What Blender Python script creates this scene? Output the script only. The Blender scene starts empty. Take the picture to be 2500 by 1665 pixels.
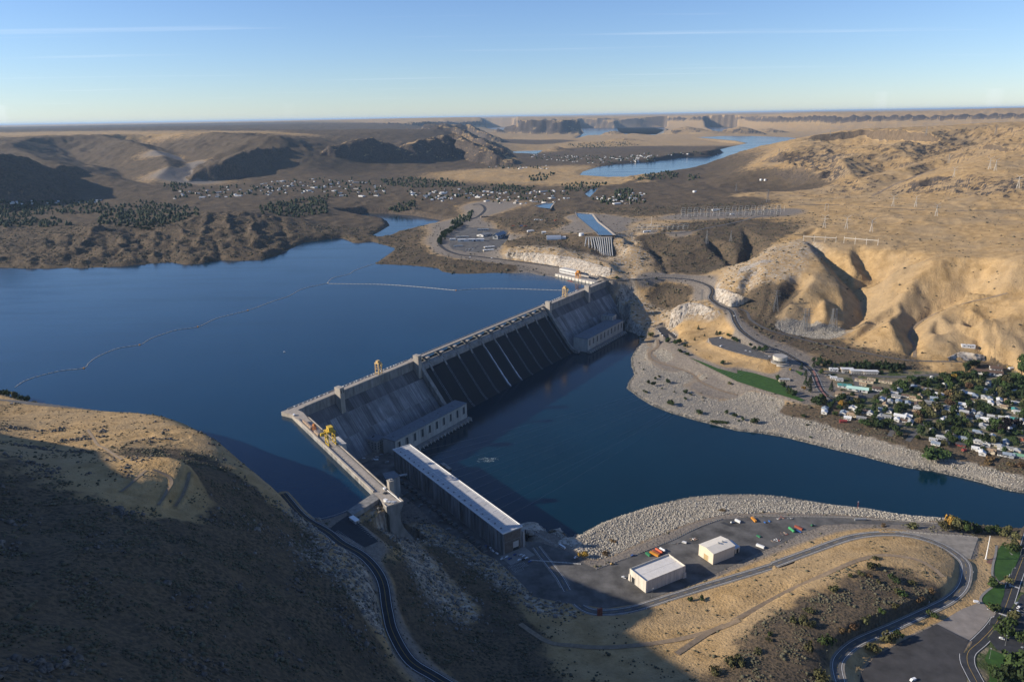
import bpy, bmesh, math, random
import numpy as np
from mathutils import Vector, Matrix

# ------------------------------------------------------------------ camera, sky, sun, exposure
F, PITCH, ROLL, CZ = 1805.0, 0.2949, 0.0169, 576.6      # focal length (px of a 2500 px wide picture), tilt, roll, height
SUN_EL, SUN_AZ = math.radians(22.2), math.radians(182.5)  # azimuth counted from +X towards +Y
SUN = np.array([math.cos(SUN_EL) * math.cos(SUN_AZ), math.cos(SUN_EL) * math.sin(SUN_AZ), math.sin(SUN_EL)])
scene = bpy.context.scene
C = scene.collection
cp, sp = math.cos(PITCH), math.sin(PITCH)
cr, sr = math.cos(ROLL), math.sin(ROLL)
_r, _u, _f = Vector((1, 0, 0)), Vector((0, sp, cp)), Vector((0, cp, -sp))
right, up = _r * cr - _u * sr, _u * cr + _r * sr
cam_d = bpy.data.cameras.new('camera'); cam = bpy.data.objects.new('camera', cam_d); C.objects.link(cam)
M = Matrix((right, up, -_f)).transposed().to_4x4(); M.translation = Vector((0, 0, CZ)); cam.matrix_world = M
cam_d.sensor_width = 36.0; cam_d.lens = F / 2500 * 36; cam_d.clip_start = 5; cam_d.clip_end = 900000
scene.camera = cam

world = bpy.data.worlds.new('World'); scene.world = world; world.use_nodes = True
wn, wl = world.node_tree.nodes, world.node_tree.links
wn.clear()
wo = wn.new('ShaderNodeOutputWorld'); bg = wn.new('ShaderNodeBackground'); sky = wn.new('ShaderNodeTexSky')
sky.sky_type = 'NISHITA'; sky.sun_disc = False; sky.sun_elevation = SUN_EL
sky.sun_rotation = math.radians(90) - SUN_AZ          # the node counts clockwise from +Y
sky.altitude = 500; sky.air_density = 1.0; sky.dust_density = 0.0; sky.ozone_density = 2.0
bg.inputs['Strength'].default_value = 0.086
# faint high streaks of cirrus, thin along one direction
tc = wn.new('ShaderNodeTexCoord'); sep = wn.new('ShaderNodeSeparateXYZ'); wl.new(tc.outputs['Generated'], sep.inputs[0])
def wmath(op, a, b=None):
    n = wn.new('ShaderNodeMath'); n.operation = op
    for i, v in enumerate((a, b)):
        if v is None: continue
        if isinstance(v, (int, float)): n.inputs[i].default_value = v
        else: wl.new(v, n.inputs[i])
    return n.outputs[0]
zc = wmath('MAXIMUM', sep.outputs['Z'], 0.02)
px = wmath('DIVIDE', sep.outputs['X'], zc); py = wmath('DIVIDE', sep.outputs['Y'], zc)
cmb = wn.new('ShaderNodeCombineXYZ'); wl.new(wmath('MULTIPLY', px, 0.10), cmb.inputs[0]); wl.new(wmath('MULTIPLY', py, 0.75), cmb.inputs[1])
cn = wn.new('ShaderNodeTexNoise'); cn.inputs['Scale'].default_value = 1.0; cn.inputs['Detail'].default_value = 5.0; cn.inputs['Roughness'].default_value = 0.55
wl.new(cmb.outputs[0], cn.inputs['Vector'])
cramp = wn.new('ShaderNodeMapRange'); cramp.inputs[1].default_value = 0.60; cramp.inputs[2].default_value = 0.82
cramp.inputs[3].default_value = 0.0; cramp.inputs[4].default_value = 0.30; wl.new(cn.outputs['Fac'], cramp.inputs[0])
tint = wn.new('ShaderNodeMix'); tint.data_type = 'RGBA'; tint.blend_type = 'MULTIPLY'; tint.inputs['Factor'].default_value = 1.0; tint.inputs['B'].default_value = (.80, .945, 1.28, 1); wl.new(sky.outputs[0], tint.inputs['A'])   # cool white balance
cmix = wn.new('ShaderNodeMix'); cmix.data_type = 'RGBA'; cmix.inputs['B'].default_value = (9.5, 10.0, 10.5, 1)
wl.new(cramp.outputs[0], cmix.inputs['Factor']); wl.new(tint.outputs['Result'], cmix.inputs['A'])
wl.new(cmix.outputs['Result'], bg.inputs['Color']); wl.new(bg.outputs[0], wo.inputs[0])

sun_d = bpy.data.lights.new('sun', 'SUN'); sun_d.energy = 5.0; sun_d.angle = math.radians(0.53); sun_d.color = (1.0, 0.90, 0.76)
sun_o = bpy.data.objects.new('sun', sun_d); C.objects.link(sun_o); sun_o.location = (-3000, 0, 2500)
sun_o.rotation_euler = Vector(-SUN).to_track_quat('-Z', 'Y').to_euler()

vs = scene.view_settings
scene.display_settings.display_device = 'sRGB'; vs.view_transform = 'Standard'; vs.look = 'None'; vs.gamma = 1.0
vs.use_curve_mapping = False; vs.exposure = 0.45
scene.render.engine = 'CYCLES'
scene.cycles.max_bounces = 5; scene.cycles.diffuse_bounces = 2; scene.cycles.glossy_bounces = 2
scene.cycles.transparent_max_bounces = 8; scene.cycles.volume_bounces = 0; scene.cycles.use_denoising = True
scene.cycles.caustics_reflective = False; scene.cycles.caustics_refractive = False
random.seed(7); rng = np.random.default_rng(7)
# ------------------------------------------------------------------ helpers: surveying
def at(x, y, z):
    """World point at height z seen at (x, y) of the survey picture."""
    X, Y = x - 1250.0, y - 832.5
    a, b = X * cr - Y * sr, X * sr + Y * cr
    dz = -F * sp - b * cp
    t = (z - CZ) / dz
    return np.array([a * t, (F * cp - b * sp) * t, z])
ZT = {'s': (0, 0, 1), '1': (600, 800, 3.364), '2': (1100, 600, 3.364), '3': (700, 1050, 3.364), '4': (1300, 1180, 3.364), '5': (1800, 1200, 3.364),
      '6': (1800, 750, 3.364), '7': (1500, 250, 2.354), '8': (800, 250, 2.941), '9': (0, 250, 2.941), 'A': (0, 900, 3.364), 'B': (0, 1250, 2.355),
      'C': (1480, 1280, 5.607), 'D': (2250, 1250, 3.78), 'E': (1860, 860, 6.534), 'G': (2180, 860, 5.406), 'H': (1060, 500, 5.12),
      'I': (900, 1050, 7.84), 'J': (680, 950, 7.36), 'K': (840, 1150, 9.8), 'L': (1200, 1250, 8.254), 'P': (1480, 480, 4.906), 'Q': (1880, 460, 3.798)}
def px_(tag, x, y):
    o = ZT[tag]; return (o[0] + x / o[2], o[1] + y / o[2])
def nums(s): return [[float(v) for v in p.split()] for p in s.split(',')]
def wpts(tag, s, z):
    """list of world points at height z (or at each point's own third number)"""
    return np.array([at(*px_(tag, p[0], p[1]), p[2] if len(p) > 2 else z) for p in nums(s)])

# ------------------------------------------------------------------ helpers: noise
def _hash(ix, iy, seed):
    h = (ix.astype(np.int64) * 374761393 + iy.astype(np.int64) * 668265263 + seed * 974634777) & 0xffffffff
    h = ((h ^ (h >> 13)) * 1274126177) & 0xffffffff
    return ((h ^ (h >> 16)) & 0xffff).astype(np.float32) / 65535.0
def gnoise(x, y, seed=0):
    x0, y0 = np.floor(x), np.floor(y); fx, fy = (x - x0).astype(np.float32), (y - y0).astype(np.float32)
    ix, iy = x0.astype(np.int64), y0.astype(np.int64)
    def g(dx, dy):
        a = _hash(ix + dx, iy + dy, seed) * 6.2831853
        return np.cos(a) * (fx - dx) + np.sin(a) * (fy - dy)
    u, v = fx * fx * fx * (fx * (fx * 6 - 15) + 10), fy * fy * fy * (fy * (fy * 6 - 15) + 10)
    a, b = g(0, 0), g(1, 0); c, d = g(0, 1), g(1, 1)
    return ((a + u * (b - a)) + v * ((c + u * (d - c)) - (a + u * (b - a)))) * 1.5
def fbm(x, y, octs, seed, gain=0.5, ridged=False):
    s = np.zeros(x.shape, np.float32); a = 1.0; t = 0
    for o in range(octs):
        n = gnoise(x + 17.3 * o, y - 9.1 * o, seed + o)
        s += a * ((1 - np.abs(n) * 2) if ridged else n); t += a; a *= gain; x = x * 2.03; y = y * 2.03
    return s / t
def sstep(a, b, x):
    t = np.clip((x - a) / (b - a), 0, 1); return t * t * (3 - 2 * t)
def seg_dist(px, py, poly, closed=True):
    d = np.full(px.shape, 1e12); n = len(poly)
    for i in range(n if closed else n - 1):
        ax, ay = poly[i][0], poly[i][1]; bx, by = poly[(i + 1) % n][0], poly[(i + 1) % n][1]
        ex, ey = bx - ax, by - ay; L = ex * ex + ey * ey + 1e-9
        t = np.clip(((px - ax) * ex + (py - ay) * ey) / L, 0, 1)
        d = np.minimum(d, (px - ax - t * ex) ** 2 + (py - ay - t * ey) ** 2)
    return np.sqrt(d)
def inside(px, py, poly):
    r = np.zeros(px.shape, bool); n = len(poly)
    for i in range(n):
        ax, ay = poly[i][0], poly[i][1]; bx, by = poly[(i + 1) % n][0], poly[(i + 1) % n][1]
        if ay == by: continue
        c = ((ay > py) != (by > py)) & (px < (bx - ax) * (py - ay) / (by - ay) + ax); r ^= c
    return r

# ------------------------------------------------------------------ helpers: objects
def tag(o, label=None, cat=None, group=None, kind=None):
    for k, v in (('label', label), ('category', cat), ('group', group), ('kind', kind)):
        if v: o[k] = v
    return o
def empty(name, loc=(0, 0, 0), rz=0.0, parent=None):
    o = bpy.data.objects.new(name, None); C.objects.link(o); o.location = loc; o.rotation_euler = (0, 0, rz); o.parent = parent
    o.empty_display_size = 1
    return o
def mesh_obj(name, verts, faces, mat=None, parent=None, smooth=False):
    me = bpy.data.meshes.new(name); me.from_pydata([tuple(v) for v in verts], [], faces); me.update()
    if mat:
        for m in (mat if isinstance(mat, (list, tuple)) else [mat]): me.materials.append(m)
    if smooth: me.polygons.foreach_set('use_smooth', [True] * len(me.polygons))
    o = bpy.data.objects.new(name, me); C.objects.link(o); o.parent = parent
    return o
def np_mesh(name, V, Fq, mat=None, parent=None, smooth=False):
    """fast mesh from arrays; Fq (n,3) or (n,4)"""
    me = bpy.data.meshes.new(name); V = np.asarray(V, np.float32); Fq = np.asarray(Fq, np.int32); k = Fq.shape[1]
    me.vertices.add(len(V)); me.vertices.foreach_set('co', V.ravel())
    me.loops.add(Fq.size); me.loops.foreach_set('vertex_index', Fq.ravel())
    me.polygons.add(len(Fq)); me.polygons.foreach_set('loop_start', np.arange(0, Fq.size, k, dtype=np.int32))
    me.polygons.foreach_set('loop_total', np.full(len(Fq), k, np.int32))
    if smooth: me.polygons.foreach_set('use_smooth', np.ones(len(Fq), bool))
    me.update(calc_edges=True)
    if mat: me.materials.append(mat)
    o = bpy.data.objects.new(name, me); C.objects.link(o); o.parent = parent
    return o
class MB:
    """collects simple shapes into one mesh"""
    def __init__(s): s.v, s.f = [], []
    def box(s, x0, x1, y0, y1, z0, z1, taper=0.0):
        n = len(s.v); t = taper
        s.v += [(x0, y0, z0), (x1, y0, z0), (x1, y1, z0), (x0, y1, z0), (x0 + t, y0 + t, z1), (x1 - t, y0 + t, z1), (x1 - t, y1 - t, z1), (x0 + t, y1 - t, z1)]
        s.f += [tuple(n + i for i in q) for q in ((3, 2, 1, 0), (4, 5, 6, 7), (0, 1, 5, 4), (1, 2, 6, 5), (2, 3, 7, 6), (3, 0, 4, 7))]
        return s
    def bar(s, a, b, w, h=None):
        """square bar from a to b"""
        a, b = Vector(a), Vector(b); d = (b - a).normalized(); h = h or w
        q = Vector((0, 0, 1)) if abs(d.z) < 0.95 else Vector((1, 0, 0))
        u = d.cross(q).normalized() * (w / 2); v = u.cross(d).normalized() * (h / 2); n = len(s.v)
        for p in (a, b): s.v += [tuple(p - u - v), tuple(p + u - v), tuple(p + u + v), tuple(p - u + v)]
        s.f += [tuple(n + i for i in q) for q in ((0, 1, 2, 3), (7, 6, 5, 4), (0, 4, 5, 1), (1, 5, 6, 2), (2, 6, 7, 3), (3, 7, 4, 0))]
        return s
    def tube(s, pts, r, k=6, cap=True):
        pts = [Vector(p) for p in pts]; n = len(s.v); rr = r if isinstance(r, (list, tuple)) else [r] * len(pts)
        for i, p in enumerate(pts):
            d = (pts[min(i + 1, len(pts) - 1)] - pts[max(i - 1, 0)]).normalized()
            q = Vector((0, 0, 1)) if abs(d.z) < 0.95 else Vector((1, 0, 0))
            u = d.cross(q).normalized(); v = u.cross(d).normalized()
            for j in range(k):
                a = 6.2831853 * j / k; s.v.append(tuple(p + (u * math.cos(a) + v * math.sin(a)) * rr[i]))
        for i in range(len(pts) - 1):
            for j in range(k): s.f.append((n + i * k + j, n + i * k + (j + 1) % k, n + (i + 1) * k + (j + 1) % k, n + (i + 1) * k + j))
        if cap:
            s.f.append(tuple(n + j for j in reversed(range(k)))); m = n + (len(pts) - 1) * k; s.f.append(tuple(m + j for j in range(k)))
        return s
    def prism(s, poly, z0, z1):
        """vertical prism over a ccw polygon"""
        n, k = len(s.v), len(poly)
        s.v += [(p[0], p[1], z0) for p in poly] + [(p[0], p[1], z1) for p in poly]
        s.f += [tuple(n + i for i in reversed(range(k))), tuple(n + k + i for i in range(k))]
        for i in range(k): j = (i + 1) % k; s.f.append((n + i, n + j, n + k + j, n + k + i))
        return s
    def extrude(s, prof, a, b, axis):
        """profile points (u, z) swept from a to b along axis 'x' or 'y'"""
        n, k = len(s.v), len(prof)
        for c in (a, b): s.v += [((c, p[0], p[1]) if axis == 'x' else (p[0], c, p[1])) for p in prof]
        s.f += [tuple(n + i for i in range(k)), tuple(n + k + i for i in reversed(range(k)))]
        for i in range(k): j = (i + 1) % k; s.f.append((n + j, n + i, n + k + i, n + k + j))
        return s
    def poly(s, pts):
        n = len(s.v); s.v += [tuple(p) for p in pts]; s.f.append(tuple(range(n, n + len(pts)))); return s
    def build(s, name, mat, parent=None, smooth=False, recalc=True):
        o = mesh_obj(name, s.v, s.f, mat, parent, smooth)
        if recalc:
            bm = bmesh.new(); bm.from_mesh(o.data); bmesh.ops.recalc_face_normals(bm, faces=bm.faces); bm.to_mesh(o.data); bm.free()
        return o
def copy_tree(o, parent=None):
    c = o.copy(); C.objects.link(c); c.parent = parent
    for ch in o.children: copy_tree(ch, c)
    return c

# ------------------------------------------------------------------ helpers: materials
MATS = {}
def nodes(m): return m.node_tree.nodes, m.node_tree.links
def mat(name, col, rough=0.8, var=0.12, scale=0.5, bump=0.0, metal=0.0, col2=None, obj_var=0.0, coord='Object', detail=6, spec=0.3, stretch=None):
    """procedural material: base colour broken up by noise, optional bump, optional variation per object"""
    if name in MATS: return MATS[name]
    m = bpy.data.materials.new(name); m.use_nodes = True; N, L = nodes(m); b = N['Principled BSDF']
    b.inputs['Roughness'].default_value = rough; b.inputs['Metallic'].default_value = metal; b.inputs['Specular IOR Level'].default_value = spec
    t = N.new('ShaderNodeTexCoord'); n = N.new('ShaderNodeTexNoise'); n.inputs['Scale'].default_value = scale; n.inputs['Detail'].default_value = detail
    n.inputs['Roughness'].default_value = 0.6
    src = t.outputs[coord]
    if stretch:
        mp = N.new('ShaderNodeMapping'); mp.inputs['Scale'].default_value = stretch; L.new(src, mp.inputs[0]); src = mp.outputs[0]
    L.new(src, n.inputs['Vector'])
    r = N.new('ShaderNodeMapRange'); r.inputs[1].default_value = 0.3; r.inputs[2].default_value = 0.7; L.new(n.outputs['Fac'], r.inputs[0])
    mx = N.new('ShaderNodeMix'); mx.data_type = 'RGBA'
    c2 = col2 or tuple(c * (1 - 2 * var) for c in col)
    mx.inputs['A'].default_value = (*c2, 1); mx.inputs['B'].default_value = (*(min(1, c * (1 + var)) for c in col), 1)
    L.new(r.outputs[0], mx.inputs['Factor']); out = mx.outputs['Result']
    if obj_var:
        oi = N.new('ShaderNodeObjectInfo'); hs = N.new('ShaderNodeHueSaturation')
        for k, lo, hi in (('Value', 1 - obj_var, 1 + obj_var), ('Hue', 0.5 - obj_var * 0.05, 0.5 + obj_var * 0.05)):
            mr = N.new('ShaderNodeMapRange'); mr.inputs[3].default_value = lo; mr.inputs[4].default_value = hi; L.new(oi.outputs['Random'], mr.inputs[0]); L.new(mr.outputs[0], hs.inputs[k])
        L.new(out, hs.inputs['Color']); out = hs.outputs[0]
    L.new(out, b.inputs['Base Color'])
    if bump:
        bp = N.new('ShaderNodeBump'); bp.inputs['Strength'].default_value = bump; bp.inputs['Distance'].default_value = 1.0
        L.new(n.outputs['Fac'], bp.inputs['Height']); L.new(bp.outputs[0], b.inputs['Normal'])
    MATS[name] = m
    return m
# ------------------------------------------------------------------ survey of the land: lines of known height
# each line: picture tag, points "x y height", roughness in metres, surface (g grass, s sage scrub that also deepens near shade, r granite, b basalt, c cobbles, t town, d bare gravel)
LAND = [
 # dark hill in the foreground: sage over its shaded parts paints the shade darker
 ('s', '345 1010 144,395 1018 151,431 1037 158,475 1049 164,505 1063 168,523 1078 169,535 1093 169,559 1129 170,592 1147 168,624 1170 160,654 1188 150,684 1206 139,700 1217 131,735 1250 117', .5, 'g'),
 ('s', '0 1012 132,100 1030 146,200 1030 150,300 1035 158,380 1045 164', 1.2, 'g'),
 ('s', '0 1080 180,100 1090 186,200 1095 192,300 1085 188,420 1075 178,480 1085 175', 2.6, 'g'),
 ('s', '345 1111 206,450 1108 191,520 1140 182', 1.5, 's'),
 ('s', '290 1128 227,340 1121 231,413 1117 234,450 1130 232,465 1148 225', .4, 'g'),
 ('s', '300 1200 233,380 1230 222,430 1240 210,350 1180 232', .6, 'g'),
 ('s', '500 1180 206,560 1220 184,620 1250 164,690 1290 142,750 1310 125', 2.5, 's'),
 ('s', '739 1252 113,798 1302 117,825 1326 118,849 1350 118,878 1388 117,896 1424 116,908 1454 114,917 1484 112,925 1520 109', .8, 'r'),
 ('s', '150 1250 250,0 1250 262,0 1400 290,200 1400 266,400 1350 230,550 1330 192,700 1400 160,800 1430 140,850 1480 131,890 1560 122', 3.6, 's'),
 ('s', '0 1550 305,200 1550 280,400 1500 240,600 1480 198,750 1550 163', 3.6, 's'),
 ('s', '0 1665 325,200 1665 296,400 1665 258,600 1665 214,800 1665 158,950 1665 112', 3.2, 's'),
 # road over the hill foot and the slope below it, shade deepened with sage
 ('s', '740 1262 109,798 1297 108,834 1326 107,878 1350 106,908 1377 104,929 1407 102,938 1436 99,942 1466 96,947 1496 93,960 1545 89,1000 1611 84,1060 1650 80,1126 1690 76', 0, 'd'),
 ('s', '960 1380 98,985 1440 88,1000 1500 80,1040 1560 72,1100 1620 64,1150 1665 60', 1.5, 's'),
 ('3', '360 800 107,530 700 107,740 910 106,640 950 106', 0, 'd'),
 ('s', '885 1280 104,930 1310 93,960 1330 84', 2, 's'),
 ('s', '950 1300 66,1000 1345 70,1040 1380 58,1090 1440 45,1130 1500 41', 3.5, 'r'),
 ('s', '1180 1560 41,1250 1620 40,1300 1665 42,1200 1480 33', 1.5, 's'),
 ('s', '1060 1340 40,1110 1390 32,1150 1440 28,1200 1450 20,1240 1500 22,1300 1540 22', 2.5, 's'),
 ('s', '1030 1285 30,1101 1303 14,1140 1317 14,1176 1347 14,1211 1365 14,1244 1395 14,1274 1430 14,1300 1453 14,1330 1471 14,1389 1489 14', 0, 'r'),
 ('3', '650 260 14,800 300 14,1000 420 14,1150 620 14,1300 760 14,1500 900 14,1800 1040 14', 0, 'd'),
 # yard by the river
 ('4', '0 500 14,300 560 14,520 690 14,700 640 14,1300 370 14,1560 300 14,2000 285 14,2355 290 14', 0, 'd'),
 ('4', '300 860 14,600 880 14,900 960 14,1500 740 14,1950 520 14,2355 380 15', 0, 'd'),
 ('4', '450 590 12,600 520 9,900 400 9,1200 300 9,1500 200 9,1900 180 9,2300 200 8', .5, 'c'),
 ('5', '850 215 14,1300 245 15,1680 268 16', 0, 'd'), ('5', '600 130 7,1100 180 8,1500 235 10', .4, 'c'),
 # loop road and the knoll it runs round
 ('4', '230 780 14,300 900 14,400 1010 14,520 1055 14.5,700 1050 15,860 1020 15.5,1000 975 16,1300 880 17.5,1700 760 19,2100 640 21', 0, 'g'),
 ('5', '300 600 23,600 490 25,900 385 28,1100 350 30,1300 345 32,1500 375 34,1700 450 35,1850 560 36,1880 650 37,1850 780 38,1750 880 39,1600 960 40,1300 1100 42,1000 1230 44,860 1340 46,820 1430 48,850 1568 50', 0, 'g'),
 ('5', '0 880 32,400 690 34,800 500 35,1200 420 37,1500 450 41,1700 580 44,1770 700 45', .3, 'g'),
 ('5', '0 1040 44,400 830 45,800 640 46,1000 560 47,1200 520 47,1450 550 49,1600 620 49,1700 700 48', .2, 'g'),
 ('5', '1200 700 51,1000 800 54,600 1000 57,800 900 55,1300 850 51,1500 800 49', .5, 's'),
 ('5', '1650 850 47,1400 980 50,1100 1090 53,900 1170 55', .5, 's'),
 ('5', '300 1200 59,100 1400 63,500 1400 61,650 1200 59,640 1400 57,640 1540 58,300 1560 67,0 1560 65', .5, 's'),
 ('4', '1000 1100 23,1400 950 21,700 1130 25,400 1130 26,200 1200 32,0 1100 26,600 1300 35,1200 1250 35,1700 1080 35,2100 900 35', .3, 'g'),
 ('4', '1000 1500 51,1500 1400 53,300 1450 40,700 1440 44', .5, 'g'),
 ('5', '1500 335 33.5,1900 380 33,1920 540 34,1700 400 33.5', 0, 'd'),
 ('5', '1960 600 33,1980 750 35,1800 950 38,1500 1100 40,1300 1200 42', .3, 'g'),
 ('5', '1100 1500 41,1400 1200 41,1700 1080 40,1900 1230 40,1700 1560 41,2000 1000 38', 0, 'd'),
 ('5', '2355 560 32,2250 750 34,2200 950 36,2100 1100 38,1980 1220 40,1880 1330 41,1950 1564 43,2200 1400 40,2355 1200 38', 0, 't'),
 ('5', '2050 500 33,2150 550 33,2100 850 35,2355 420 29,2100 400 31', 0, 'g'), ('5', '1750 260 14,2000 330 16,2250 360 18', .3, 's'),
 # far bank below the dam
 ('2', '1560 850 4,1620 1000 5,1700 1200 4,1900 1300 4,2100 1400 4,2355 1450 4', .3, 'c'),
 ('2', '1700 830 10,1640 870 10,1640 920 10,1700 955 10,1850 1000 10,1980 1050 10,2060 1120 10,2355 1225 10', 0, 'd'),
 ('2', '1660 845 11,1800 975 11,2050 1085 12', .2, 'c'),
 ('6', '0 960 5,200 960 6,500 980 8,800 1080 7,1100 1150 7,1500 1270 7,1900 1380 6,2300 1480 6', .4, 'c'),
 ('6', '400 830 15,700 900 17,1000 1000 17,1300 1090 17,1600 1150 16,2000 1230 16,2355 1330 16', .2, 's'),
 ('6', '900 780 20,1300 800 22,1700 800 23,2100 850 23,2355 900 23,1500 1000 19,2000 1050 20,2355 1150 19', 0, 't'),
 ('6', '1000 600 27,1400 600 27,1800 600 28,2200 620 30,2355 600 32', 0, 't'),
 ('6', '800 530 30,1200 560 30,1600 550 32,1850 540 33', 0, 't'),
 ('6', '1000 500 34,1300 480 37,1700 490 38,1850 465 42,2100 450 44,2355 440 46', .5, 's'),
 ('6', '0 605 25,220 675 25,420 735 25,560 765 24,330 600 26,130 545 26,0 520 26', 0, 'd'), ('6', '0 715 12,150 755 12,330 800 13', .2, 'c'),
 ('2', '1800 830 25,2000 940 25,2200 1020 25', 0, 'd'), ('2', '1700 670 20,1850 740 20,1760 800 20', 0, 'd'),
 ('2', '2000 750 40,1900 680 38,2100 870 33,2300 960 33', .5, 'g'), ('6', '100 440 38,300 500 36', .3, 'g'),
 ('2', '2130 770 47,2200 800 47,2355 850 47', 0, 'd'), ('6', '0 340 47,150 380 47,350 430 47,430 470 44', 0, 'd'),
 # highway from the dam to the town
 ('7', '0 1020 110,140 1015 109,260 1008 107,400 1015 104,480 1030 102,550 1060 98,565 1090 96,555 1125 93,600 1165 88,670 1200 82,695 1260 74,730 1310 67,800 1365 58,880 1402 52,960 1432 47,1040 1475 42,1130 1525 38', 0, 'd'),
 ('6', '640 560 32,700 680 28,800 760 24', 0, 'd'),
 ('7', '60 1150 60,200 1280 18,260 1250 26,130 1350 8,250 1300 16', 2, 'r'),
 ('7', '330 1270 40,400 1185 78,500 1150 86,560 1215 76,590 1200 82', 2, 'r'),
 ('7', '450 1290 44,600 1300 50,650 1350 47,550 1330 42', .6, 'g'),
 ('7', '300 1060 86,400 1080 84,250 1120 64,350 1150 60', 2, 's'),
 # gullied hills on the right
 ('7', '760 1200 79,780 1250 71,870 1300 63,1000 1340 56,1200 1390 51,1400 1430 48,1700 1480 46', .4, 's'),
 ('7', '600 1040 114,660 1000 130,760 930 150,880 860 171,1010 815 186,1080 810 189', 2, 'r'),
 ('7', '650 1080 112,800 1000 143,900 960 156,1000 980 150', 3, 'r'), ('7', '700 1150 92,850 1100 114,1000 1080 127,950 1150 106,850 1220 81,900 1280 66', 1.5, 's'),
 ('7', '1220 930 166,1150 1000 150,1160 1090 132,1100 1150 108,1000 1230 82', .7, 'g'),
 ('7', '1290 862 178,1330 960 150,1400 1055 118', .5, 'g'),
 ('7', '1450 920 168,1500 870 182,1600 895 181,1640 950 170', .5, 'g'), ('7', '1550 1030 126,1480 1060 114', .5, 'g'),
 ('7', '1150 1125 119,1220 1130 118,1190 1180 104,1080 1240 76,1200 1250 78,1300 1270 68', .6, 'g'), ('7', '960 1290 62,1080 1290 60,1240 1310 57', .6, 'c'),
 ('7', '1450 1110 119,1500 1170 104,1540 1230 88', .5, 'g'),
 ('7', '1470 1090 126,1600 1000 165,1750 920 192,1900 900 203,2100 960 198,2300 1040 174', .5, 'g'),
 ('7', '1700 1060 146,1850 1050 154,1650 1180 110,1800 1150 120,1900 1100 144,2000 1100 146,2100 1070 160', .7, 'g'),
 ('7', '1620 1240 108,1550 1300 86,1400 1390 54,1600 1400 64', .5, 'g'),
 ('7', '1900 1320 80,2000 1375 66,2080 1385 66,2100 1300 94,2200 1350 70,2300 1300 86', .6, 'g'), ('7', '1820 1410 62,1950 1440 54', .6, 'c'),
 ('7', '1800 1480 46,2000 1480 42,2200 1480 38,2354 1500 36', .5, 's'), ('7', '1980 1450 46,2100 1440 48', 2.5, 'r'),
 ('7', '1350 830 190,1600 830 197,1900 870 198,2100 880 208,2354 900 222', 2, 'g'), ('7', '1200 780 192,1500 800 195,1800 790 200,2000 760 211,2200 760 219,2354 780 224', 1.5, 'g'),
 ('7', '1100 780 189,1150 740 194,1300 720 199,1500 700 207,1700 650 221,1900 700 220,2100 700 227,2300 680 234', 1.5, 'g'),
 ('7', '1000 592 199,1300 592 211,1500 606 217,1800 620 227,2354 620 239', .6, 'g'),
 ('7', '1500 545 221,1700 565 233,2000 592 239,2354 602 244', 1, 'g'), ('7', '1620 520 230,1800 480 260,2000 490 272,2200 500 278,2354 500 280', 5, 'b'),
 ('7', '1750 440 288,1850 402 312,2000 392 320,2200 392 328,2354 380 334', 2, 'g'), ('7', '1600 482 238,1700 440 260,1850 385 298', 1, 'g'),
 ('7', '1950 330 343,2100 330 350,2354 320 358,1900 300 348,1600 360 308,1400 400 283,1450 380 298,1300 330 318', 4, 'g'),
 ('7', '1250 520 214,1330 515 217,1400 480 240,1480 450 258', 4, 'b'), ('7', '660 540 200,800 520 205,900 540 203', 2, 'b'),
 ('7', '850 345 285,950 335 300,1100 355 300,1200 370 295', 3, 'g'), ('7', '860 385 238,1000 400 240,1150 425 238,1250 440 240', 6, 'b'),
 ('7', '930 305 328,1000 268 348,1100 222 375,1200 188 395,1400 168 410,1700 152 424,2000 142 434,2354 122 450', 5, 'g'),
 ('7', '1350 235 372,1500 250 365,1700 230 385,2000 235 395,2354 230 405', 6, 'g'),
 ('7', '850 440 216,1000 450 214,1200 480 214', 1.5, 's'),
 ('7', '600 430 183,400 470 181,200 470 178,0 480 177,650 385 185,500 520 189,800 575 197,300 600 184,700 610 191,0 620 178,200 640 178', 1.5, 's'),
 ('7', '400 655 189,600 655 191,800 640 192,1000 622 196', 0, 'd'), ('7', '60 735 170,230 745 174,400 745 176', 0, 'd'),
 ('7', '130 775 165,700 690 185,530 800 165,700 800 167,900 760 180', 2, 's'), ('7', '200 850 138,400 870 138,600 920 122,300 950 115,500 980 110', 2.5, 's'),
 ('7', '690 770 170,740 850 150', 1.5, 's'),
 ('7', '60 985 111,40 935 122,100 885 138,60 790 163', 3, 'r'),
 # promontory with the workshops, cliff, penstocks
 ('8', '1100 730 150,1130 770 146,1080 820 140,1000 850 136,900 890 133,820 960 127,800 1010 123,850 1060 119,950 1095 116,1100 1110 114,1300 1135 112.5,1500 1160 111.5,1700 1190 111,1900 1230 110,2000 1268 110', 0, 'd'),
 ('8', '900 1040 120,1050 1070 119,1000 950 126,1150 950 127,1250 1000 125,1200 1050 121,1100 900 132', 0, 'd'),
 ('8', '1300 1075 137,1500 1080 139,1660 1098 139,1750 1110 137,1900 1150 133,2030 1190 129', 2.5, 'r'), ('8', '1330 1125 114,1500 1150 113,1700 1185 112,1880 1228 111,2010 1250 111', 0, 'r'),
 ('8', '1300 1000 139,1500 1010 142,1700 1000 146,1790 1040 144', 1.2, 's'), ('8', '1850 1000 152,1920 1060 138,1980 1095 126,2050 1098 126', 0, 's'), ('8', '1845 965 165,2040 965 165', 0, 's'),
 ('8', '1300 900 145,1500 880 149,1700 870 157,1400 800 159,1600 800 165,1200 830 141,1750 770 172,1500 765 168', 1.5, 's'), ('8', '1880 920 169,1760 820 170,2080 930 171,1960 830 172', .3, 'd'),
 ('8', '2100 960 166,2250 900 171,2150 1050 138,2200 1000 150,2100 1120 121', 2.5, 'r'),
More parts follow.
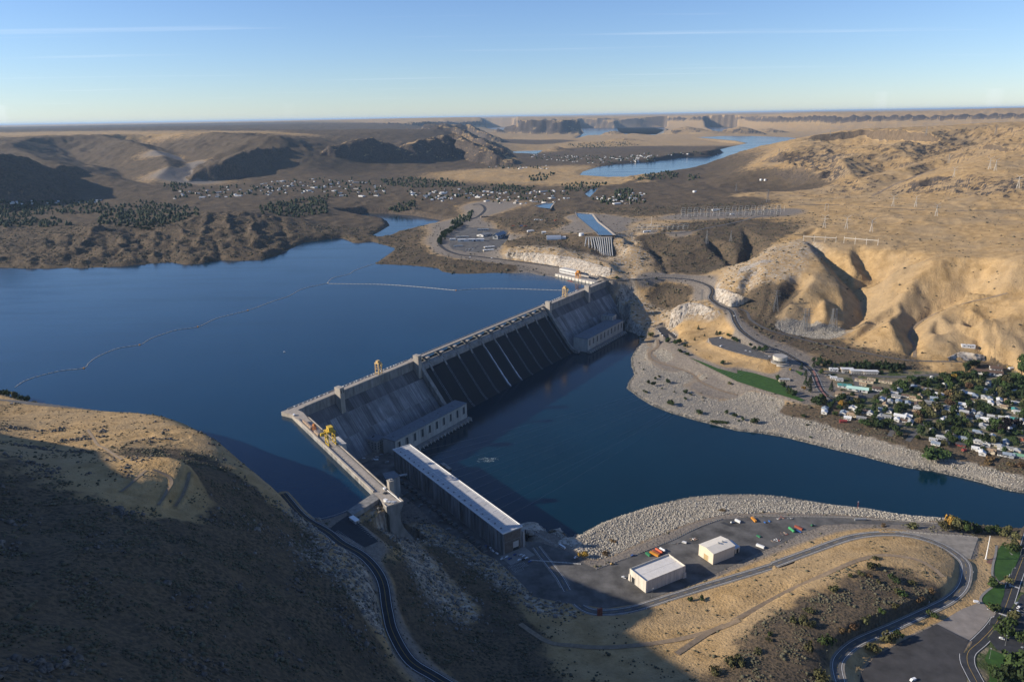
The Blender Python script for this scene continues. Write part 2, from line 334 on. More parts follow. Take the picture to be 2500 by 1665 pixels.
 ('8', '600 960 112,500 1020 106,640 1060 109,480 1110 105,700 1120 109', 1.5, 's'), ('8', '900 1160 108,1100 1170 108,1300 1180 107,830 1190 105', 2, 's'),
 ('8', '300 700 150,500 690 150,700 745 132,850 835 114', 3, 's'), ('8', '200 620 164,600 620 164,1000 640 164,1300 680 162,1600 660 167,1800 680 171,2100 660 175,2300 700 177', .8, 's'),
 ('8', '1000 500 179,1300 520 177,1600 560 174,1500 480 177,1900 565 174,2100 590 177', .6, 'g'), ('8', '2170 560 188,2300 525 194,2250 580 184', 5, 'b'),
 ('8', '0 830 134,150 830 127,300 860 118,420 862 112,200 900 114,60 920 117', 2, 's'),
 ('8', '150 510 184,400 490 184,900 470 181,1200 445 183,1350 430 188', 1.5, 's'), ('8', '1260 390 215,1230 420 195', 5, 'b'),
 ('8', '600 200 438,300 220 428,0 230 424,800 195 438,500 162 446,200 168 442', 3, 's'),
 ('8', '1200 300 178,1500 300 178,1700 280 178,1300 400 178,1600 430 177,1900 400 178,2200 380 178,1900 330 178', .8, 's'),
 # left shore of the reservoir, valley and mountains behind it
 ('9', '300 965 122,500 955 136,690 908 156,800 950 138,950 945 135,1100 932 138,1300 882 158,1500 805 182,1620 783 188,1800 803 178,2000 833 158,2150 853 143,2353 832 130', 3, 's'),
 ('9', '500 1050 120,1000 1060 118,1400 1000 132,1700 980 136,1900 1000 122,2050 960 122', 6, 's'),
 ('9', '0 960 120,0 900 138,400 850 148,800 835 150,0 780 154,400 760 158,900 740 163,1300 750 163,1700 720 166,2000 730 158,2353 780 140', 2, 's'),
 ('9', '0 715 167,500 710 169,1000 685 173,1300 655 177,1700 622 181,2100 600 182,2353 562 184', .8, 's'),
 ('9', '0 690 176,400 685 178,900 655 182,1100 635 187', 1, 's'),
 ('9', '1200 332 395,1350 302 405', 3, 's'), ('9', '1240 362 340,1380 440 276,1390 490 240,1300 560 200', 1.5, 'd'),
 ('9', '1520 505 215,1800 512 212,2000 526 203,2353 522 198', 1.5, 's'),
 ('9', '0 290 428,500 280 432,1000 272 432,1500 270 432,2000 262 434', 6, 's'), ('9', '0 240 438,1000 232 442,2000 227 444', 4, 'g'),
]
LANDW = [ # far country, (x, y, height), roughness, surface
 ([(-20000, 20000, 446), (-8000, 22000, 446), (-2500, 18000, 448), (-5000, 14000, 446), (-12000, 12000, 440), (-3500, 11000, 442)], 6, 's'),
 ([(-60000, 60000, 500), (0, 60000, 505), (60000, 60000, 520), (-30000, 40000, 475), (30000, 42000, 490), (0, 40000, 470)], 8, 'g'),
 ([(-160000, 180000, 560), (0, 200000, 565), (160000, 180000, 570)], 8, 'g'),
 ([(0, 9000, 178), (900, 11000, 178), (1600, 13000, 178), (2500, 14500, 178), (3800, 14000, 178), (600, 17500, 178), (2600, 20000, 178), (4500, 15200, 180), (0, 14000, 180)], 1, 'g'),
 ([(-1800, 19000, 190), (0, 22300, 185), (2000, 23600, 185), (4000, 23300, 190), (5800, 20200, 195), (5600, 17300, 195), (6600, 15500, 200), (8500, 14500, 210), (10500, 13400, 230)], 3, 'g'),
 ([(-2600, 20800, 452), (0, 24300, 462), (2000, 25500, 465), (4200, 25200, 466), (6800, 21200, 468), (6600, 18000, 464), (7200, 16700, 464), (8800, 15800, 466), (10500, 14900, 470)], 6, 'g'),
 ([(-3000, 22000, 468), (2000, 30000, 478), (8000, 24000, 478), (9500, 18000, 478), (14000, 15000, 480)], 6, 'g'),
 # ground out of the picture: the high shoulder east of the hill whose shade lies over the foreground, and the land round it
 ([(-250, 150, 330), (0, 250, 260), (250, 350, 130), (500, 350, 90), (900, 400, 70), (1400, 500, 60)], 2, 's'),
 ([(-2500, 1100, 330), (-2500, 500, 520), (-1900, 100, 480), (-4000, 1500, 420)], 3, 's'),
 ([(-5000, 3200, 180), (-5000, 5000, 330), (-6000, 7000, 420)], 4, 's'), ([(3500, 3000, 380), (4500, 5000, 450), (2500, 1500, 200), (1900, 1050, 40), (3500, 1200, 120)], 4, 'g'), ([tuple(at(*q)) for q in ((2640, 640, 226), (2640, 700, 205), (2640, 760, 150), (2640, 820, 90), (2640, 880, 50), (2640, 960, 28), (2640, 560, 245))], 1, 'g'),
]
d_ = np.array([math.cos(.9833), math.sin(.9833)]); n_ = np.array([d_[1], -d_[0]]); O_ = np.array([-168.77, 1438.06])
def dam(s, t, z=0.0):
    """dam axes: s along the crest, t downstream"""
    q = O_ + d_ * s + n_ * t; return np.array([q[0], q[1], z])
LANDW += [([dam(-330, 20, 6), dam(-330, 60, 8), dam(-260, 20, 6), dam(-260, 70, 8), (-330, 1090, 8), (-280, 1030, 8), (-240, 960, 10), (-195, 890, 14)], 0, 'd'),
          ([dam(860, 0, 112), dam(880, 40, 90), dam(840, 40, 60), dam(800, 70, 20)], 1.5, 'r')]

# ------------------------------------------------------------------ water bodies: outlines and levels
LAKE_Z, BAY_Z, BANKS_Z, CANAL_Z = 102.0, 104.0, 175.0, 172.0
def W2(tag_, s, z): return [tuple(p[:2]) for p in wpts(tag_, s, z)]
sil = W2('s', '95 980,178 992,232 998,268 1001,291 1008,315 1013,345 1010,395 1018,431 1035,475 1047,505 1060,535 1090,559 1126,592 1145,624 1168,654 1186,684 1204,700 1217', LAKE_Z)
sil = [(x + 6, y - 16) for x, y in sil]
LAKE = ([(-6000, 2900)] + W2('9', '-100 1185,0 1185,100 1190,280 1195,480 1188,620 1190,730 1185,880 1178,1060 1160,1220 1148,1340 1168,1440 1160,1590 1135,1720 1138,1880 1132,2000 1095,2110 1040,2180 1010,2353 985', LAKE_Z)
        + W2('8', '95 975,130 985,180 1010,255 1010,310 998,480 1045,480 1060,440 1090,340 1160,430 1165,590 1170,790 1190,820 1215,900 1230,1000 1232,1200 1225,1350 1228,1450 1222,1500 1238,1610 1250,1640 1262', LAKE_Z)
        + [(152, 2250), (270, 2145)] + [tuple(dam(s, -17)[:2]) for s in (820, 600, 400, 200, 0, -200, -335)]
        + [(-366, 1138), (-351, 1118), (-181, 867), (-205, 822)] + W2('3', '490 672,410 705,300 735,250 738,200 715,100 665,30 605', LAKE_Z) + sil[::-1]
        + W2('s', '60 975,0 962', LAKE_Z) + [(-1100, 1350), (-2000, 1650), (-6000, 2300)])
RIVER = ([tuple(dam(s, -10)[:2]) for s in (815, 600, 300, 0, -222)] + [tuple(dam(-222, 96)[:2]), (-172, 1148), (14, 880)]
         + W2('3', '1990 790,2050 772,2110 802,2160 860,2250 826,2290 875,2340 905', 0)
         + W2('4', '350 420,405 428,430 400,560 330,730 265,880 220,1000 180,1130 150,1290 115,1400 105,1560 95,1700 92,1900 97,2050 110,2200 135,2355 160', 0)
         + W2('5', '540 70,700 100,850 120,1060 140,1200 170,1350 195,1500 210,1650 225,1750 245,1900 270,2000 300,2250 325,2355 350', 0) + [(900, 970), (3000, 800), (3000, 1050), (1150, 1085)]
         + W2('6', '2355 1525,2200 1500,2000 1440,1800 1390,1600 1345,1400 1320,1200 1270,1000 1215,800 1170,600 1120,400 1070,200 1035,0 1015', 0)
         + W2('2', '2200 1480,2000 1430,1800 1370,1650 1310,1550 1250,1480 1195,1445 1170,1470 1110,1510 1060,1490 1000,1480 930,1500 890,1550 800,1555 745,1500 715,1430 690', 0) + [tuple(dam(790, 70)[:2])])
BAY = W2('8', '90 815,270 800,430 800,620 815,860 855,700 895,560 925,380 970,320 955,380 925,445 885,425 852,300 838,200 830', BAY_Z)
BANKS = (W2('8', '1810 522,1830 500,1950 462,2100 442,2250 432,2353 426', BANKS_Z)
         + W2('7', '262 334,400 315,560 310,630 290,600 272,700 250,765 236,700 222,470 202,650 194,850 196,1000 202,1105 216,1150 240,1000 300,930 330,850 345,700 352,500 377,300 397,100 430', BANKS_Z) + W2('8', '2150 547', BANKS_Z))
UPPER = [W2('7', '10 146,290 141,290 184,150 188,30 178', BANKS_Z), W2('7', '520 142,695 142,665 178,600 178', BANKS_Z), W2('8', '1080 182,1335 176,1335 205,1150 208', BANKS_Z), W2('8', '1815 184,2353 184,2420 200,2353 236,2220 232,1860 240,1770 262,1840 220', BANKS_Z),
         W2('8', '1328 352,1545 346,1500 372,1340 380', BANKS_Z + 1)]
CANAL = [W2('8', '1955 958,2055 958,2005 915,1935 860,1893 803,1785 793,1800 824,1870 882,1930 932', CANAL_Z), W2('8', '1495 748,1560 727,1625 722,1605 745,1592 768,1530 758', CANAL_Z), W2('8', '1848 660,1880 630,1938 615,1922 642,1880 682', CANAL_Z)]
WATER = [('L', LAKE, LAKE_Z, 30, .5), ('R', RIVER, 0.0, 14, .45), ('B', BAY, BAY_Z, 30, .4), ('K', BANKS, BANKS_Z, 60, .1)] + [('U', p, BANKS_Z, 60, .05) for p in UPPER] + [('C', p, CANAL_Z, 5, .8) for p in CANAL]

# ------------------------------------------------------------------ height field
Y0 = 160.0
ys = [150.0]
while ys[-1] < 1000: ys.append(ys[-1] + (6 if ys[-1] < 330 else 2.6))
while ys[-1] < 9000: ys.append(ys[-1] * 1.0040)
while ys[-1] < 30000: ys.append(ys[-1] * 1.0075)
while ys[-1] < 210000: ys.append(ys[-1] * 1.06)
ys = np.array(ys); gx = [-0.74]
step = 0.012
while gx[0] > -4.5: gx.insert(0, gx[0] - step); step *= 1.045
aa = np.concatenate([np.array(gx[:-1]), np.linspace(-0.74, 0.74, 640), 0.74 + np.cumsum(0.01 * 1.08 ** np.arange(32))])
NR, NC = len(ys), len(aa)
AA, YY = np.meshgrid(aa, ys); XX = AA * (YY + Y0)

cps, att = [], []
CODES = 'srbctd'
def add_line(pts, rough, code):
    pts = np.asarray(pts, float); P = np.c_[pts[:, 0] / (pts[:, 1] + Y0), np.log(pts[:, 1] + Y0)]
    for i in range(len(pts)):
        cps.append((*P[i], pts[i, 2])); att.append([rough] + [1.0 * (code == c) for c in CODES])
        if i + 1 < len(pts):
            L = np.hypot(*(P[i + 1] - P[i])); k = int(L / 0.02)
            if L > 0.35: continue
            for j in range(1, k + 1):
                t = j / (k + 1); cps.append((*(P[i] * (1 - t) + P[i + 1] * t), pts[i, 2] * (1 - t) + pts[i + 1, 2] * t)); att.append(att[-1])
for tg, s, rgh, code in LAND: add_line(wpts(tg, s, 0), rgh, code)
for pts, rgh, code in LANDW: add_line(pts, rgh, code)
# unseen shoulder left of the picture, its crest shaped to cast the foreground shade
_sd = np.array([math.cos(math.radians(182.5)), math.sin(math.radians(182.5))]); _pu = np.array([_sd[1], -_sd[0]])
add_line([(*(_sd * 900 + _pu * u), z) for u, z in ((300, 545), (400, 530), (500, 505), (560, 484), (582, 474), (600, 471), (620, 464), (645, 450), (660, 442), (674, 437), (700, 429), (728, 418), (790, 390), (853, 365), (880, 336), (903, 322), (945, 288), (1000, 236), (1100, 180))], .5, 's')
add_line([(*(_sd * 1150 + _pu * u), z) for u, z in ((300, 540), (500, 505), (640, 440), (728, 405), (853, 350), (945, 270), (1100, 170))], .5, 's')
cps = np.array(cps); att = np.array(att); NCP = len(cps)
keep = [0]
order = np.lexsort((cps[:, 1], cps[:, 0]))
# drop near duplicates so the system stays well posed
mask = np.ones(NCP, bool)
for i in range(NCP):
    if mask[i]:
        dd = np.hypot(cps[i + 1:, 0] - cps[i, 0], cps[i + 1:, 1] - cps[i, 1]); mask[i + 1:][dd < 0.004] = False
cps, att = cps[mask], att[mask]; NCP = len(cps)
D = np.hypot(cps[:, None, 0] - cps[None, :, 0], cps[:, None, 1] - cps[None, :, 1])
A = np.zeros((NCP + 1, NCP + 1)); A[:NCP, :NCP] = D + np.eye(NCP) * 1e-5; A[:NCP, NCP] = A[NCP, :NCP] = 1
rhs = np.zeros((NCP + 1, 1 + att.shape[1])); rhs[:NCP, 0] = cps[:, 2]; rhs[:NCP, 1:] = att
wts = np.linalg.solve(A, rhs).astype(np.float32)
ci, cj = np.unique(np.r_[np.arange(0, NR, 2), NR - 1]), np.unique(np.r_[np.arange(0, NC, 2), NC - 1])
ga, gl = aa[cj].astype(np.float32), np.log(ys[ci] + Y0).astype(np.float32)
cpa, cpl = cps[:, 0].astype(np.float32), cps[:, 1].astype(np.float32)
da2 = (ga[:, None] - cpa[None, :]) ** 2
coarse = np.empty((len(ci), len(cj), 1 + att.shape[1]), np.float32)
for r in range(len(ci)):
    K = np.sqrt(da2 + ((gl[r] - cpl) ** 2)[None, :]); coarse[r] = K @ wts[:NCP] + wts[NCP]
def upsample(c):
    t = np.empty((NR, c.shape[1]), np.float32)
    for j in range(c.shape[1]): t[:, j] = np.interp(np.arange(NR), ci, c[:, j])
    o = np.empty((NR, NC), np.float32)
    for i in range(NR): o[i] = np.interp(np.arange(NC), cj, t[i])
    return o
H = upsample(coarse[:, :, 0]).astype(np.float64)
ROUGH = np.clip(upsample(coarse[:, :, 1]), 0, 12)
MK = [np.clip(upsample(coarse[:, :, 2 + k]), 0, 1) for k in range(len(CODES))]
BASE = H.copy()

# crests: (tag, points "x y height" or "x y @distance", slope left in plan, slope right, surface, roughness)
def yz(px, py, dist):
    """height of the sight line at a given distance"""
    a, b = at(px, py, 0.0), at(px, py, 100.0); t = (dist - a[1]) / (b[1] - a[1]); return a + (b - a) * t
def pline(tag_, s):
    out = []
    for q in s.split(','):
        v = q.split(); x, y = px_(tag_, float(v[0]), float(v[1])); out.append(yz(x, y, float(v[2][1:])) if v[2][0] == '@' else at(x, y, float(v[2])))
    return np.array(out)
def near_line(pts, reach, warp=.06):
    pad = reach; m = (XX > pts[:, 0].min() - pad) & (XX < pts[:, 0].max() + pad) & (YY > pts[:, 1].min() - pad) & (YY < pts[:, 1].max() + pad)
    idx = np.nonzero(m); qx, qy = XX[idx], YY[idx]
    w = warp * reach; fx_ = 1 / (.22 * reach)
    qx2 = qx + w * gnoise(qx * fx_, qy * fx_, 71) + .4 * w * gnoise(qx * fx_ * 2.7, qy * fx_ * 2.7, 73); qy2 = qy + w * gnoise(qx * fx_, qy * fx_, 72) + .4 * w * gnoise(qx * fx_ * 2.7, qy * fx_ * 2.7, 74)
    best = np.full(qx.shape, 1e14); bz = np.zeros(qx.shape); side = np.zeros(qx.shape)
    for i in range(len(pts) - 1):
        ax, ay, az_ = pts[i]; bx, by, bz_ = pts[i + 1]; ex, ey = bx - ax, by - ay; L = ex * ex + ey * ey + 1e-9
        t = np.clip(((qx2 - ax) * ex + (qy2 - ay) * ey) / L, 0, 1); dx, dy = qx2 - ax - t * ex, qy2 - ay - t * ey; dd = dx * dx + dy * dy
        u = dd < best; best[u] = dd[u]; bz[u] = (az_ + (bz_ - az_) * t)[u]; side[u] = np.sign(ex * dy - ey * dx)[u]
    return idx, np.sqrt(best), bz, side
def smax(a, b, k): h = np.clip(.5 + .5 * (a - b) / k, 0, 1); return b + (a - b) * h + k * h * (1 - h)
def crest(tag_, s, sl, sr_, code='g', rough=2.0, rnd=8.0, world=None):
    pts = np.array(world, float) if world is not None else pline(tag_, s)
    reach = 230 / min(sl, sr_); idx, dist, bz, side = near_line(pts, reach)
    slope = np.where(side > 0, sl, sr_); f = bz - slope * (np.sqrt(dist * dist + rnd * rnd) - rnd)
    h0 = H[idx]; H[idx] = smax(f, h0, 10.0); on = sstep(-12, 6, f - h0)
    ROUGH[idx] = ROUGH[idx] * (1 - on) + rough * on
    for k, c in enumerate(CODES): MK[k][idx] = MK[k][idx] * (1 - on) + on * (1.0 if c == code else 0.0)
def gully(tag_, s, slope, rnd=6.0):
    pts = pline(tag_, s); idx, dist, bz, side = near_line(pts, 90 / slope, .025)
    f = bz + slope * (np.sqrt(dist * dist + rnd * rnd) - rnd); H[idx] = -smax(-f, -H[idx], 7.0)
# mountains on the left
crest('9', '-150 352 @4150,0 378 @4350,150 407 @4500,330 462 @4750,550 470 @5000,700 502 @5200,870 552 @5300', .5, .62, 's', 7)
crest('9', '180 335 @6300,260 338 @6350,340 385 @6250,430 442 @6000', .4, .7, 'g', 5)
crest('9', '440 382 @6800,520 378 @6800,530 400 @6600', .4, .7, 'g', 4)
crest('9', '700 372 @6500,790 378 @6400,870 430 @6150,865 465 @5900', .35, .7, 'g', 4)
crest('9', '960 402 @6500,1080 412 @6350,1250 432 @6000,1345 490 @5500', .35, .7, 'g', 5)
crest('9', '1010 480 @5800,1130 460 @5800,1260 462 @5700,1345 492 @5450', .4, .6, 'g', 4)
crest('9', '900 330 @7600,1150 330 @7400,1350 296 @7600', .3, .8, 's', 5)
crest('9', '1500 478 @5250,1560 395 @5350,1620 352 @5450,1700 322 @5550,1850 325 @5750,2000 332 @5900,2150 350 @6050,2353 372 @6200', .42, .85, 's', 9)
crest('9', '2020 285 @6900,2100 270 @6900,2200 290 @6800,2340 345 @6600', .4, .8, 's', 7)
crest('8', '30 330 @6150,130 311 @6250,280 277 @6350,380 291 @6450,520 336 @6500,600 303 @6550,655 272 @6700,750 272 @6800', .42, .95, 'b', 9)
crest('8', '650 268 @6900,830 266 @7000,850 243 @7100,930 249 @7150,948 288 @7000,1050 322 @6800,1200 388 @6500', .42, .95, 'b', 9)
crest('8', '500 205 @9500,850 182 @9800,920 195 @9700,1000 232 @9300,1150 298 @8600', .4, .9, 'b', 9)
crest('8', '700 168 @13000,840 163 @13000,1020 158 @13200,1060 188 @12800,1150 230 @12000', .5, 1.0, 'b', 9)
crest('8', '400 158 @17000,490 150 @17500,755 142 @18500', .5, 1.0, 'b', 9)
# coulee walls
crest('', '', .9, .9, 'b', 9, 20, [(-2300, 20200, 446), (0, 23700, 456), (2000, 24900, 458), (4200, 24600, 460), (6500, 21000, 462), (6300, 17800, 458), (7000, 16300, 458), (8700, 15400, 460), (10500, 14500, 464)])
# hill along the left shore with spurs running down to the water
crest('9', '300 965 124,500 955 138,690 906 158,800 950 140', .42, .5, 's', 6); crest('9', '950 945 136,1100 932 140,1300 880 160,1500 803 184,1620 780 191,1800 803 180,2000 833 158,2150 853 142', .42, .5, 's', 6)
for c_ in ('690 906 157,620 1010 128,500 1180 103', '430 970 130,330 1060 118,190 1190 103', '870 950 138,880 1060 120,880 1172 103', '1110 935 139,1120 1050 122,1130 1150 103', '1300 882 159,1300 1000 132,1350 1162 103', '1500 805 183,1450 930 148,1460 1155 103', '1620 783 189,1650 950 145,1700 1134 103', '1800 805 178,1830 950 140,1860 1128 103', '980 945 136,960 1060 118,970 1166 103'): crest('9', c_, .75, .9, 's', 8, 4)
# hills right
crest('7', '1775 1300 90,1900 1212 114,2100 1152 138,2250 1132 148,2400 1118 156', .55, .5, 'g', .6, 25)
for g_ in ("1130 825 180,1250 960 138,1360 1075 104,1420 1150 88,1435 1255 60,1350 1315 53", "1395 880 170,1435 980 132,1490 1047 110,1370 1082 103", "1655 930 178,1600 1010 140,1540 1045 120,1490 1050 110", "1590 1170 106,1605 1220 90,1500 1290 66,1380 1370 53",
           "2750 1040 190,2320 1092 162,2150 1123 138,2000 1151 114,1850 1213 90,1740 1273 72,1690 1335 60,1720 1400 53,1710 1465 45", "1060 1070 120,960 1180 90,868 1285 64"):
    gully('7', g_, .85, 5)
for g_ in ('820 960 150,760 1060 118,740 1140 94', '900 1090 118,880 1180 90,850 1250 72', '1180 1160 104,1140 1230 78,1120 1290 60', '1290 1190 90,1310 1260 70', '1520 1115 112,1560 1175 102', '1760 960 182,1790 1060 148,1760 1160 116,1690 1230 92', '1980 930 196,1990 1030 168,1930 1120 136', '2200 1200 138,2150 1280 98,2130 1350 70', '2010 1200 118,1960 1280 90', '1850 1260 96,1860 1340 72', '1480 960 150,1500 1020 124', '1700 990 170,1620 1090 126,1560 1150 108'): gully('7', g_, .6, 3)
for g_ in ("735 725 180,790 850 140,760 920 120,680 968 112", "545 800 158,600 880 126,680 957 112", "170 790 158,260 900 122,310 990 106", "1150 735 192,1130 760 182,1090 790 172"): gully('7', g_, .75, 4)
for g_ in ('530 955 132,500 1060 116,480 1187 102', '960 955 130,1040 1060 116,1062 1158 102', '1235 950 138,1225 1050 119,1222 1147 102', '1475 900 158,1540 1000 128,1588 1133 102', '1660 905 160,1760 1000 130,1890 1128 102', '420 1000 128,280 1090 114,270 1194 102', '760 960 132,780 1080 114,735 1184 102', '2020 850 150,2040 950 122,2090 1050 102'): gully('9', g_, .6, 5)
for g_ in ('1130 605 @4600,900 552 @5300,845 490 @5750,700 470 @6000,560 430 @6400,480 350 @7000', '1300 560 @5000,1390 490 @5500,1330 420 @6000,1240 362 @6600,1000 312 @7500', '620 480 @5500,600 420 @6300,620 360 @6900'): gully('9', g_, .3, 15)
for g_ in ('1450 535 @2900,1600 480 @3250,1700 440 @3500,1850 385 @3900', '1250 520 @2950,1420 440 @3700,1560 400 @4100', '1480 330 @5000,1300 300 @5600', '2100 250 @4900,1900 300 @4500,1700 370 @4000'): gully('7', g_, .3, 15)
# island buttes of the far coulee
def butte(cx, cy, rx, ry, top, wall):
    wob = 1 + 0.22 * gnoise(XX / (rx * .5) + 3, YY / (ry * .5), 61) + .1 * gnoise(XX / (rx * .2) + 3, YY / (ry * .2), 62)
    r = np.sqrt(((XX - cx) / rx) ** 2 + ((YY - cy) / ry) ** 2) * wob
    prof = np.where(r < 1.0, 1.0, np.where(r < 1.12, 1 - (r - 1.0) * 3.6, np.clip(.57 * (1 - (r - 1.12) / .5), 0, 1))) if wall else np.clip(1 - r / 1.5, 0, 1) ** .8
    return (top - 178) * prof
bc = at(1337, 330, 178); HB = butte(bc[0] + 60, 17300, 640, 480, 458, True)
for (tg, x, y, rx, ry, top) in (('7', 430, 183, 400, 260, 300), ('7', 560, 185, 300, 200, 235), ('7', 740, 180, 330, 240, 300), ('7', 900, 172, 300, 180, 255), ('8', 2060, 240, 200, 150, 265), ('8', 2200, 240, 200, 120, 215), ('8', 1230, 240, 110, 90, 260), ('8', 1650, 345, 130, 80, 225), ('8', 1260, 418, 90, 70, 240), ('8', 1990, 300, 350, 150, 215), ('7', 60, 225, 250, 110, 225)):
    c = at(*px_(tg, x, y), 178); HB = np.maximum(HB, butte(c[0], c[1] + ry * .5, rx, ry, top, False))
H = H + HB
ROUGH = np.where(HB > 15, 7 * np.clip(HB / 60, 0, 1), ROUGH); MK[2] = np.maximum(MK[2], sstep(10, 40, HB))

# relief: gullied noise on the rough ground, finer towards the near ground
ROUGH = np.where((YY > 1450) & (H > 55) & (MK[4] < .3) & (MK[5] < .3), np.maximum(ROUGH, 2.4), ROUGH)
wx = XX + 25 * gnoise(XX / 90, YY / 90, 5); wy = YY + 25 * gnoise(XX / 90, YY / 90, 6)
rel = fbm(wx / 150, wy / 150, 7, 11, .52, True) - .25
rel2 = fbm(wx / 26, wy / 26, 4, 31, .5)
farm = sstep(3500, 6500, YY)
relfar = fbm(wx / 900, wy / 900, 6, 41, .55, True) - .25
near_fade = 1 - .25 * farm
NOISE = ROUGH * (rel * 1.9 * near_fade + rel2 * .6 * (1 - farm) + relfar * 2.6 * farm)
NOISE = NOISE * (1 + .9 * sstep(1700, 3000, YY)); H = H + NOISE
# water: beds inside the outlines, banks outside
BUILT = np.zeros(H.shape, bool)
dmin = {}
for nm, poly, zw, reach, slope in WATER:
    pa = np.array(poly); pad = max(reach * 2, 10); bb = (XX > pa[:, 0].min() - pad) & (XX < pa[:, 0].max() + pad) & (YY > pa[:, 1].min() - pad) & (YY < pa[:, 1].max() + pad)
    idx = np.nonzero(bb); qx, qy = XX[idx], YY[idx]
    ds = seg_dist(qx, qy, poly); ins = inside(qx, qy, poly)
    ds = ds + 0.0
    h = H[idx]
    bank = zw + np.clip(ds, 0, None) * slope * .4
    k = sstep(0, reach, ds)
    out = np.maximum(h * k + (zw + .3 + ds * slope * .35) * (1 - k), zw + .25)
    if nm in 'KUC': out = np.where(ds < reach, np.maximum(out, zw + .4), h)
    else: out = np.where(ds < reach, out, h)
    bed = zw - .4 - np.minimum(ds * .5, 18)
    H[idx] = np.where(ins, bed, out); BUILT[idx] |= ins | (ds < .5)
    dfull = np.full(H.shape, 1e4, np.float32); dfull[idx] = np.where(ins, -ds, ds); dmin[nm] = np.minimum(dmin.get(nm, dfull), dfull)

# ------------------------------------------------------------------ lookups on the height field
def ground(x, y, field=None):
    field = H if field is None else field
    x, y = np.atleast_1d(np.asarray(x, float)), np.atleast_1d(np.asarray(y, float))
    i = np.clip(np.searchsorted(ys, y) - 1, 0, NR - 2); fy = np.clip((y - ys[i]) / (ys[i + 1] - ys[i]), 0, 1)
    def row(ii):
        a = x / (ys[ii] + Y0); j = np.clip(np.searchsorted(aa, a) - 1, 0, NC - 2); f = np.clip((a - aa[j]) / (aa[j + 1] - aa[j]), 0, 1)
        return field[ii, j] * (1 - f) + field[ii, j + 1] * f
    return row(i) * (1 - fy) + row(i + 1) * fy
def gz(x, y): return float(ground(x, y)[0])
TSTEP = np.concatenate([np.arange(250, 1600, 1.5), np.geomspace(1600, 9000, 900), np.geomspace(9000, 60000, 300)])
def hit(x, y, field=None):
    """first point of the ground along the line of sight through picture point (x, y)"""
    X, Y = x - 1250.0, y - 832.5; a, b = X * cr - Y * sr, X * sr + Y * cr
    dx, dy, dz = a, F * cp - b * sp, -F * sp - b * cp
    t = TSTEP / dy; wx_, wy_, wz_ = dx * t, TSTEP, CZ + dz * t
    g = ground(wx_, wy_, field); k = np.nonzero(wz_ <= g)[0]
    if not len(k): return np.array([wx_[-1], wy_[-1], g[-1]])
    k = max(k[0], 1); e0, e1 = wz_[k - 1] - g[k - 1], g[k] - wz_[k]; f = e0 / (e0 + e1 + 1e-9)
    yy_ = TSTEP[k - 1] * (1 - f) + TSTEP[k] * f; tt = yy_ / dy
    return np.array([dx * tt, yy_, CZ + dz * tt])
def hits(tag_, s, field=None): return [hit(*px_(tag_, p[0], p[1]), field) for p in nums(s)]
# ------------------------------------------------------------------ roads: centre lines laid on the bare land, then benched into it
BASEW = np.where(np.abs(NOISE) > 0, H - 0.0, H)
def smooth_line(P, spacing, zs=40.0):
    """Catmull-Rom through the points, resampled; heights eased along the way"""
    P = np.asarray(P, float); Q = np.vstack([2 * P[0] - P[1], P, 2 * P[-1] - P[-2]]); out = []
    for i in range(1, len(Q) - 2):
        p0, p1, p2, p3 = Q[i - 1], Q[i], Q[i + 1], Q[i + 2]; n = max(2, int(np.hypot(*(p2 - p1)[:2]) / spacing))
        for t in np.arange(n) / n: out.append(.5 * ((2 * p1) + (-p0 + p2) * t + (2 * p0 - 5 * p1 + 4 * p2 - p3) * t * t + (-p0 + 3 * p1 - 3 * p2 + p3) * t ** 3))
    out.append(Q[-2]); out = np.array(out)
    s = np.r_[0, np.cumsum(np.hypot(*np.diff(out[:, :2], axis=0).T))]; z = out[:, 2].copy()
    k = max(1, int(zs / max(spacing, s[-1] / len(s)))); ker = np.hanning(2 * k + 3)[1:-1]; ker /= ker.sum()
    z = np.convolve(np.pad(z, k, mode='reflect', reflect_type='odd'), ker, 'valid')
    out[:, 2] = z
    return out
def bench(line, half, shoulder, drop=0.25):
    """cut or fill the land to a road line"""
    pad = half + shoulder; m = (XX > line[:, 0].min() - pad) & (XX < line[:, 0].max() + pad) & (YY > line[:, 1].min() - pad) & (YY < line[:, 1].max() + pad)
    idx = np.nonzero(m); qx, qy = XX[idx], YY[idx]; best = np.full(qx.shape, 1e12); bz = np.zeros(qx.shape)
    for i in range(len(line) - 1):
        ax, ay, az = line[i]; bx, by, bz_ = line[i + 1]; ex, ey = bx - ax, by - ay; L = ex * ex + ey * ey + 1e-9
        t = np.clip(((qx - ax) * ex + (qy - ay) * ey) / L, 0, 1); dd = (qx - ax - t * ex) ** 2 + (qy - ay - t * ey) ** 2
        u = dd < best; best[u] = dd[u]; bz[u] = (az + (bz_ - az) * t)[u]
    dist = np.sqrt(best); k = 1 - sstep(half, half + shoulder, dist)
    H[idx] = H[idx] * (1 - k) + (bz - drop) * k; BUILT[idx] |= dist < half + .8
def flatten(poly, z, soft):
    pa = np.array(poly); m = (XX > pa[:, 0].min() - soft) & (XX < pa[:, 0].max() + soft) & (YY > pa[:, 1].min() - soft) & (YY < pa[:, 1].max() + soft)
    idx = np.nonzero(m); qx, qy = XX[idx], YY[idx]; ds = seg_dist(qx, qy, poly); ds[inside(qx, qy, poly)] = 0
    k = 1 - sstep(0, soft, ds); H[idx] = H[idx] * (1 - k) + z * k; BUILT[idx] |= ds < .5
ROADS = []   # (name, line, half width, style, label)
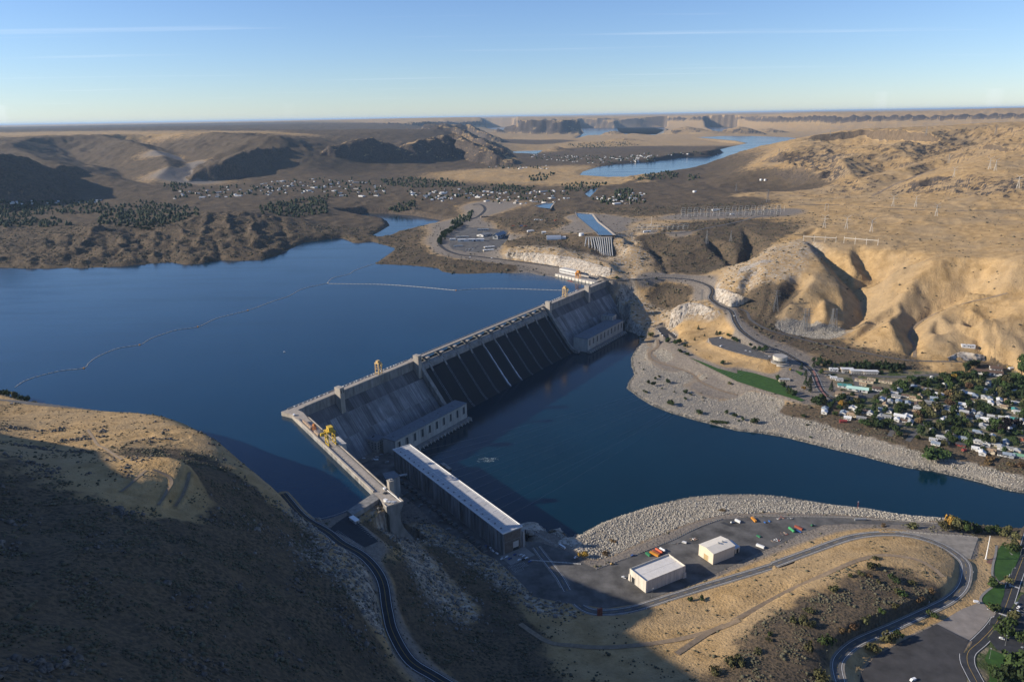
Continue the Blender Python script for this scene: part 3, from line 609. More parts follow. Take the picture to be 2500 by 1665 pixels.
def road(name, tag_, s, half, shoulder, style, label, zs=40, spacing=5, known=False):
    P = wpts(tag_, s, 0) if known else hits(tag_, s, BASEW)
    ln = smooth_line(P, spacing, zs); bench(ln, half + 1.2, shoulder); ROADS.append((name, ln, half, style, label)); return ln

# the ground under the dams stays below their concrete
fa = np.array([-354.8, 1121.2]); fd = np.array([170.6, -253.3]); fd /= np.hypot(*fd); fn = np.array([-fd[1], fd[0]])
DRY = [tuple(dam(-212, -15)[:2]), tuple(dam(-349, -15)[:2]), tuple(fa + fn * 4), tuple(fa + fd * 300 + fn * 4), tuple(fa + fd * 334 + fn * 5), tuple(fa + fd * 334 + fn * 60), tuple(fa + fd * 60 + fn * 75), tuple(dam(-240, 86)[:2]), tuple(dam(-212, 90)[:2])]
_m = inside(XX, YY, DRY) & (YY < 1500); H[_m] = np.minimum(H[_m], 9.0); BUILT |= _m
R_HILL = road('road', 's', '690 1205 108,740 1262 108,798 1297 108,834 1326 107,878 1350 106,908 1377 104,929 1407 102,938 1436 99,942 1466 96,947 1496 93,960 1545 89,1000 1611 84,1060 1650 80,1126 1690 76', 6.0, 9, 'hill', '', known=True)
R_LOOP = road('road', 'x', '', 0, 0, '', '') if False else None
loop_pts = np.vstack([wpts('L', '900 700 14.2,1050 900 14.2,1250 1150 14.2', 0), wpts('4', '230 780 14.2,300 900 14.2,400 1010 14.3,520 1055 14.6,700 1050 15,860 1020 15.5,1000 975 16,1300 880 17.5,1700 760 19,2100 640 21', 0),
                      wpts('5', '300 600 23,600 490 25,900 385 28,1100 350 30,1300 345 32,1500 375 34,1700 450 35,1850 560 36,1880 650 37,1850 780 38,1750 880 39,1600 960 40,1300 1100 42,1000 1230 44,860 1340 46,820 1430 48,850 1568 50,900 1640 51', 0)])
R_LOOP = smooth_line(loop_pts, 4, 40); bench(R_LOOP, 6.6, 5); ROADS.append(('road', R_LOOP, 5.2, 'loop', ''))
hw = np.vstack([wpts('7', '-60 1022 110.5,0 1020 110.3,140 1015 109,260 1008 107,400 1015 104,480 1030 102,550 1060 98,565 1090 96,555 1125 93,600 1165 88,670 1200 82,695 1260 74,730 1310 67,800 1365 58,880 1402 52,960 1432 47,1040 1475 42', 0), wpts('6', '590 500 36.5,640 570 32,690 680 28,790 760 24,850 800 23', 0)])
R_HW = smooth_line(hw, 6, 60); bench(R_HW, 8, 10); ROADS.append(('highway', R_HW, 7.5, 'hw', ''))
R_IND = road('highway', '8', '1040 735 150,1100 735 150,1130 770 146,1080 820 140,1000 850 136,900 890 133,820 960 127,800 1010 123,850 1060 119,950 1095 116,1100 1110 114,1300 1135 112.5,1500 1160 111.5,1700 1190 111,1900 1230 110.3,2000 1268 110', 6.5, 8, 'hw', '', known=True, spacing=8)
R_SHORE = road('road', 'A', '-200 245 112,0 262 113,150 275 113,400 305 113,700 345 112,900 375 112,1050 400 112', 6.5, 6, 'plain', '', known=True)
R_BENCH = road('track', '2', '1700 770 19,1700 830 12,1640 870 10,1640 920 10,1700 955 10,1850 1000 10,1980 1050 10,2060 1120 10,2200 1180 10,2355 1225 10', 3.6, 4, 'track', '', known=True)
R_SIDE = road('road', '7', '700 1180,760 1205,785 1250,870 1300,1000 1340,1200 1390,1400 1430,1600 1470,1750 1485,2000 1490', 4.0, 5, 'plain', '')
R_TRACK = road('track', '5', '-500 1330,-250 1170,0 1040,400 830,800 640,1000 560,1200 522,1450 550,1600 620,1690 700', 3.0, 3, 'track', '')
R_TRACK2 = road('track', '4', '-100 1150,0 1230,150 1300,350 1330,600 1345,900 1320,1200 1280,1500 1200,1700 1120', 3.0, 3, 'track', '')
R_STREET = road('street', '5', '2420 300 26,2385 420 28.5,2340 560 31,2280 720 33.5,2200 950 36,2110 1100 38,2000 1220 39.6,1900 1310 41,1890 1400 42,1930 1490 43,1990 1600 44', 7.5, 5, 'street', '', known=True, spacing=4)
R_TOWN = road('street', '6', '660 520 32.5,800 535 30.5,1000 555 30,1200 570 29.5,1400 570 30,1600 555 31.5,1850 545 33', 6.0, 4, 'plain', '', known=True)
R_TOWN2 = road('street', '6', '960 560 28,1000 680 24,1020 740 22,1200 690 23,1500 640 26', 6.0, 4, 'plain', '', known=True)
R_TOWN3 = road('street', '6', '1020 740 22,1250 740 22,1500 795 22.5,1700 820 22.5,2000 880 22.5,2355 950 22.5', 5.0, 4, 'plain', '', known=True)
R_TOWN4 = road('street', '6', '1650 1040 18.5,1850 1090 18.5,2000 1140 18.5,2200 1190 18,2400 1230 18', 5.0, 4, 'plain', '', known=True)
R_TOWN5 = road('street', '6', '1500 795 22.5,1400 900 20,1300 990 18.5,1250 1060 17', 4.5, 4, 'plain', '', known=True)
R_TOWN6 = road('street', '6', '1700 820 22.5,1560 940 20,1450 1040 18,1400 1100 17', 4.5, 4, 'plain', '', known=True)
R_UP = road('road', '7', '1000 592 199,1150 590 205,1300 592 211,1500 606 217,1800 620 227,2100 622 233,2420 620 240', 6, 8, 'plain', '', known=True, spacing=15)
R_PIPE = road('road', '7', '-40 775,100 770,250 755,400 748,550 720,700 690,850 655,1000 650', 5, 6, 'plain', '', spacing=10)
R_GULLY = road('track', '7', '2260 1095,2150 1125,2000 1155,1850 1215,1740 1275,1695 1340,1725 1400,1725 1465', 3.5, 4, 'track', '', spacing=8)
R_RISE = road('track', '7', '1480 540,1560 500,1620 470,1720 430,1850 382', 5, 5, 'track', '', spacing=15)
for t_ in ('720 500,760 560,800 620,860 655,930 700,1000 745', '990 1010,1060 960,1130 890,1200 835', '1300 1120,1380 1010,1410 950,1390 890,1330 850,1260 830', '1440 1130,1500 1040,1540 930,1556 850'): road('track', 'A', t_, 1.7, 3, 'track', '', spacing=3)
# flat pads
YARD = wpts('4', '-60 470 14,60 480 14,300 560 14,430 660 14,520 700 14,700 640 14,1000 520 14,1300 385 14,1550 295 14,1800 275 14,2355 272 14', 0); YARD2 = wpts('5', '850 215 14.2,1300 245 15,1680 270 16,1690 285 16,1200 268 15,900 262 14.5,700 275 14,620 310 14,500 350 14,380 420 14,180 500 14', 0)
YARD = np.vstack([YARD, YARD2, wpts('4', '1500 745 14,1250 850 14,1050 920 14,930 985 14,800 1000 14,600 1030 14,430 1000 14,250 980 14,0 930 14', 0), wpts('3', '1960 1290 14,1830 1160 14,1720 1060 14,1600 1000 14,1480 900 14,1350 850 14,1200 740 14,1000 560 14,850 440 14,640 330 14,600 270 14', 0), [tuple(dam(-232, 88)) , (-172, 1144, 14), (15, 878, 14)]])
LOT_HILL = wpts('3', '345 815 107,430 745 107,500 700 107,560 735 107,752 912 106.5,640 962 106.5,500 880 106.7', 0)
LOT_VIS = wpts('7', '540 1355 47,600 1345 47,700 1370 47,800 1412 47,905 1465 47,880 1480 47,760 1455 47,640 1420 47,560 1390 47', 0)
LOT_BIG = wpts('5', '1000 1600 41,1020 1480 41,1130 1350 41,1400 1200 41,1640 1085 41,1900 1225 41,1850 1330 41.5,1860 1450 42,1900 1600 42.5', 0)
LOT_IND = wpts('8', '905 940 127,1010 895 131,1160 905 129,1290 920 128,1290 1000 124.5,1240 1040 121.5,1100 1080 119,900 1060 119.5,870 1030 121', 0)
LOT_RIV = wpts('2', '1685 680 20,1760 665 20,1865 745 20,1850 775 20,1790 720 20,1755 745 20', 0)
LOT_YARD2 = wpts('8', '1380 1005 142,1500 960 144,1680 985 145,1700 1000 145,1560 1020 143', 0)
GRAV = wpts('5', '1180 322 31.5,1500 330 33.4,1980 378 33.2,1915 560 34.5,1870 540 35.5,1720 440 35,1500 362 33.6,1300 332 32', 0)
PLAZA = wpts('5', '1640 1085 40,1850 960 38,2010 900 37,2060 960 37,2125 1000 37,2060 1090 38,1980 1180 39,1880 1225 40', 0)
CARPARK = wpts('5', '2330 850 36,2420 800 35,2500 1250 38,2420 1500 40,2300 1380 40,2130 1290 40.2,2060 1200 39.8,2150 1090 38.2,2230 1020 37', 0)
LAWN_N = wpts('5', '2165 440 31.6,2215 440 31.4,2260 480 31.2,2330 500 31,2290 600 32,2230 700 33.5,2150 735 34,2115 690 34,2110 600 33.6,2130 500 32.6', 0)
LAWN_S = wpts('5', '2150 760 34.5,2200 765 34.5,2190 850 35.4,2150 960 36.2,2085 955 36.6,2020 915 36.8,2010 870 36.6,2060 810 35.6', 0)
LAWN_E = wpts('5', '2070 1290 40.5,2200 1340 40.4,2355 1400 40.2,2355 1560 41,2060 1600 43,2080 1440 41.6,2030 1380 41.2', 0)
LAWN_W = wpts('2', '1960 920 25.2,2050 950 25.2,2200 1010 25.2,2355 1050 25.2', 0); LAWN_W = np.vstack([LAWN_W, wpts('6', '0 515 25.4,130 540 25.6,330 600 25.6,400 660 25.4,420 700 25.2,555 765 24.6,520 775 24.4,420 740 24.8,220 680 25,0 610 25', 0)])
for poly, soft in ((YARD, 8), (LOT_HILL, 6), (LOT_VIS, 6), (LOT_BIG, 5), (LOT_IND, 10), (LOT_RIV, 5), (GRAV, 4), (PLAZA, 3), (CARPARK, 3), (LAWN_W, 8), (LAWN_N, 2), (LAWN_S, 2), (LAWN_E, 2)):
    zmean = float(np.mean(poly[:, 2]))
    pa = np.array(poly); m = (XX > pa[:, 0].min() - soft) & (XX < pa[:, 0].max() + soft) & (YY > pa[:, 1].min() - soft) & (YY < pa[:, 1].max() + soft)
    Ap = np.c_[pa[:, 0], pa[:, 1], np.ones(len(pa))]; cf = np.linalg.lstsq(Ap, pa[:, 2], rcond=None)[0]
    flatten(poly, (cf[0] * XX + cf[1] * YY + cf[2])[m] - .15, soft)
# ------------------------------------------------------------------ the land itself
def terrain_material():
    m = bpy.data.materials.new('land'); m.use_nodes = True; N, L = nodes(m); b = N['Principled BSDF']; b.inputs['Roughness'].default_value = 0.95; b.inputs['Specular IOR Level'].default_value = 0.1
    geo = N.new('ShaderNodeNewGeometry'); P = geo.outputs['Position']
    def noise(sc, det=6, ro=.6, vec=P, dist=0.0):
        n = N.new('ShaderNodeTexNoise'); n.inputs['Scale'].default_value = sc; n.inputs['Detail'].default_value = det; n.inputs['Roughness'].default_value = ro; n.inputs['Distortion'].default_value = dist
        L.new(vec, n.inputs['Vector']); return n.outputs['Fac']
    def mrange(v, a, b_, lo=0.0, hi=1.0):
        r = N.new('ShaderNodeMapRange'); r.interpolation_type = 'SMOOTHSTEP'
        for i, q in ((1, a), (2, b_), (3, lo), (4, hi)): r.inputs[i].default_value = q
        L.new(v, r.inputs[0]); return r.outputs[0]
    def mth(op, a, b_=None):
        n = N.new('ShaderNodeMath'); n.operation = op
        for i, v in enumerate((a, b_)):
            if v is None: continue
            if isinstance(v, (int, float)): n.inputs[i].default_value = v
            else: L.new(v, n.inputs[i])
        return n.outputs[0]
    def mix(f, a, b_):
        x = N.new('ShaderNodeMix'); x.data_type = 'RGBA'
        for k, v in (('Factor', f), ('A', a), ('B', b_)):
            if isinstance(v, tuple): x.inputs[k].default_value = (*v, 1)
            elif isinstance(v, (int, float)): x.inputs[k].default_value = v
            else: L.new(v, x.inputs[k])
        return x.outputs['Result']
    a1 = N.new('ShaderNodeAttribute'); a1.attribute_name = 'surf1'; s1 = N.new('ShaderNodeSeparateColor'); L.new(a1.outputs['Color'], s1.inputs[0])
    a2 = N.new('ShaderNodeAttribute'); a2.attribute_name = 'surf2'; s2 = N.new('ShaderNodeSeparateColor'); L.new(a2.outputs['Color'], s2.inputs[0])
    scrub, gran, bas = s1.outputs[0], s1.outputs[1], s1.outputs[2]; cob, town, dirt = s2.outputs[0], s2.outputs[1], s2.outputs[2]
    sepn = N.new('ShaderNodeSeparateXYZ'); L.new(geo.outputs['True Normal'], sepn.inputs[0]); nz = sepn.outputs[2]
    big, mid, fin, tiny = noise(.006, 8), noise(.045, 7, .62), noise(.22, 6, .68), noise(.9, 4, .7)
    grass = mix(mrange(mid, .35, .65), (.33, .215, .095), (.47, .315, .15))
    grass = mix(mrange(big, .4, .66), grass, mix(.55, grass, (.33, .25, .155)))
    grass = mix(mth('MULTIPLY', mrange(fin, .56, .70), .55), grass, (.15, .115, .065))
    vor = N.new('ShaderNodeTexVoronoi'); vor.inputs['Scale'].default_value = .26; L.new(P, vor.inputs['Vector']); vor.inputs['Randomness'].default_value = 1
    spots = mrange(vor.outputs['Distance'], .30, .52, 1, 0)
    dens = mrange(noise(.02, 5), .35, .6)
    sage = mix(mth('MULTIPLY', mth('MULTIPLY', spots, dens), .8), mix(mrange(fin, .4, .6), (.095, .073, .05), (.155, .112, .068)), (.038, .036, .026))  # dark sage tone; on the near hill it also stands in for shade
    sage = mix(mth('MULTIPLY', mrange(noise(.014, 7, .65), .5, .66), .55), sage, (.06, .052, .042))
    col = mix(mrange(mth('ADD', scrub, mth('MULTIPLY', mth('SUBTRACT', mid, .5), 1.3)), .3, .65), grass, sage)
    townc = mix(mrange(mid, .42, .58), (.06, .08, .03), (.20, .17, .115)); townc = mix(mrange(fin, .6, .68), townc, (.06, .085, .03))
    col = mix(mrange(town, .35, .65), col, townc)
    # rock shows where the ground is steep
    strk = N.new('ShaderNodeMapping'); strk.inputs['Scale'].default_value = (1, 1, .25); L.new(P, strk.inputs[0])
    rn = noise(.12, 8, .7, strk.outputs[0], .6)
    steep = mrange(mth('ADD', nz, mth('MULTIPLY', mth('SUBTRACT', rn, .5), .5)), .70, .91, 1, 0)
    granc = mix(mrange(rn, .38, .62), (.15, .13, .11), (.46, .405, .325)); granc = mix(mth('MULTIPLY', mrange(noise(.03, 4), .55, .7), .5), granc, (.34, .24, .15))
    gm = mth('MULTIPLY', mrange(gran, .25, .7), mth('MAXIMUM', steep, mth('MULTIPLY', mrange(rn, .47, .58), .9)))
    col = mix(gm, col, granc)
    basc = mix(mrange(rn, .4, .6), (.045, .039, .036), (.11, .09, .075))
    bm_ = mth('MULTIPLY', mrange(bas, .2, .6), mrange(mth('ADD', mth('MULTIPLY', mth('SUBTRACT', 1.0, nz), 1.6), noise(.025, 6, .6)), .55, .78))
    col = mix(bm_, col, basc)
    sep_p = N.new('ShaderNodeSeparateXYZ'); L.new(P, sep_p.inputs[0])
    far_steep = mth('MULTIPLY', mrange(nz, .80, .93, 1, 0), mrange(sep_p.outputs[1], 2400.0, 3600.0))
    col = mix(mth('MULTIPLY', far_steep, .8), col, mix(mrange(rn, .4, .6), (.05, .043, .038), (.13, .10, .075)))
    vc = N.new('ShaderNodeTexVoronoi'); vc.inputs['Scale'].default_value = .55; L.new(P, vc.inputs['Vector'])
    cobc = mix(mrange(vc.outputs['Distance'], .15, .6), (.43, .385, .31), (.20, .18, .15)); cobc = mix(mrange(mid, .5, .72), cobc, (.36, .30, .22))
    col = mix(mrange(mth('ADD', cob, mth('MULTIPLY', mth('SUBTRACT', mid, .5), .8)), .25, .5), col, cobc)
    dirtc = mix(mrange(fin, .35, .65), (.17, .145, .12), (.25, .215, .175))
    col = mix(mrange(dirt, .45, .75), col, dirtc)
    L.new(col, b.inputs['Base Color'])
    hsum = mth('ADD', mth('MULTIPLY', rn, 2.2), mth('ADD', mth('MULTIPLY', fin, .9), mth('MULTIPLY', spots, .35)))
    bp = N.new('ShaderNodeBump'); bp.inputs['Strength'].default_value = .85; bp.inputs['Distance'].default_value = 1.0; L.new(hsum, bp.inputs['Height']); L.new(bp.outputs[0], b.inputs['Normal'])
    return m
M_LAND = terrain_material()
ii = np.arange(NR * NC).reshape(NR, NC)
quads = np.stack([ii[:-1, :-1], ii[:-1, 1:], ii[1:, 1:], ii[1:, :-1]], -1).reshape(-1, 4)
V = np.stack([XX, YY, H], -1).reshape(-1, 3)
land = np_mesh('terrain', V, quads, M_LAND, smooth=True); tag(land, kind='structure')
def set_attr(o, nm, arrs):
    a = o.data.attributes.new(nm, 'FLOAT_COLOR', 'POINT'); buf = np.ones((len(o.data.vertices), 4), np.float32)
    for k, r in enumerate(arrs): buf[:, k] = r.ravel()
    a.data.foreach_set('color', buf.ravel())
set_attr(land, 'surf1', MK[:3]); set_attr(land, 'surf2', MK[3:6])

# ------------------------------------------------------------------ water
def water_material(name, deep, rough, wave, strength):
    m = bpy.data.materials.new(name); m.use_nodes = True; N, L = nodes(m); b = N['Principled BSDF']
    b.inputs['Roughness'].default_value = rough; b.inputs['IOR'].default_value = 1.33; b.inputs['Specular IOR Level'].default_value = .5
    g = N.new('ShaderNodeNewGeometry'); n1 = N.new('ShaderNodeTexNoise'); n1.inputs['Scale'].default_value = wave; n1.inputs['Detail'].default_value = 6; n1.inputs['Roughness'].default_value = .65; L.new(g.outputs['Position'], n1.inputs['Vector'])
    n2 = N.new('ShaderNodeTexNoise'); n2.inputs['Scale'].default_value = .0045; n2.inputs['Detail'].default_value = 5; L.new(g.outputs['Position'], n2.inputs['Vector'])
    r = N.new('ShaderNodeMapRange'); r.inputs[1].default_value = .35; r.inputs[2].default_value = .65; L.new(n2.outputs['Fac'], r.inputs[0])
    mx = N.new('ShaderNodeMix'); mx.data_type = 'RGBA'; mx.inputs['A'].default_value = (*deep, 1); mx.inputs['B'].default_value = (*(c * 1.25 for c in deep), 1); L.new(r.outputs[0], mx.inputs['Factor']); L.new(mx.outputs['Result'], b.inputs['Base Color'])
    rr = N.new('ShaderNodeMapRange'); rr.inputs[1].default_value = .35; rr.inputs[2].default_value = .65; rr.inputs[3].default_value = strength * .5; rr.inputs[4].default_value = strength * 1.3; L.new(n2.outputs['Fac'], rr.inputs[0])
    mpw = N.new('ShaderNodeMapping'); mpw.inputs['Scale'].default_value = (.0022, .017, .01); mpw.inputs['Rotation'].default_value = (0, 0, .35); L.new(g.outputs['Position'], mpw.inputs[0]); n3 = N.new('ShaderNodeTexNoise'); n3.inputs['Scale'].default_value = 1; n3.inputs['Detail'].default_value = 7; n3.inputs['Roughness'].default_value = .7; L.new(mpw.outputs[0], n3.inputs['Vector'])
    r3 = N.new('ShaderNodeMapRange'); r3.inputs[1].default_value = .46; r3.inputs[2].default_value = .66; r3.inputs[3].default_value = rough; r3.inputs[4].default_value = rough + .09; L.new(n3.outputs['Fac'], r3.inputs[0]); L.new(r3.outputs[0], b.inputs['Roughness'])
    bp = N.new('ShaderNodeBump'); bp.inputs['Distance'].default_value = 1.0; L.new(rr.outputs[0], bp.inputs['Strength']); L.new(n1.outputs['Fac'], bp.inputs['Height']); L.new(bp.outputs[0], b.inputs['Normal'])
    return m
M_LAKE = water_material('lake_water', (.002, .024, .050), .13, .22, .18)
M_RIVER = water_material('river_water', (.0005, .017, .030), .10, .16, .12)
def water(name, poly, z, m):
    bm = bmesh.new(); vs_ = [bm.verts.new((p[0], p[1], z)) for p in poly]; f = bm.faces.new(vs_); f.normal_update()
    if f.normal.z < 0: f.normal_flip()
    bmesh.ops.triangulate(bm, faces=bm.faces[:]); me = bpy.data.meshes.new(name); bm.to_mesh(me); bm.free(); me.materials.append(m)
    o = bpy.data.objects.new(name, me); C.objects.link(o); return tag(o, kind='structure')
def grow(poly, e):
    """outline pushed outwards so the water runs under its banks"""
    p = np.array(poly); area = .5 * np.sum(p[:, 0] * np.roll(p[:, 1], -1) - p[:, 1] * np.roll(p[:, 0], -1)); sg = 1 if area > 0 else -1
    dn = np.roll(p, -1, 0) - np.roll(p, 1, 0); nn = np.c_[dn[:, 1], -dn[:, 0]] * sg; nn /= np.linalg.norm(nn, axis=1)[:, None] + 1e-9
    return [tuple(q) for q in p + nn * e]
water('reservoir', LAKE, LAKE_Z, M_LAKE); water('river', RIVER, 0.0, M_RIVER); water('bay', BAY, BAY_Z, M_LAKE)
water('lake', BANKS, BANKS_Z, M_LAKE)
for p in UPPER: water('lake', p, BANKS_Z, M_LAKE)
for p in CANAL: water('canal', p, CANAL_Z, M_LAKE)
# ------------------------------------------------------------------ materials of the works
K_LIGHT = mat('pale_concrete', (.40, .355, .295), .85, .16, .12, .15, stretch=(1, 1, .4))
K_DECK = mat('deck_concrete', (.38, .33, .27), .9, .14, .25, .05)
K_GREY = mat('grey_concrete', (.24, .23, .21), .9, .22, .15, .2, stretch=(1, 1, .25))
K_WALL = mat('weathered_concrete', (.28, .27, .255), .9, .35, .10, .2, stretch=(1, 1, .15))
K_ROOFG = mat('grey_roofing', (.17, .18, .19), .85, .12, .2)
K_ROOFW = mat('pale_roofing', (.50, .47, .42), .8, .08, .15)
K_DARK = mat('dark_opening', (.03, .032, .035), .5, .2, 1)
K_GLASS = mat('dark_glazing', (.05, .06, .065), .2, .2, .5, spec=.5)
K_STEEL = mat('grey_steel', (.30, .31, .31), .5, .15, .6, metal=.3)
K_WHITE = mat('white_paint', (.78, .77, .73), .6, .06, .6)
K_YELLOW = mat('yellow_paint', (.62, .42, .05), .55, .12, .3)
K_BEIGE = mat('buff_paint', (.66, .45, .19), .6, .12, .3)
K_ORANGE = mat('rust_orange_paint', (.50, .20, .06), .7, .2, .5)
K_TAN = mat('tan_blocks', (.42, .31, .22), .85, .15, .4)
K_FOAM = mat('falling_water', (.62, .68, .74), .6, .35, .25, stretch=(.3, 3, 3))
K_SEEP = mat('seeping_water', (.26, .32, .38), .5, .3, .3)
def streaked(name, col, dark, light, spec=.2):
    """concrete face with runs of dark stain and pale lime down the slope, different on each block"""
    m = bpy.data.materials.new(name); m.use_nodes = True; N, L = nodes(m); b = N['Principled BSDF']; b.inputs['Roughness'].default_value = .8; b.inputs['Specular IOR Level'].default_value = spec
    t = N.new('ShaderNodeTexCoord'); oi = N.new('ShaderNodeObjectInfo')
    def nz(sc, det, off):
        mp = N.new('ShaderNodeMapping'); mp.inputs['Scale'].default_value = sc; L.new(t.outputs['Object'], mp.inputs[0])
        ad = N.new('ShaderNodeVectorMath'); ad.operation = 'ADD'; L.new(mp.outputs[0], ad.inputs[0]); cx = N.new('ShaderNodeCombineXYZ'); ml = N.new('ShaderNodeMath'); ml.operation = 'MULTIPLY'; ml.inputs[1].default_value = off; L.new(oi.outputs['Random'], ml.inputs[0]); L.new(ml.outputs[0], cx.inputs[1]); L.new(cx.outputs[0], ad.inputs[1])
        n = N.new('ShaderNodeTexNoise'); n.inputs['Scale'].default_value = 1; n.inputs['Detail'].default_value = det; n.inputs['Roughness'].default_value = .65; L.new(ad.outputs[0], n.inputs['Vector']); return n.outputs['Fac']
    def rng_(v, a, b_, lo=0., hi=1.):
        r = N.new('ShaderNodeMapRange'); 
        for i, q in ((1, a), (2, b_), (3, lo), (4, hi)): r.inputs[i].default_value = q
        L.new(v, r.inputs[0]); return r.outputs[0]
    def mx(f, a, b_):
        x = N.new('ShaderNodeMix'); x.data_type = 'RGBA'
        for k, v in (('Factor', f), ('A', a), ('B', b_)):
            if isinstance(v, tuple): x.inputs[k].default_value = (*v, 1)
            else: L.new(v, x.inputs[k])
        return x.outputs['Result']
    c = mx(rng_(nz((.45, .012, .012), 5, 90), .38, .62), dark, col)
    c = mx(rng_(nz((.9, .02, .02), 4, 300), .62, .72, 0, .7), c, light)
    c = mx(rng_(nz((.05, .05, .05), 5, 0), .4, .62, 0, .6), c, dark)
    hs = N.new('ShaderNodeHueSaturation'); L.new(rng_(oi.outputs['Random'], 0, 1, .72, 1.28), hs.inputs['Value']); L.new(c, hs.inputs['Color']); L.new(hs.outputs[0], b.inputs['Base Color'])
    return m
K_FACE = streaked('stained_dam_face', (.30, .295, .285), (.12, .12, .125), (.55, .54, .51))
K_FACE_UP = streaked('dark_upper_face', (.16, .158, .158), (.08, .08, .085), (.30, .295, .29))
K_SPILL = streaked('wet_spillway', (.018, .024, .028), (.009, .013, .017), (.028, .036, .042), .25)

# ------------------------------------------------------------------ the main dam
DAM = empty('dam', (O_[0], O_[1], 0), .9833)
tag(DAM, 'long straight concrete gravity dam with spillway and square towers across the river', 'dam')
Y = lambda t: -t                       # local y points upstream
S_E, S_W = -352.0, 842.0
def prof_mb(prof, a, b): return MB().extrude([(Y(t), z) for t, z in prof], a, b, 'x')
BODY = [(-25, -20), (-25, 108.2), (-9.3, 108.2), (-9.3, 91), (63.4, 0), (63.4, -20)]
prof_mb(BODY, S_E, -29).build('dam_wall', K_FACE, DAM); prof_mb(BODY, 476, S_W).build('dam_wall', K_FACE, DAM)
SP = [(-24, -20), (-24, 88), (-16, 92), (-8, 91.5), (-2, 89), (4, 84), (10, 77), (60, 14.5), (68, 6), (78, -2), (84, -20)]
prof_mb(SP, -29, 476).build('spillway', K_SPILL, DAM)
MB().box(S_E - 2, -29, Y(-9), Y(-25.4), 108.2, 109).build('roadway', K_DECK, DAM); MB().box(476, S_W + 2, Y(-9), Y(-25.4), 108.2, 109).build('roadway', K_DECK, DAM)
MB().box(-29, 476, Y(-14), Y(-25.4), 107.6, 109.05).build('road_bridge', K_DECK, DAM)
for a, b in ((S_E + 6, -41), (-30, 474), (484, S_W)): MB().box(a, b, Y(-25.2), Y(-25.9), 108.6, 110.2).build('parapet', K_LIGHT, DAM)
for a, b in ((S_E + 28, -253), (-243, -41), (484, 687), (697, S_W)): MB().box(a, b, Y(-8.8), Y(-9.4), 108.4, 110.0).build('parapet', K_LIGHT, DAM)
MB().box(-30, 474, Y(-13.9), Y(-14.4), 108.6, 110.0).build('parapet', K_LIGHT, DAM)
# bright upper wall, one panel per block
k = 0
for a0, a1 in ((S_E + 24, -30), (477, S_W - 4)):
    n = int(round((a1 - a0) / 15.24)); w = (a1 - a0) / n
    for i in range(n):
        a = a0 + i * w; MB().box(a + .06, a + w - .06, Y(-9.28), Y(-9.1 + .05 * (i % 3)), 91.4 + .3 * (i % 2), 108.15).build('wall_panel', K_GREY, DAM)
        for zt, zb, m_, pr in ((91.2, 73.0, K_FACE_UP, .25), (72.7, 40.5, K_FACE, .16), (40.3, 3.0, K_FACE, .2)):
            t0, t1 = -9.3 + (91 - zt) * .8 + .3, -9.3 + (91 - zb) * .8; e = pr + .1 * ((i * 7 + int(zb)) % 3)
            nx, nz_ = .78 * e, .62 * e
            mb = MB(); v = [(a + .08, Y(t0), zt), (a + w - .08, Y(t0), zt), (a + w - .08, Y(t1), zb), (a + .08, Y(t1), zb)]
            mb.v += v + [(p[0], p[1] - nx, p[2] + nz_) for p in v]; mb.f += [(3, 2, 1, 0), (4, 5, 6, 7), (0, 1, 5, 4), (1, 2, 6, 5), (2, 3, 7, 6), (3, 0, 4, 7)]
            mb.build('face_block', m_, DAM)
# gates, piers, seams
pier_s = [45.72 * i for i in range(11)]
GATE = [(-15, 99.6), (-8, 99.6), (-3.5, 97.5), (-.5, 93.5), (.9, 88.5), (.6, 85.6), (-4, 86.5), (-15, 90)]
edges = [-30] + pier_s + [475]
for i in range(12):
    a, b = edges[i] + 2.6, edges[i + 1] - 2.6
    g = prof_mb(GATE, a, b).build('drum_gate', K_GREY, DAM)
for i, s0 in enumerate(pier_s):
    p = prof_mb([(-25, 80), (-25, 107.6), (-3.6, 107.6), (-3.2, 104.5), (-5, 98), (2.5, 90), (8, 80)], s0 - 2.3, s0 + 2.3).build('pier', K_GREY, DAM)
    MB().box(s0 - 4, s0 + 4, Y(-2.8), Y(-9), 106.2, 107.9).build('pier_cap', K_DECK, p)
    mbs = MB()
    for off in (-1.6, 1.9):
        q = [(4 + .5, 84), (10, 77), (60, 14.5), (68, 6), (77, -.6)]; wv = .28 + .16 * ((i * 3 + int(off * 2)) % 3)
        for (t0, z0), (t1, z1) in zip(q[:-1], q[1:]):
            j0 = random.uniform(-.15, .15)
            mbs.poly([(s0 + off - wv + j0, Y(t0 + .2), z0 + .18), (s0 + off + wv + j0, Y(t0 + .2), z0 + .18), (s0 + off + wv - j0, Y(t1 + .2), z1 + .18), (s0 + off - wv - j0, Y(t1 + .2), z1 + .18)])
    mbs.build('seepage_line', K_SEEP, DAM)
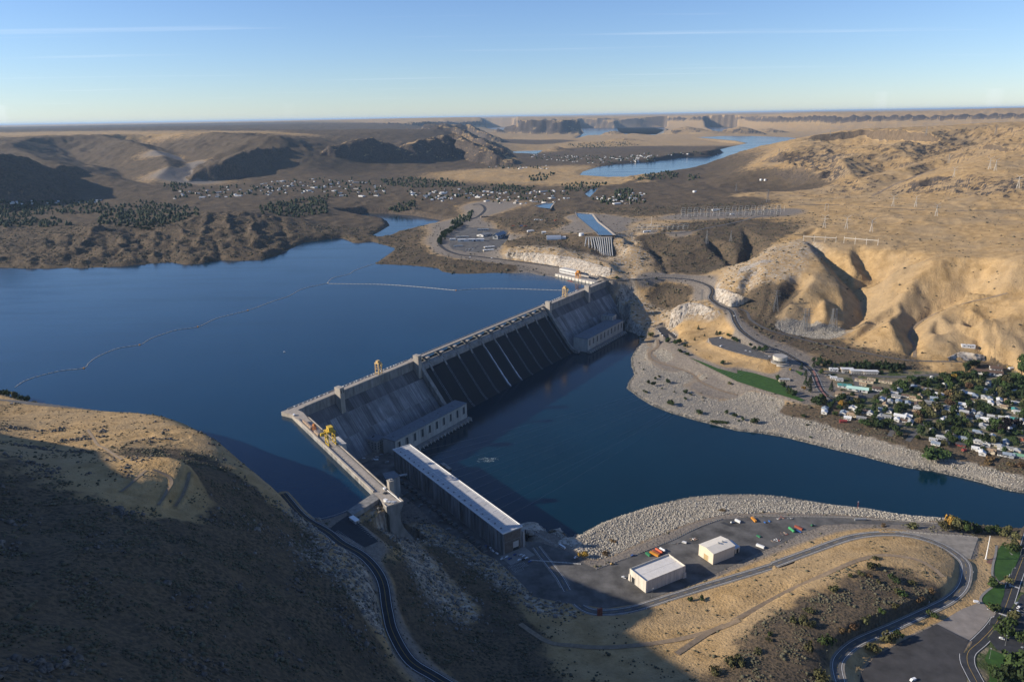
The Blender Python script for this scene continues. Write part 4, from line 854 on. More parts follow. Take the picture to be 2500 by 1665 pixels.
# falling water below two piers: overlapping ragged ribbons
def ribbon(s0, w0, spread, n):
    mb = MB(); q = np.linspace(0, 1, 26)
    def face(u):
        t = 6 + u * 70; z = 84 - (t - 4) * 1.22 if t < 10 else (77 - (t - 10) * 1.25 if t < 60 else (14.5 - (t - 60) * 1.06 if t < 68 else 6 - (t - 68) * .75)); return t, max(z, .05)
    for r in range(n):
        c0 = random.uniform(-w0, w0); end = random.uniform(.75, 1.0) if r else 1.0; ww = random.uniform(.25, .8); prev = None
        for u in q * end:
            t, z = face(u); c = s0 + c0 * (.35 + .65 * u) + spread * u + .25 * math.sin(u * 19 + r * 2.1); w = ww * (.5 + .6 * u) * (1 + .5 * math.sin(u * 31 + r)); L = (c - w, Y(t + .25 + .03 * r), z + .3 + .03 * r); R_ = (c + w, Y(t + .25 + .03 * r), z + .3 + .03 * r)
            if prev: mb.poly([prev[0], prev[1], R_, L])
            prev = (L, R_)
    return mb.build('falling_water', K_FOAM, DAM, recalc=False)
ribbon(pier_s[4] + 2.5, 2.6, 1.0, 7); ribbon(pier_s[5] + 2.2, 1.5, .5, 5)
# towers and training walls
for s0, z0 in ((-36, 74), (-248, 72), (479, 74), (692, 74)):
    t = MB().box(s0 - 5, s0 + 5, Y(4.5), Y(-9.2), z0, 121, 0).build('tower', K_LIGHT, DAM)
    MB().box(s0 - 5.4, s0 + 5.4, Y(4.9), Y(-9.6), 121, 122.2).build('tower_cap', K_LIGHT, t)
    MB().box(s0 - 3.4, s0 - 1.6, Y(4.52), Y(4.7), 112, 118).build('slot_window', K_DARK, t); MB().box(s0 + 1.6, s0 + 3.4, Y(4.52), Y(4.7), 112, 118).build('slot_window', K_DARK, t)
def twall(sa, sb, curve):
    up = [(4, 96), (12, 84), (62, 22), (70, 13), (80, 8), (90, 5.5)]; lo = [(90, -5), (76, -5), (60, 10), (8, 75), (-6, 85), (-6, 104)]
    prof_mb(up + lo, sa, sb).build('training_wall', K_GREY, DAM)
twall(-33, -24, 1); twall(471, 480, 1)
for i, s0 in enumerate([-330 + 9.3 * q for q in range(9)] + [-236 + 9 * q for q in range(21)] + [490 + 9.6 * q for q in range(20)]):
    if -254 < s0 < -242: continue
    s0 += random.uniform(-2, 2); h = random.uniform(.9, 2.0); MB().box(s0 - 1.3, s0 + 1.3, Y(-24.8), Y(-23.4), 109, 109 + h, .1).build('gate_hoist', K_WHITE, DAM)

# ------------------------------------------------------------------ powerhouses at the foot of the dam
def powerhouse(label, sa, sb, t0, t1, ztop, nbay, rev):
    P = empty('powerhouse', tuple(dam((sa + sb) / 2, (t0 + t1) / 2, 0)), .9833); tag(P, label, 'powerhouse'); c, ct = (sa + sb) / 2, (t0 + t1) / 2
    X = lambda s: s - c; Yp = lambda t: -(t - ct)
    MB().box(X(sa), X(sb), Yp(t1), Yp(t0), -8, ztop).build('wall', K_KPH, P)
    MB().box(X(sa) - .8, X(sb) + .8, Yp(t1) - .8, Yp(t0) + .8, ztop, ztop + 1.0).build('roof', K_ROOFG, P)
    for i in range(5): MB().box(X(sa) + 12 + i * (sb - sa) / 5, X(sa) + 15 + i * (sb - sa) / 5, -2, 2, ztop + 1, ztop + 2.2).build('roof_vent', K_ROOFG, P)
    MB().box(X(sa) - 4, X(sb) + 4, Yp(t1 + 9), Yp(t1), -3, 5.2).build('tailrace_deck', K_GREY, P)
    w = (sb - sa) / nbay
    for i in range(nbay):
        a = X(sa) + i * w
        MB().box(a + w * .36, a + w * .64, Yp(t1) - .35, Yp(t1) - .02, ztop - 19, ztop - 4.5).build('bay_window', K_GLASS, P)
        for e in (.30, .64): MB().box(a + w * e, a + w * (e + .06), Yp(t1) - 1.0, Yp(t1) - .03, ztop - 20, ztop - 3.5).build('pilaster', K_KPH, P)
        MB().box(a - .35, a + .35, Yp(t1) - .5, Yp(t1) - .04, 5.3, ztop - .1).build('pilaster', K_KPH, P)
    for i in range(nbay * 2 + 1):
        a = X(sa) + i * w / 2; mb = MB(); mb.v += [(a - .6, Yp(t1 + 9.1), 4.6), (a + .6, Yp(t1 + 9.1), 4.6), (a + .6, Yp(t1 + 15), -3), (a - .6, Yp(t1 + 15), -3), (a + .6, Yp(t1 + 9.1), -3), (a - .6, Yp(t1 + 9.1), -3)]; mb.f += [(0, 1, 2, 3), (0, 5, 4, 1), (1, 4, 2), (0, 3, 5), (5, 3, 2, 4)]; mb.build('draft_pier', K_KPH, P)
    MB().box(X(sa) - .3, X(sb) + .3, Yp(t1) - .9, Yp(t1) - .03, 9.2, 10.2).build('ledge', K_KPH, P)
    return P
K_KPH = mat('powerhouse_concrete', (.43, .41, .365), .85, .16, .1, .1, stretch=(1, 1, .3))
powerhouse('long grey powerhouse at foot of dam on the near side of spillway', -229, -19, 76, 105, 35, 10, False)
powerhouse('long grey powerhouse at foot of dam on the far side of spillway', 489, 696, 66, 107, 35, 10, True)
def annex(label, sa, sb, t0, t1, z0, z1, rows, cols):
    c, ct = (sa + sb) / 2, (t0 + t1) / 2; P = empty('control_building', tuple(dam(c, ct, z0)), .9833); tag(P, label, 'building'); hw_, ht, h = (sb - sa) / 2, (t1 - t0) / 2, z1 - z0
    MB().box(-hw_, hw_, -ht, ht, -6, h).build('wall', K_KPH, P); MB().box(-hw_ + .2, hw_ - .2, -ht + .2, ht - .2, h, h + .7).build('roof', K_ROOFG, P)
    for i in range(3): MB().tube([(hw_ * .3 - i * 2.4, ht * .4 - i, h + .6), (hw_ * .3 - i * 2.4, ht * .4 - i, h + 1.9)], 1.3, 8).build('roof_fan', K_DARK, P)
    for r in range(rows):
        for q in range(cols):
            z = h - 4.5 - r * 4.6; x = -hw_ + (q + .5) * 2 * hw_ / cols; MB().box(x - .9, x + .9, -ht - .12, -ht + .02, z - 1.1, z + 1.1).build('window', K_GLASS, P)
            y = -ht + (q + .5) * 2 * ht / cols; MB().box(-hw_ - .12, -hw_ + .02, y - .9, y + .9, z - 1.1, z + 1.1).build('window', K_GLASS, P)
annex('square concrete control building between the near powerhouse and the dam', -236, -212, 37, 68, 6, 28, 3, 4)
annex('flat roofed control block at the far end of the far powerhouse', 678, 701, 50, 84, 20, 48, 2, 4)
# ------------------------------------------------------------------ forebay dam: angled wing in front of the third powerhouse
fa = np.array([-354.8, 1121.2]); fd = np.array([170.6, -253.3]); FL = np.hypot(*fd); fd /= FL; fn = np.array([-fd[1], fd[0]])      # fn: landward (to the right, away from the lake)
FB = empty('forebay_dam', (fa[0], fa[1], 0), math.atan2(fd[1], fd[0])); tag(FB, 'angled forebay dam with broad deck running towards the viewer from the main dam', 'dam')
fy = lambda v: v        # local +y = fn
def W2F(p): q = np.array(p[:2]) - fa; return (float(q @ fd), float(q @ fn))
E_, E2, EIN = W2F((-389.3, 1154)), W2F((-368.4, 1141.4)), W2F((-352, 1151))
prof = [(0, -12), (0, 108.2), (19, 108.2), (19, 103.5), (15.5, 99), (15.5, 82), (20, 70), (52, 22), (62, 12), (62, -12)]
MB().extrude([(v, z) for v, z in prof], 28, 338, 'x').build('dam_wall', K_WALL, FB)
nb = 16
for i in range(nb):
    a, b = 28 + i * 310 / nb, 28 + (i + 1) * 310 / nb
    mb = MB(); v = [(a + .1, 20, 70), (b - .1, 20, 70), (b - .1, 52, 22), (a + .1, 52, 22)]; e = .2 + .12 * (i % 3); mb.v += v + [(p[0], p[1] + .83 * e, p[2] + .55 * e) for p in v]
    mb.f += [(3, 2, 1, 0), (4, 5, 6, 7), (0, 1, 5, 4), (1, 2, 6, 5), (2, 3, 7, 6), (3, 0, 4, 7)]; mb.build('face_block', K_FACE, FB)
corner = [E_, E2, (0, 0), (28, 0), (28, 19), W2F((-322, 1100)), EIN, W2F(dam(-338, -9.4)), W2F(dam(-352.5, -9.4)), W2F(dam(-352.5, -25.3))]
MB().prism(corner[::-1], 60, 108.2).build('corner_block', K_LIGHT, FB)
deck = [(-.2, 0), (338, 0), (338, 19.3), (0, 19.3), W2F((-322, 1100)), EIN, W2F(dam(-338, -9.2)), W2F(dam(-351, -9.2)), W2F(dam(-351, -25.4)), E_, E2]
MB().prism(deck[::-1], 108.25, 109.02).build('deck', K_DECK, FB)
MB().box(2, 304, -.3, 2.0, 108.4, 111.0).build('parapet', K_LIGHT, FB)
MB().box(8, 336, 18.5, 19.6, 108.4, 110.4).build('parapet', K_LIGHT, FB)
for v in (5.2, 14.6): MB().box(40, 330, v - .18, v + .18, 109.03, 109.16).build('crane_rail', K_STEEL, FB)
MB().box(6, 336, 16.2, 18.4, 109.03, 109.1).build('walkway', mat('dark_walkway', (.15, .14, .13), .9), FB)
for i in range(36):
    x = 60 + i * 7; MB().box(x, x + 3.2, 6.6, 7.6, 109.03, 109.12).build('deck_hatch', mat('hatch_grate', (.16, .145, .125), .8), FB)
# wing wall to the hillside and the end block with its bracketed platform
wl = [W2F(p) for p in ((-184.2, 867.9), (-209.5, 823.5), (-200, 811.5), (-174.5, 852))]
MB().prism(wl[::-1] if True else wl, 78, 108.9).build('wing_wall', K_GREY, FB)
mb = MB().prism([(304, 19), (304, 0), (338, 0), (338, 19)], 70, 108.2)
ex = W2F((-148, 850)); MB().extrude([(1, 12), (1, 96), (-2, 101), (-2, 108.2), (21, 108.2), (21, 103), (16.5, 98), (16.5, 82), (21, 70), (50, 20), (56, 12)], 338.05, 349, 'x').build('end_block', K_GREY, FB)
MB().box(337.9, 350, -2.5, 21.5, 108.25, 109.0).build('platform', K_LIGHT, FB)
for a, b, c_, d__ in ((338, 350, 20.8, 21.5), (349.4, 350, -2.5, 20.7), (338, 349.3, -2.5, -1.8)): MB().box(a, b, c_, d__, 109.02, 110.3).build('parapet', K_LIGHT, FB)
MB().tube([(306, 17, 109.5), (349, 19, 109.5)], .5, 6).build('pipe_rail', K_WHITE, FB)
def fworld(x, y, z=109.05): q = fa + fd * x + fn * y; return (q[0], q[1], z)
FRZ = math.atan2(fd[1], fd[0])
# elevator tower and small house on the land side
t = empty('elevator_tower', fworld(310, 22.5, 84), FRZ); tag(t, 'slim square tower standing at the near end of the forebay dam', 'tower')
MB().box(-3.4, 3.4, -3.4, 3.4, 0, 37).build('shaft', K_LIGHT, t); MB().box(-3.8, 3.8, -3.8, 3.8, 37, 38.2).build('cap', K_LIGHT, t); MB().box(-1.5, 1, -1, 1.2, 38.2, 40).build('roof_vent', K_STEEL, t); MB().box(-3.5, -3.38, -1, 1, 26, 28.4).build('door', K_DARK, t)
t = empty('gate_house', fworld(120, 25.5, 96), FRZ); tag(t, 'pale flat topped concrete house on the land side of forebay dam behind yellow crane', 'building')
MB().box(-16, 16, -5.5, 5.5, -14, 11).build('wall', K_KPH, t); MB().box(-16.3, 16.3, -5.8, 5.8, 11, 11.8).build('roof', K_ROOFW, t); MB().box(14, 16.1, -6, -5.4, 2, 6).build('door', K_DARK, t)
t = empty('valve_house', tuple(at(*px_('1', 1198, 1262), 58)), FRZ); tag(t, 'grey concrete valve house in shade below the slim tower', 'building')
MB().prism([(-12, -8), (6, -12), (13, -4), (10, 9), (-10, 9)], -50, 10).build('wall', K_WALL, t); MB().prism([(-12.5, -8.5), (6.2, -12.6), (13.6, -4), (10.4, 9.5), (-10.4, 9.5)], 10, 11).build('roof', K_ROOFG, t); MB().box(2, 5, -12.4, -11.3, 2, 6).build('window', K_DARK, t)

# ------------------------------------------------------------------ travelling gantry cranes
def crane(label, loc, rz, h, lx, ly, paint, jib=0.0, house=5.0, group=None, base=0.0):
    t = empty('gantry_crane', loc, rz); tag(t, label, 'crane', group)
    a, b = lx / 2, ly / 2; w = max(.9, h * .05)
    for sx in (-1, 1):
        for sy in (-1, 1):
            l = MB().bar((sx * a, sy * b, .4), (sx * a * .82, sy * b, h), w * 1.15).build('leg', paint, t)
            MB().box(sx * a - w, sx * a + w, sy * b - w * .7, sy * b + w * .7, 0, w * .9).build('bogie', K_STEEL, l)
    for sy in (-1, 1):
        MB().box(-a - .3, a + .3, sy * b - w * .5, sy * b + w * .5, w, w * 2).build('sill_beam', paint, t)
        for zz in (.36, .68): MB().box(-a * (1 - .18 * zz), a * (1 - .18 * zz), sy * b - w * .4, sy * b + w * .4, h * zz, h * zz + w * .8).build('cross_beam', paint, t)
        MB().bar((-a * .95, sy * b, h * .36), (a * .85, sy * b, h * .68), w * .5).build('brace', paint, t)
    for sx in (-1, 1): MB().box(sx * a * .82 - w * .7, sx * a * .82 + w * .7, -b - 1.5, b + 1.5 + jib * (sx > 0) * 0, h, h + w * 1.6).build('girder', paint, t)
    MB().box(-a * .82 - 1, a * .82 + 1, -b - 1, b + 1, h + w * 1.6, h + w * 1.6 + .5).build('platform', paint, t)
    hz = h + w * 1.6 + .5
    hs = MB().box(-a * .7, a * .7, -b * .55, b * .75, hz, hz + house).build('machinery_house', paint, t); MB().box(-a * .74, a * .74, -b * .6, b * .8, hz + house, hz + house + .4).build('house_roof', paint, hs)
    MB().box(-a * .2, a * .25, -b * .57, -b * .55 - .02, hz + .6, hz + 2.6).build('house_door', K_DARK, hs)
    if jib:
        MB().box(-1.2, 1.2, -b - jib, -b, h * .92, h * .92 + 2.2).build('jib', paint, t); MB().box(-2, 2, -b - jib - 1.5, -b - jib + 3, h * .9 - 1.5, h * .92 + 2).build('hoist_trolley', paint, t)
    MB().box(a * .5, a * .95, -b - 2.2, -b - .3, h * .6, h * .6 + 3).build('cab', paint, t)
    MB().tube([(0, 0, h), (0, 0, h * .35)], .12, 5).build('hoist_cable', K_STEEL, t); MB().box(-.8, .8, -.8, .8, h * .3, h * .35).build('hook_block', paint, t)
    return t
crane('tall bright yellow gantry crane standing on the forebay dam deck', fworld(128, 10, 109.1), FRZ, 21, 14, 11, K_YELLOW, 7.5, 5.5)
crane('buff gantry crane on the dam crest between the two near towers', tuple(dam(-132, -17, 109.1)), .9833, 21, 9, 8, K_BEIGE, 4, 3.2)
crane('buff gantry crane on the dam crest near the far tower', tuple(dam(590, -17, 109.1)), .9833, 23, 10, 9, K_BEIGE, 5, 3.5)
t = empty('deck_crane', fworld(66, 7.2, 109.1), FRZ); tag(t, 'small rusty orange lattice gantry beside stacked blocks on forebay deck', 'crane')
for x in (-3.2, 3.2):
    for y in (-1.6, 1.6): MB().bar((x, y, 0), (x, y, 9.5), .9).build('leg', K_ORANGE, t)
for y in (-1.6, 1.6): MB().box(-3.8, 3.8, y - .5, y + .5, 9.3, 10.6).build('girder', K_ORANGE, t); MB().bar((-3.2, y, .5), (3.2, y, 9), .45).build('brace', K_ORANGE, t)
MB().box(-2, 2, -1.4, 1.4, 10.6, 12.4).build('hoist', K_ORANGE, t)
names_ = ['first', 'second', 'third', 'fourth', 'fifth', 'sixth']
for i, x in enumerate((24, 33.5, 43, 52.5, 76, 85.5)):
    o = MB().box(-4.5, 4.5, -1.5, 1.5, 0, 4.4).box(-4.2, 4.2, -1.7, -1.5, .6, 3.8).box(-4.2, 4.2, 1.5, 1.7, .6, 3.8).build('stop_log', K_TAN, None); o.location = fworld(x, 5.4, 109.1); o.rotation_euler.z = FRZ
    tag(o, f'tan slab stored on edge on the forebay deck, {names_[i]} from the lake corner', 'slab', 'stored slabs on the forebay deck')
ORD = ['first', 'second', 'third', 'fourth', 'fifth', 'sixth', 'seventh', 'eighth', 'ninth', 'tenth', 'eleventh', 'twelfth', 'thirteenth', 'fourteenth', 'fifteenth', 'sixteenth', 'seventeenth', 'eighteenth', 'nineteenth', 'twentieth']
# equipment at the end platform
for i, (x, y, r, ln) in enumerate(((341, 4, .8, 7), (343.5, 7, .7, 8), (346, 10, .7, 7))):
    o = MB().tube([(-ln / 2, 0, 1.6), (ln / 2 - 1, 0, 2.2), (ln / 2, 0, .8)], r, 8).box(-1, 1, -1.1, 1.1, 0, 1.0).build('steel_pipe', K_WHITE); o.location = fworld(x, y); o.rotation_euler.z = FRZ + 1.2 + .2 * i
    tag(o, f'white bent pipe lying on the end platform, {names_[i]} from the lake side', 'pipe', 'pipes on the end platform')
o = MB().box(-2.4, 2.4, -1.6, 1.6, 0, 3).box(-2.6, 2.6, -1.8, 1.8, 3, 3.3).build('equipment_box', K_WHITE); o.location = fworld(336, 3); o.rotation_euler.z = FRZ + .3; tag(o, 'white equipment cabin at the near end of the forebay deck', 'cabin')

# ------------------------------------------------------------------ third powerhouse
TD, TA = np.array([-16.5, 866.5]), np.array([-202., 1133.]); TC = np.array([11.3, 881.]); tu = (TA - TD) / np.hypot(*(TA - TD)); TL = np.hypot(*(TA - TD)); tv = np.array([tu[1], -tu[0]]); TW = 31.0
TP = empty('powerhouse', (TD[0], TD[1], 14), math.atan2(tu[1], tu[0])); tag(TP, 'huge long powerhouse with pale flat roof beside the river, in front of the dam', 'powerhouse')
b0 = -TW if (np.array([-tu[1], tu[0]]) @ (TC - TD)) < 0 else 0
y0, y1 = (-TW, 0) if b0 else (0, TW)
MB().box(0, TL, y0, y1, -18, 31).build('wall', K_WALL, TP)
MB().box(-.7, TL + .7, y0 - .7, y1 + .7, 31, 32).build('roof', mat('membrane_roof', (.46, .45, .43), .8, .07, .1), TP)
for a, b, c_, d__ in ((-.9, TL + .9, y0 - .9, y0 - .1), (-.9, TL + .9, y1 + .1, y1 + .9), (-.9, -.1, y0, y1), (TL + .1, TL + .9, y0, y1)): MB().box(a, b, c_, d__, 31.6, 32.9).build('roof_rim', K_WHITE, TP)
npan = 26; K_PAN = mat('roof_panel', (.45, .44, .425), .85, .06, .3, obj_var=.06)
for i in range(npan):
    a, b = 2 + i * (TL - 4) / npan, 2 + (i + 1) * (TL - 4) / npan
    for c_, d__ in ((y0 + 2.2, (y0 + y1) / 2 + 1.8), ((y0 + y1) / 2 + 2.2, y1 - 2.2)): MB().box(a + .22, b - .22, c_, d__, 32.0, 32.15).build('roof_panel', K_PAN, TP)
    MB().box(a - .16, a + .16, y0 + 2, y1 - 2, 32.0, 32.32).build('roof_seam', K_WHITE, TP)
for c_ in (y0 + 1.7, (y0 + y1) / 2 + 2.0, y1 - 1.9): MB().box(1, TL - 1, c_ - .15, c_ + .15, 32.0, 32.3).build('roof_seam', K_WHITE, TP)
side = y1 - 5 if b0 else y0 + 5
land_y = y1 if b0 else y0; riv_y = y0 if b0 else y1; sg = 1 if b0 else -1
for i in range(20): MB().tube([(11 + i * (TL - 20) / 19.5 + random.uniform(-2, 2), land_y - sg * 5.5, 32.1), (11 + i * (TL - 20) / 19.5, land_y - sg * 5.5, 33.3)], 1.15, 10).build('roof_vent', K_ROOFG, TP)
for i in range(34):
    a = 4 + i * (TL - 8) / 33; MB().box(a - .7, a + .7, min(land_y, land_y + sg * .9), max(land_y, land_y + sg * .9), 0, 30.6).build('wall_rib', K_WALL, TP)
K_END = mat('brown_end_wall', (.17, .14, .115), .9, .2, .2)
MB().box(-.4, -.02, y0 + 2.4, y1 - 2.4, 17.5, 29.5).build('end_panel', K_END, TP); MB().box(-.35, -.02, y0 + 2.4, y1 - 2.4, .2, 16.6).build('end_panel', K_END, TP)
dy0 = riv_y + sg * 6; d = MB().box(-.6, -.36, min(dy0, dy0 + sg * 9), max(dy0, dy0 + sg * 9), 4.5, 13.5).build('roller_door', K_ROOFW, TP); MB().box(-.62, -.36, min(dy0, dy0 + sg * 9), max(dy0, dy0 + sg * 9), 0, 4.3).build('doorway', K_DARK, TP)
MB().box(-1.6, 6, min(riv_y, riv_y - sg * 5), max(riv_y, riv_y - sg * 5), -10, 24, .8).build('buttress', K_WALL, TP)
for i in range(10): MB().box(14 + i * 31, 20 + i * 31, min(riv_y, riv_y - sg * 2.5), max(riv_y, riv_y - sg * 2.5), -18, 12).build('draft_pier', K_WALL, TP)
def tworld(x, y, z=14.0): q = TD + tu * x + np.array([-tu[1], tu[0]]) * y; return (q[0], q[1], z)
TRZ = math.atan2(tu[1], tu[0])
# apron in front of its end wall
o = MB().box(-26, -.7, y0 - 3, y1 + 6, 0, .12).build('apron', mat('apron_concrete', (.26, .245, .22), .9, .1, .3)); o.location = (TD[0], TD[1], 14.02); o.rotation_euler.z = TRZ; tag(o, kind='structure')
# river barge beside it
bg_ = empty('barge', tuple(at(*px_('I', 1480, 690), 2.0)), TRZ); tag(bg_, 'flat grey work barge moored on the river beside the long powerhouse', 'barge')
MB().box(-14, 14, -3.6, 3.6, -2.4, .6).build('hull', K_GREY, bg_); MB().box(-13, 13, -3.2, 3.2, .6, .75).build('deck', K_DECK, bg_); MB().box(-2, 3, -1.2, 1.2, .75, 2.4).build('deck_house', K_STEEL, bg_); MB().bar((6, 0, .7), (9, 1, 4), .4).build('boom', K_STEEL, bg_)
# transformers in the yard, one behind the other
K_TRANS = mat('transformer_grey', (.16, .17, .17), .6, .15, .8)
t0 = empty('transformer', (0, 0, 0)); MB().box(-3, 3, -2.2, 2.2, .6, 5).build('tank', K_TRANS, t0); MB().box(-3.6, 3.6, -2.8, 2.8, 0, .6).build('plinth', K_KPH, t0)
for i in range(3):
    MB().box(-2.6 + i * 2, -1.4 + i * 2, 2.3, 3.6, 1, 4.4).build('radiator', K_TRANS, t0); MB().tube([(-2 + i * 2, -1, 5), (-2 + i * 2, -1.4, 7.4)], [.35, .12], 6).build('bushing', K_TRANS, t0)
MB().tube([(-2.6, 1.2, 5.7), (2.6, 1.2, 5.7)], .6, 8).build('conservator', K_TRANS, t0)
NT = 18
for i in range(NT):
    o = t0 if i == 0 else copy_tree(t0); o.location = tworld(24 + i * 15.2, land_y + sg * 15, 14.03); o.rotation_euler.z = TRZ
    tag(o, f'grey transformer beside the long powerhouse, {ORD[i]} from its near end', 'transformer', 'transformers beside the long powerhouse')
MB_ = MB().tube([(-12, 0, 0), (12, 0, 0)], 1.7, 10).box(-9, -8, -1.5, 1.5, -2.4, -1).box(8, 9, -1.5, 1.5, -2.4, -1); o = MB_.build('steel_tank', K_WHITE); o.location = tuple(at(*px_('1', 1270, 1213), 19)); o.rotation_euler.z = .35; tag(o, 'long white horizontal tank beside the grey valve house', 'tank')
for i in range(10):
    o = MB().box(-4, 4, -1.2, 1.2, 0, .9).box(-1.5, 2.5, -1, 1, .9, 2.2).build('stored_equipment', K_TRANS if i % 3 else K_STEEL); o.location = tworld(18 + i * 27 + random.uniform(-6, 6), land_y + sg * (24 + random.uniform(0, 5)), 14.05); o.rotation_euler.z = random.uniform(0, 3); tag(o, f'grey steel parts on the shaded yard behind the transformers, {ORD[i]} heap from the near end', 'equipment', 'steel parts stored in the shaded yard')
# ------------------------------------------------------------------ road surfaces and markings
A_DARK = mat('dark_asphalt', (.045, .046, .05), .9, .18, .15, .1); A_OLD = mat('worn_asphalt', (.115, .11, .105), .92, .16, .12, .1); A_YARD = mat('yard_asphalt', (.125, .118, .108), .92, .28, .05, .1)
A_GRAV = mat('pale_gravel', (.25, .225, .19), .95, .16, .12, .2); A_TRACK = mat('dirt_track', (.27, .20, .13), .95, .15, .2, .2); M_LINE = mat('road_paint', (.74, .73, .69), .7, .1, 1.5); M_YEL = mat('yellow_road_paint', (.55, .36, .08), .7, .1, 1.5)
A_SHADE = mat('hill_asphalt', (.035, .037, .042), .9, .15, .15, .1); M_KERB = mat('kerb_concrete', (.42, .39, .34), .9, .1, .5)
def offset(line, o):
    dn = np.gradient(line[:, :2], axis=0); n = np.c_[-dn[:, 1], dn[:, 0]]; n /= np.linalg.norm(n, axis=1)[:, None] + 1e-9
    q = line.copy(); q[:, :2] += n * o; return q
def strip(name, line, o0, o1, dz, m, parent=None, dash=None):
    a, b = offset(line, o0), offset(line, o1); V_ = np.vstack([a, b]); V_[:, 2] += dz; n = len(line); Fq_ = []
    seg = np.r_[0, np.cumsum(np.hypot(*np.diff(line[:, :2], axis=0).T))]
    for i in range(n - 1):
        if dash and (seg[i] % (dash * 2)) > dash: continue
        Fq_.append((i, i + 1, n + i + 1, n + i))
    o = np_mesh(name, V_, np.array(Fq_), m, parent); 
    if o.data.polygons and o.data.polygons[0].normal.z < 0: o.data.flip_normals()
    return o
LIFT = .16
for name, ln, half, style, _ in ROADS:
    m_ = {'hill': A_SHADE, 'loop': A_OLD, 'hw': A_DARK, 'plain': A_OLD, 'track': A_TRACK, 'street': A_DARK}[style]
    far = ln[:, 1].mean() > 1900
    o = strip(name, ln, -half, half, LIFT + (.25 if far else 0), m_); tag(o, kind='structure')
    if style in ('hill', 'loop', 'hw', 'street') and not far:
        lw = .42 if style != 'hw' else .5
        for s_ in (-1, 1): strip('edge_line', ln, s_ * (half - 1.0) - lw / 2, s_ * (half - 1.0) + lw / 2, LIFT + .03, M_LINE, o)
        strip('centre_line', ln, -.16, .16, LIFT + .03, M_YEL, o, dash=8 if style == 'loop' else None)
    if style == 'loop':
        for s_ in (-1, 1): strip('shoulder', ln, s_ * half, s_ * (half + 1.6), LIFT - .02, A_GRAV, o)
def pad(name, poly, m, lift=.06, plane=True, kind='structure'):
    P = np.array(poly, float); Ap = np.c_[P[:, 0], P[:, 1], np.ones(len(P))]; cf = np.linalg.lstsq(Ap, P[:, 2], rcond=None)[0]
    z = Ap @ cf if plane else P[:, 2]
    bm = bmesh.new(); f = bm.faces.new([bm.verts.new((p[0], p[1], zz + lift)) for p, zz in zip(P, z)]); f.normal_update()
    if f.normal.z < 0: f.normal_flip()
    bmesh.ops.triangulate(bm, faces=bm.faces[:]); me = bpy.data.meshes.new(name); bm.to_mesh(me); bm.free(); me.materials.append(m); o = bpy.data.objects.new(name, me); C.objects.link(o); tag(o, kind=kind); o['_z'] = 0
    del o['_z']; return o, cf
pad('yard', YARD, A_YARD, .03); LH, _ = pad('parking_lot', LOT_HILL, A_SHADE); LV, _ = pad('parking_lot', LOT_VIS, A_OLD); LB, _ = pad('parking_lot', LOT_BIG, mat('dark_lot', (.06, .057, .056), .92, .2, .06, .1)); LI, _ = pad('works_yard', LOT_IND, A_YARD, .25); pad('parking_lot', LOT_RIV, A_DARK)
pad('gravel_area', GRAV, A_GRAV, .1); pad('plaza', PLAZA, mat('plaza_gravel', (.27, .235, .20), .95, .12, .1, .1)); CPK, _ = pad('parking_lot', CARPARK, A_DARK, .04)
M_LAWN = mat('mown_lawn', (.035, .085, .014), .95, .3, .12, .3, col2=(.022, .058, .010))
def lawn(poly):
    P = np.array(poly); P = P.copy(); return pad('lawn', P, M_LAWN, .22)
for q in (LAWN_N, LAWN_S, LAWN_E): lawn(q)
pad('lawn', LAWN_W, M_LAWN, .45)
lawn(wpts('6', '415 455 42,450 470 41,500 490 40,490 520 37,540 540 35,520 560 34,470 520 37', 0)); lawn(wpts('H', '520 610 114.5,620 590 116,780 620 117,830 560 120,880 530 121,850 600 117.5,850 660 114.5,700 645 114,600 625 114', 0))
# concrete paths round the lawns
for s_ in ('2130 440 31.8,2120 520 33,2100 600 33.8,2095 690 34.4,2140 745 34.6,2050 815 35.8,2000 870 36.9,2005 920 37.2', '2140 745 34.6,2230 755 34.2', '2190 440 31.5,2205 480 31.5,2260 520 31.6'):
    tag(strip('path', smooth_line(wpts('5', s_, 0), 3, 10), -1.3, 1.3, .34, mat('path_concrete', (.24, .225, .20), .9, .1, .4)), kind='structure')
# parking stall lines
def stalls(parent, tag_, s, z, n, depth, both=False, w=.22):
    a, b = wpts(tag_, s, z); d2 = (b - a)[:2]; L = np.hypot(*d2); u = d2 / L; v = np.array([-u[1], u[0]]) * depth; mb = MB()
    for i in range(n + 1):
        p = a[:2] + u * L * i / n; q = p + v; uu = u * w / 2; mb.poly([(*(p - uu), z), (*(p + uu), z), (*(q + uu), z), (*(q - uu), z)])
    o = mb.build('stall_lines', M_LINE, parent, recalc=False); o.data.flip_normals() if o.data.polygons[0].normal.z < 0 else None; return o
stalls(LH, '3', '395 800,630 955', 106.95, 20, -5.5); stalls(LH, '3', '570 770,690 880', 106.95, 9, 5)
YD = bpy.data.objects['yard']
stalls(YD, 'L', '870 1400,1190 1290', 14.08, 8, 5.5); stalls(YD, 'L', '330 1090,640 1000', 14.08, 11, -5); stalls(YD, 'L', '400 1130,700 1040', 14.08, 11, -5); stalls(YD, 'L', '760 390,1300 690', 14.08, 22, 5); stalls(YD, 'L', '450 1180,620 1120', 14.08, 6, -5)
stalls(CPK, '5', '2270 1050,2345 960', 37.2, 6, -5)
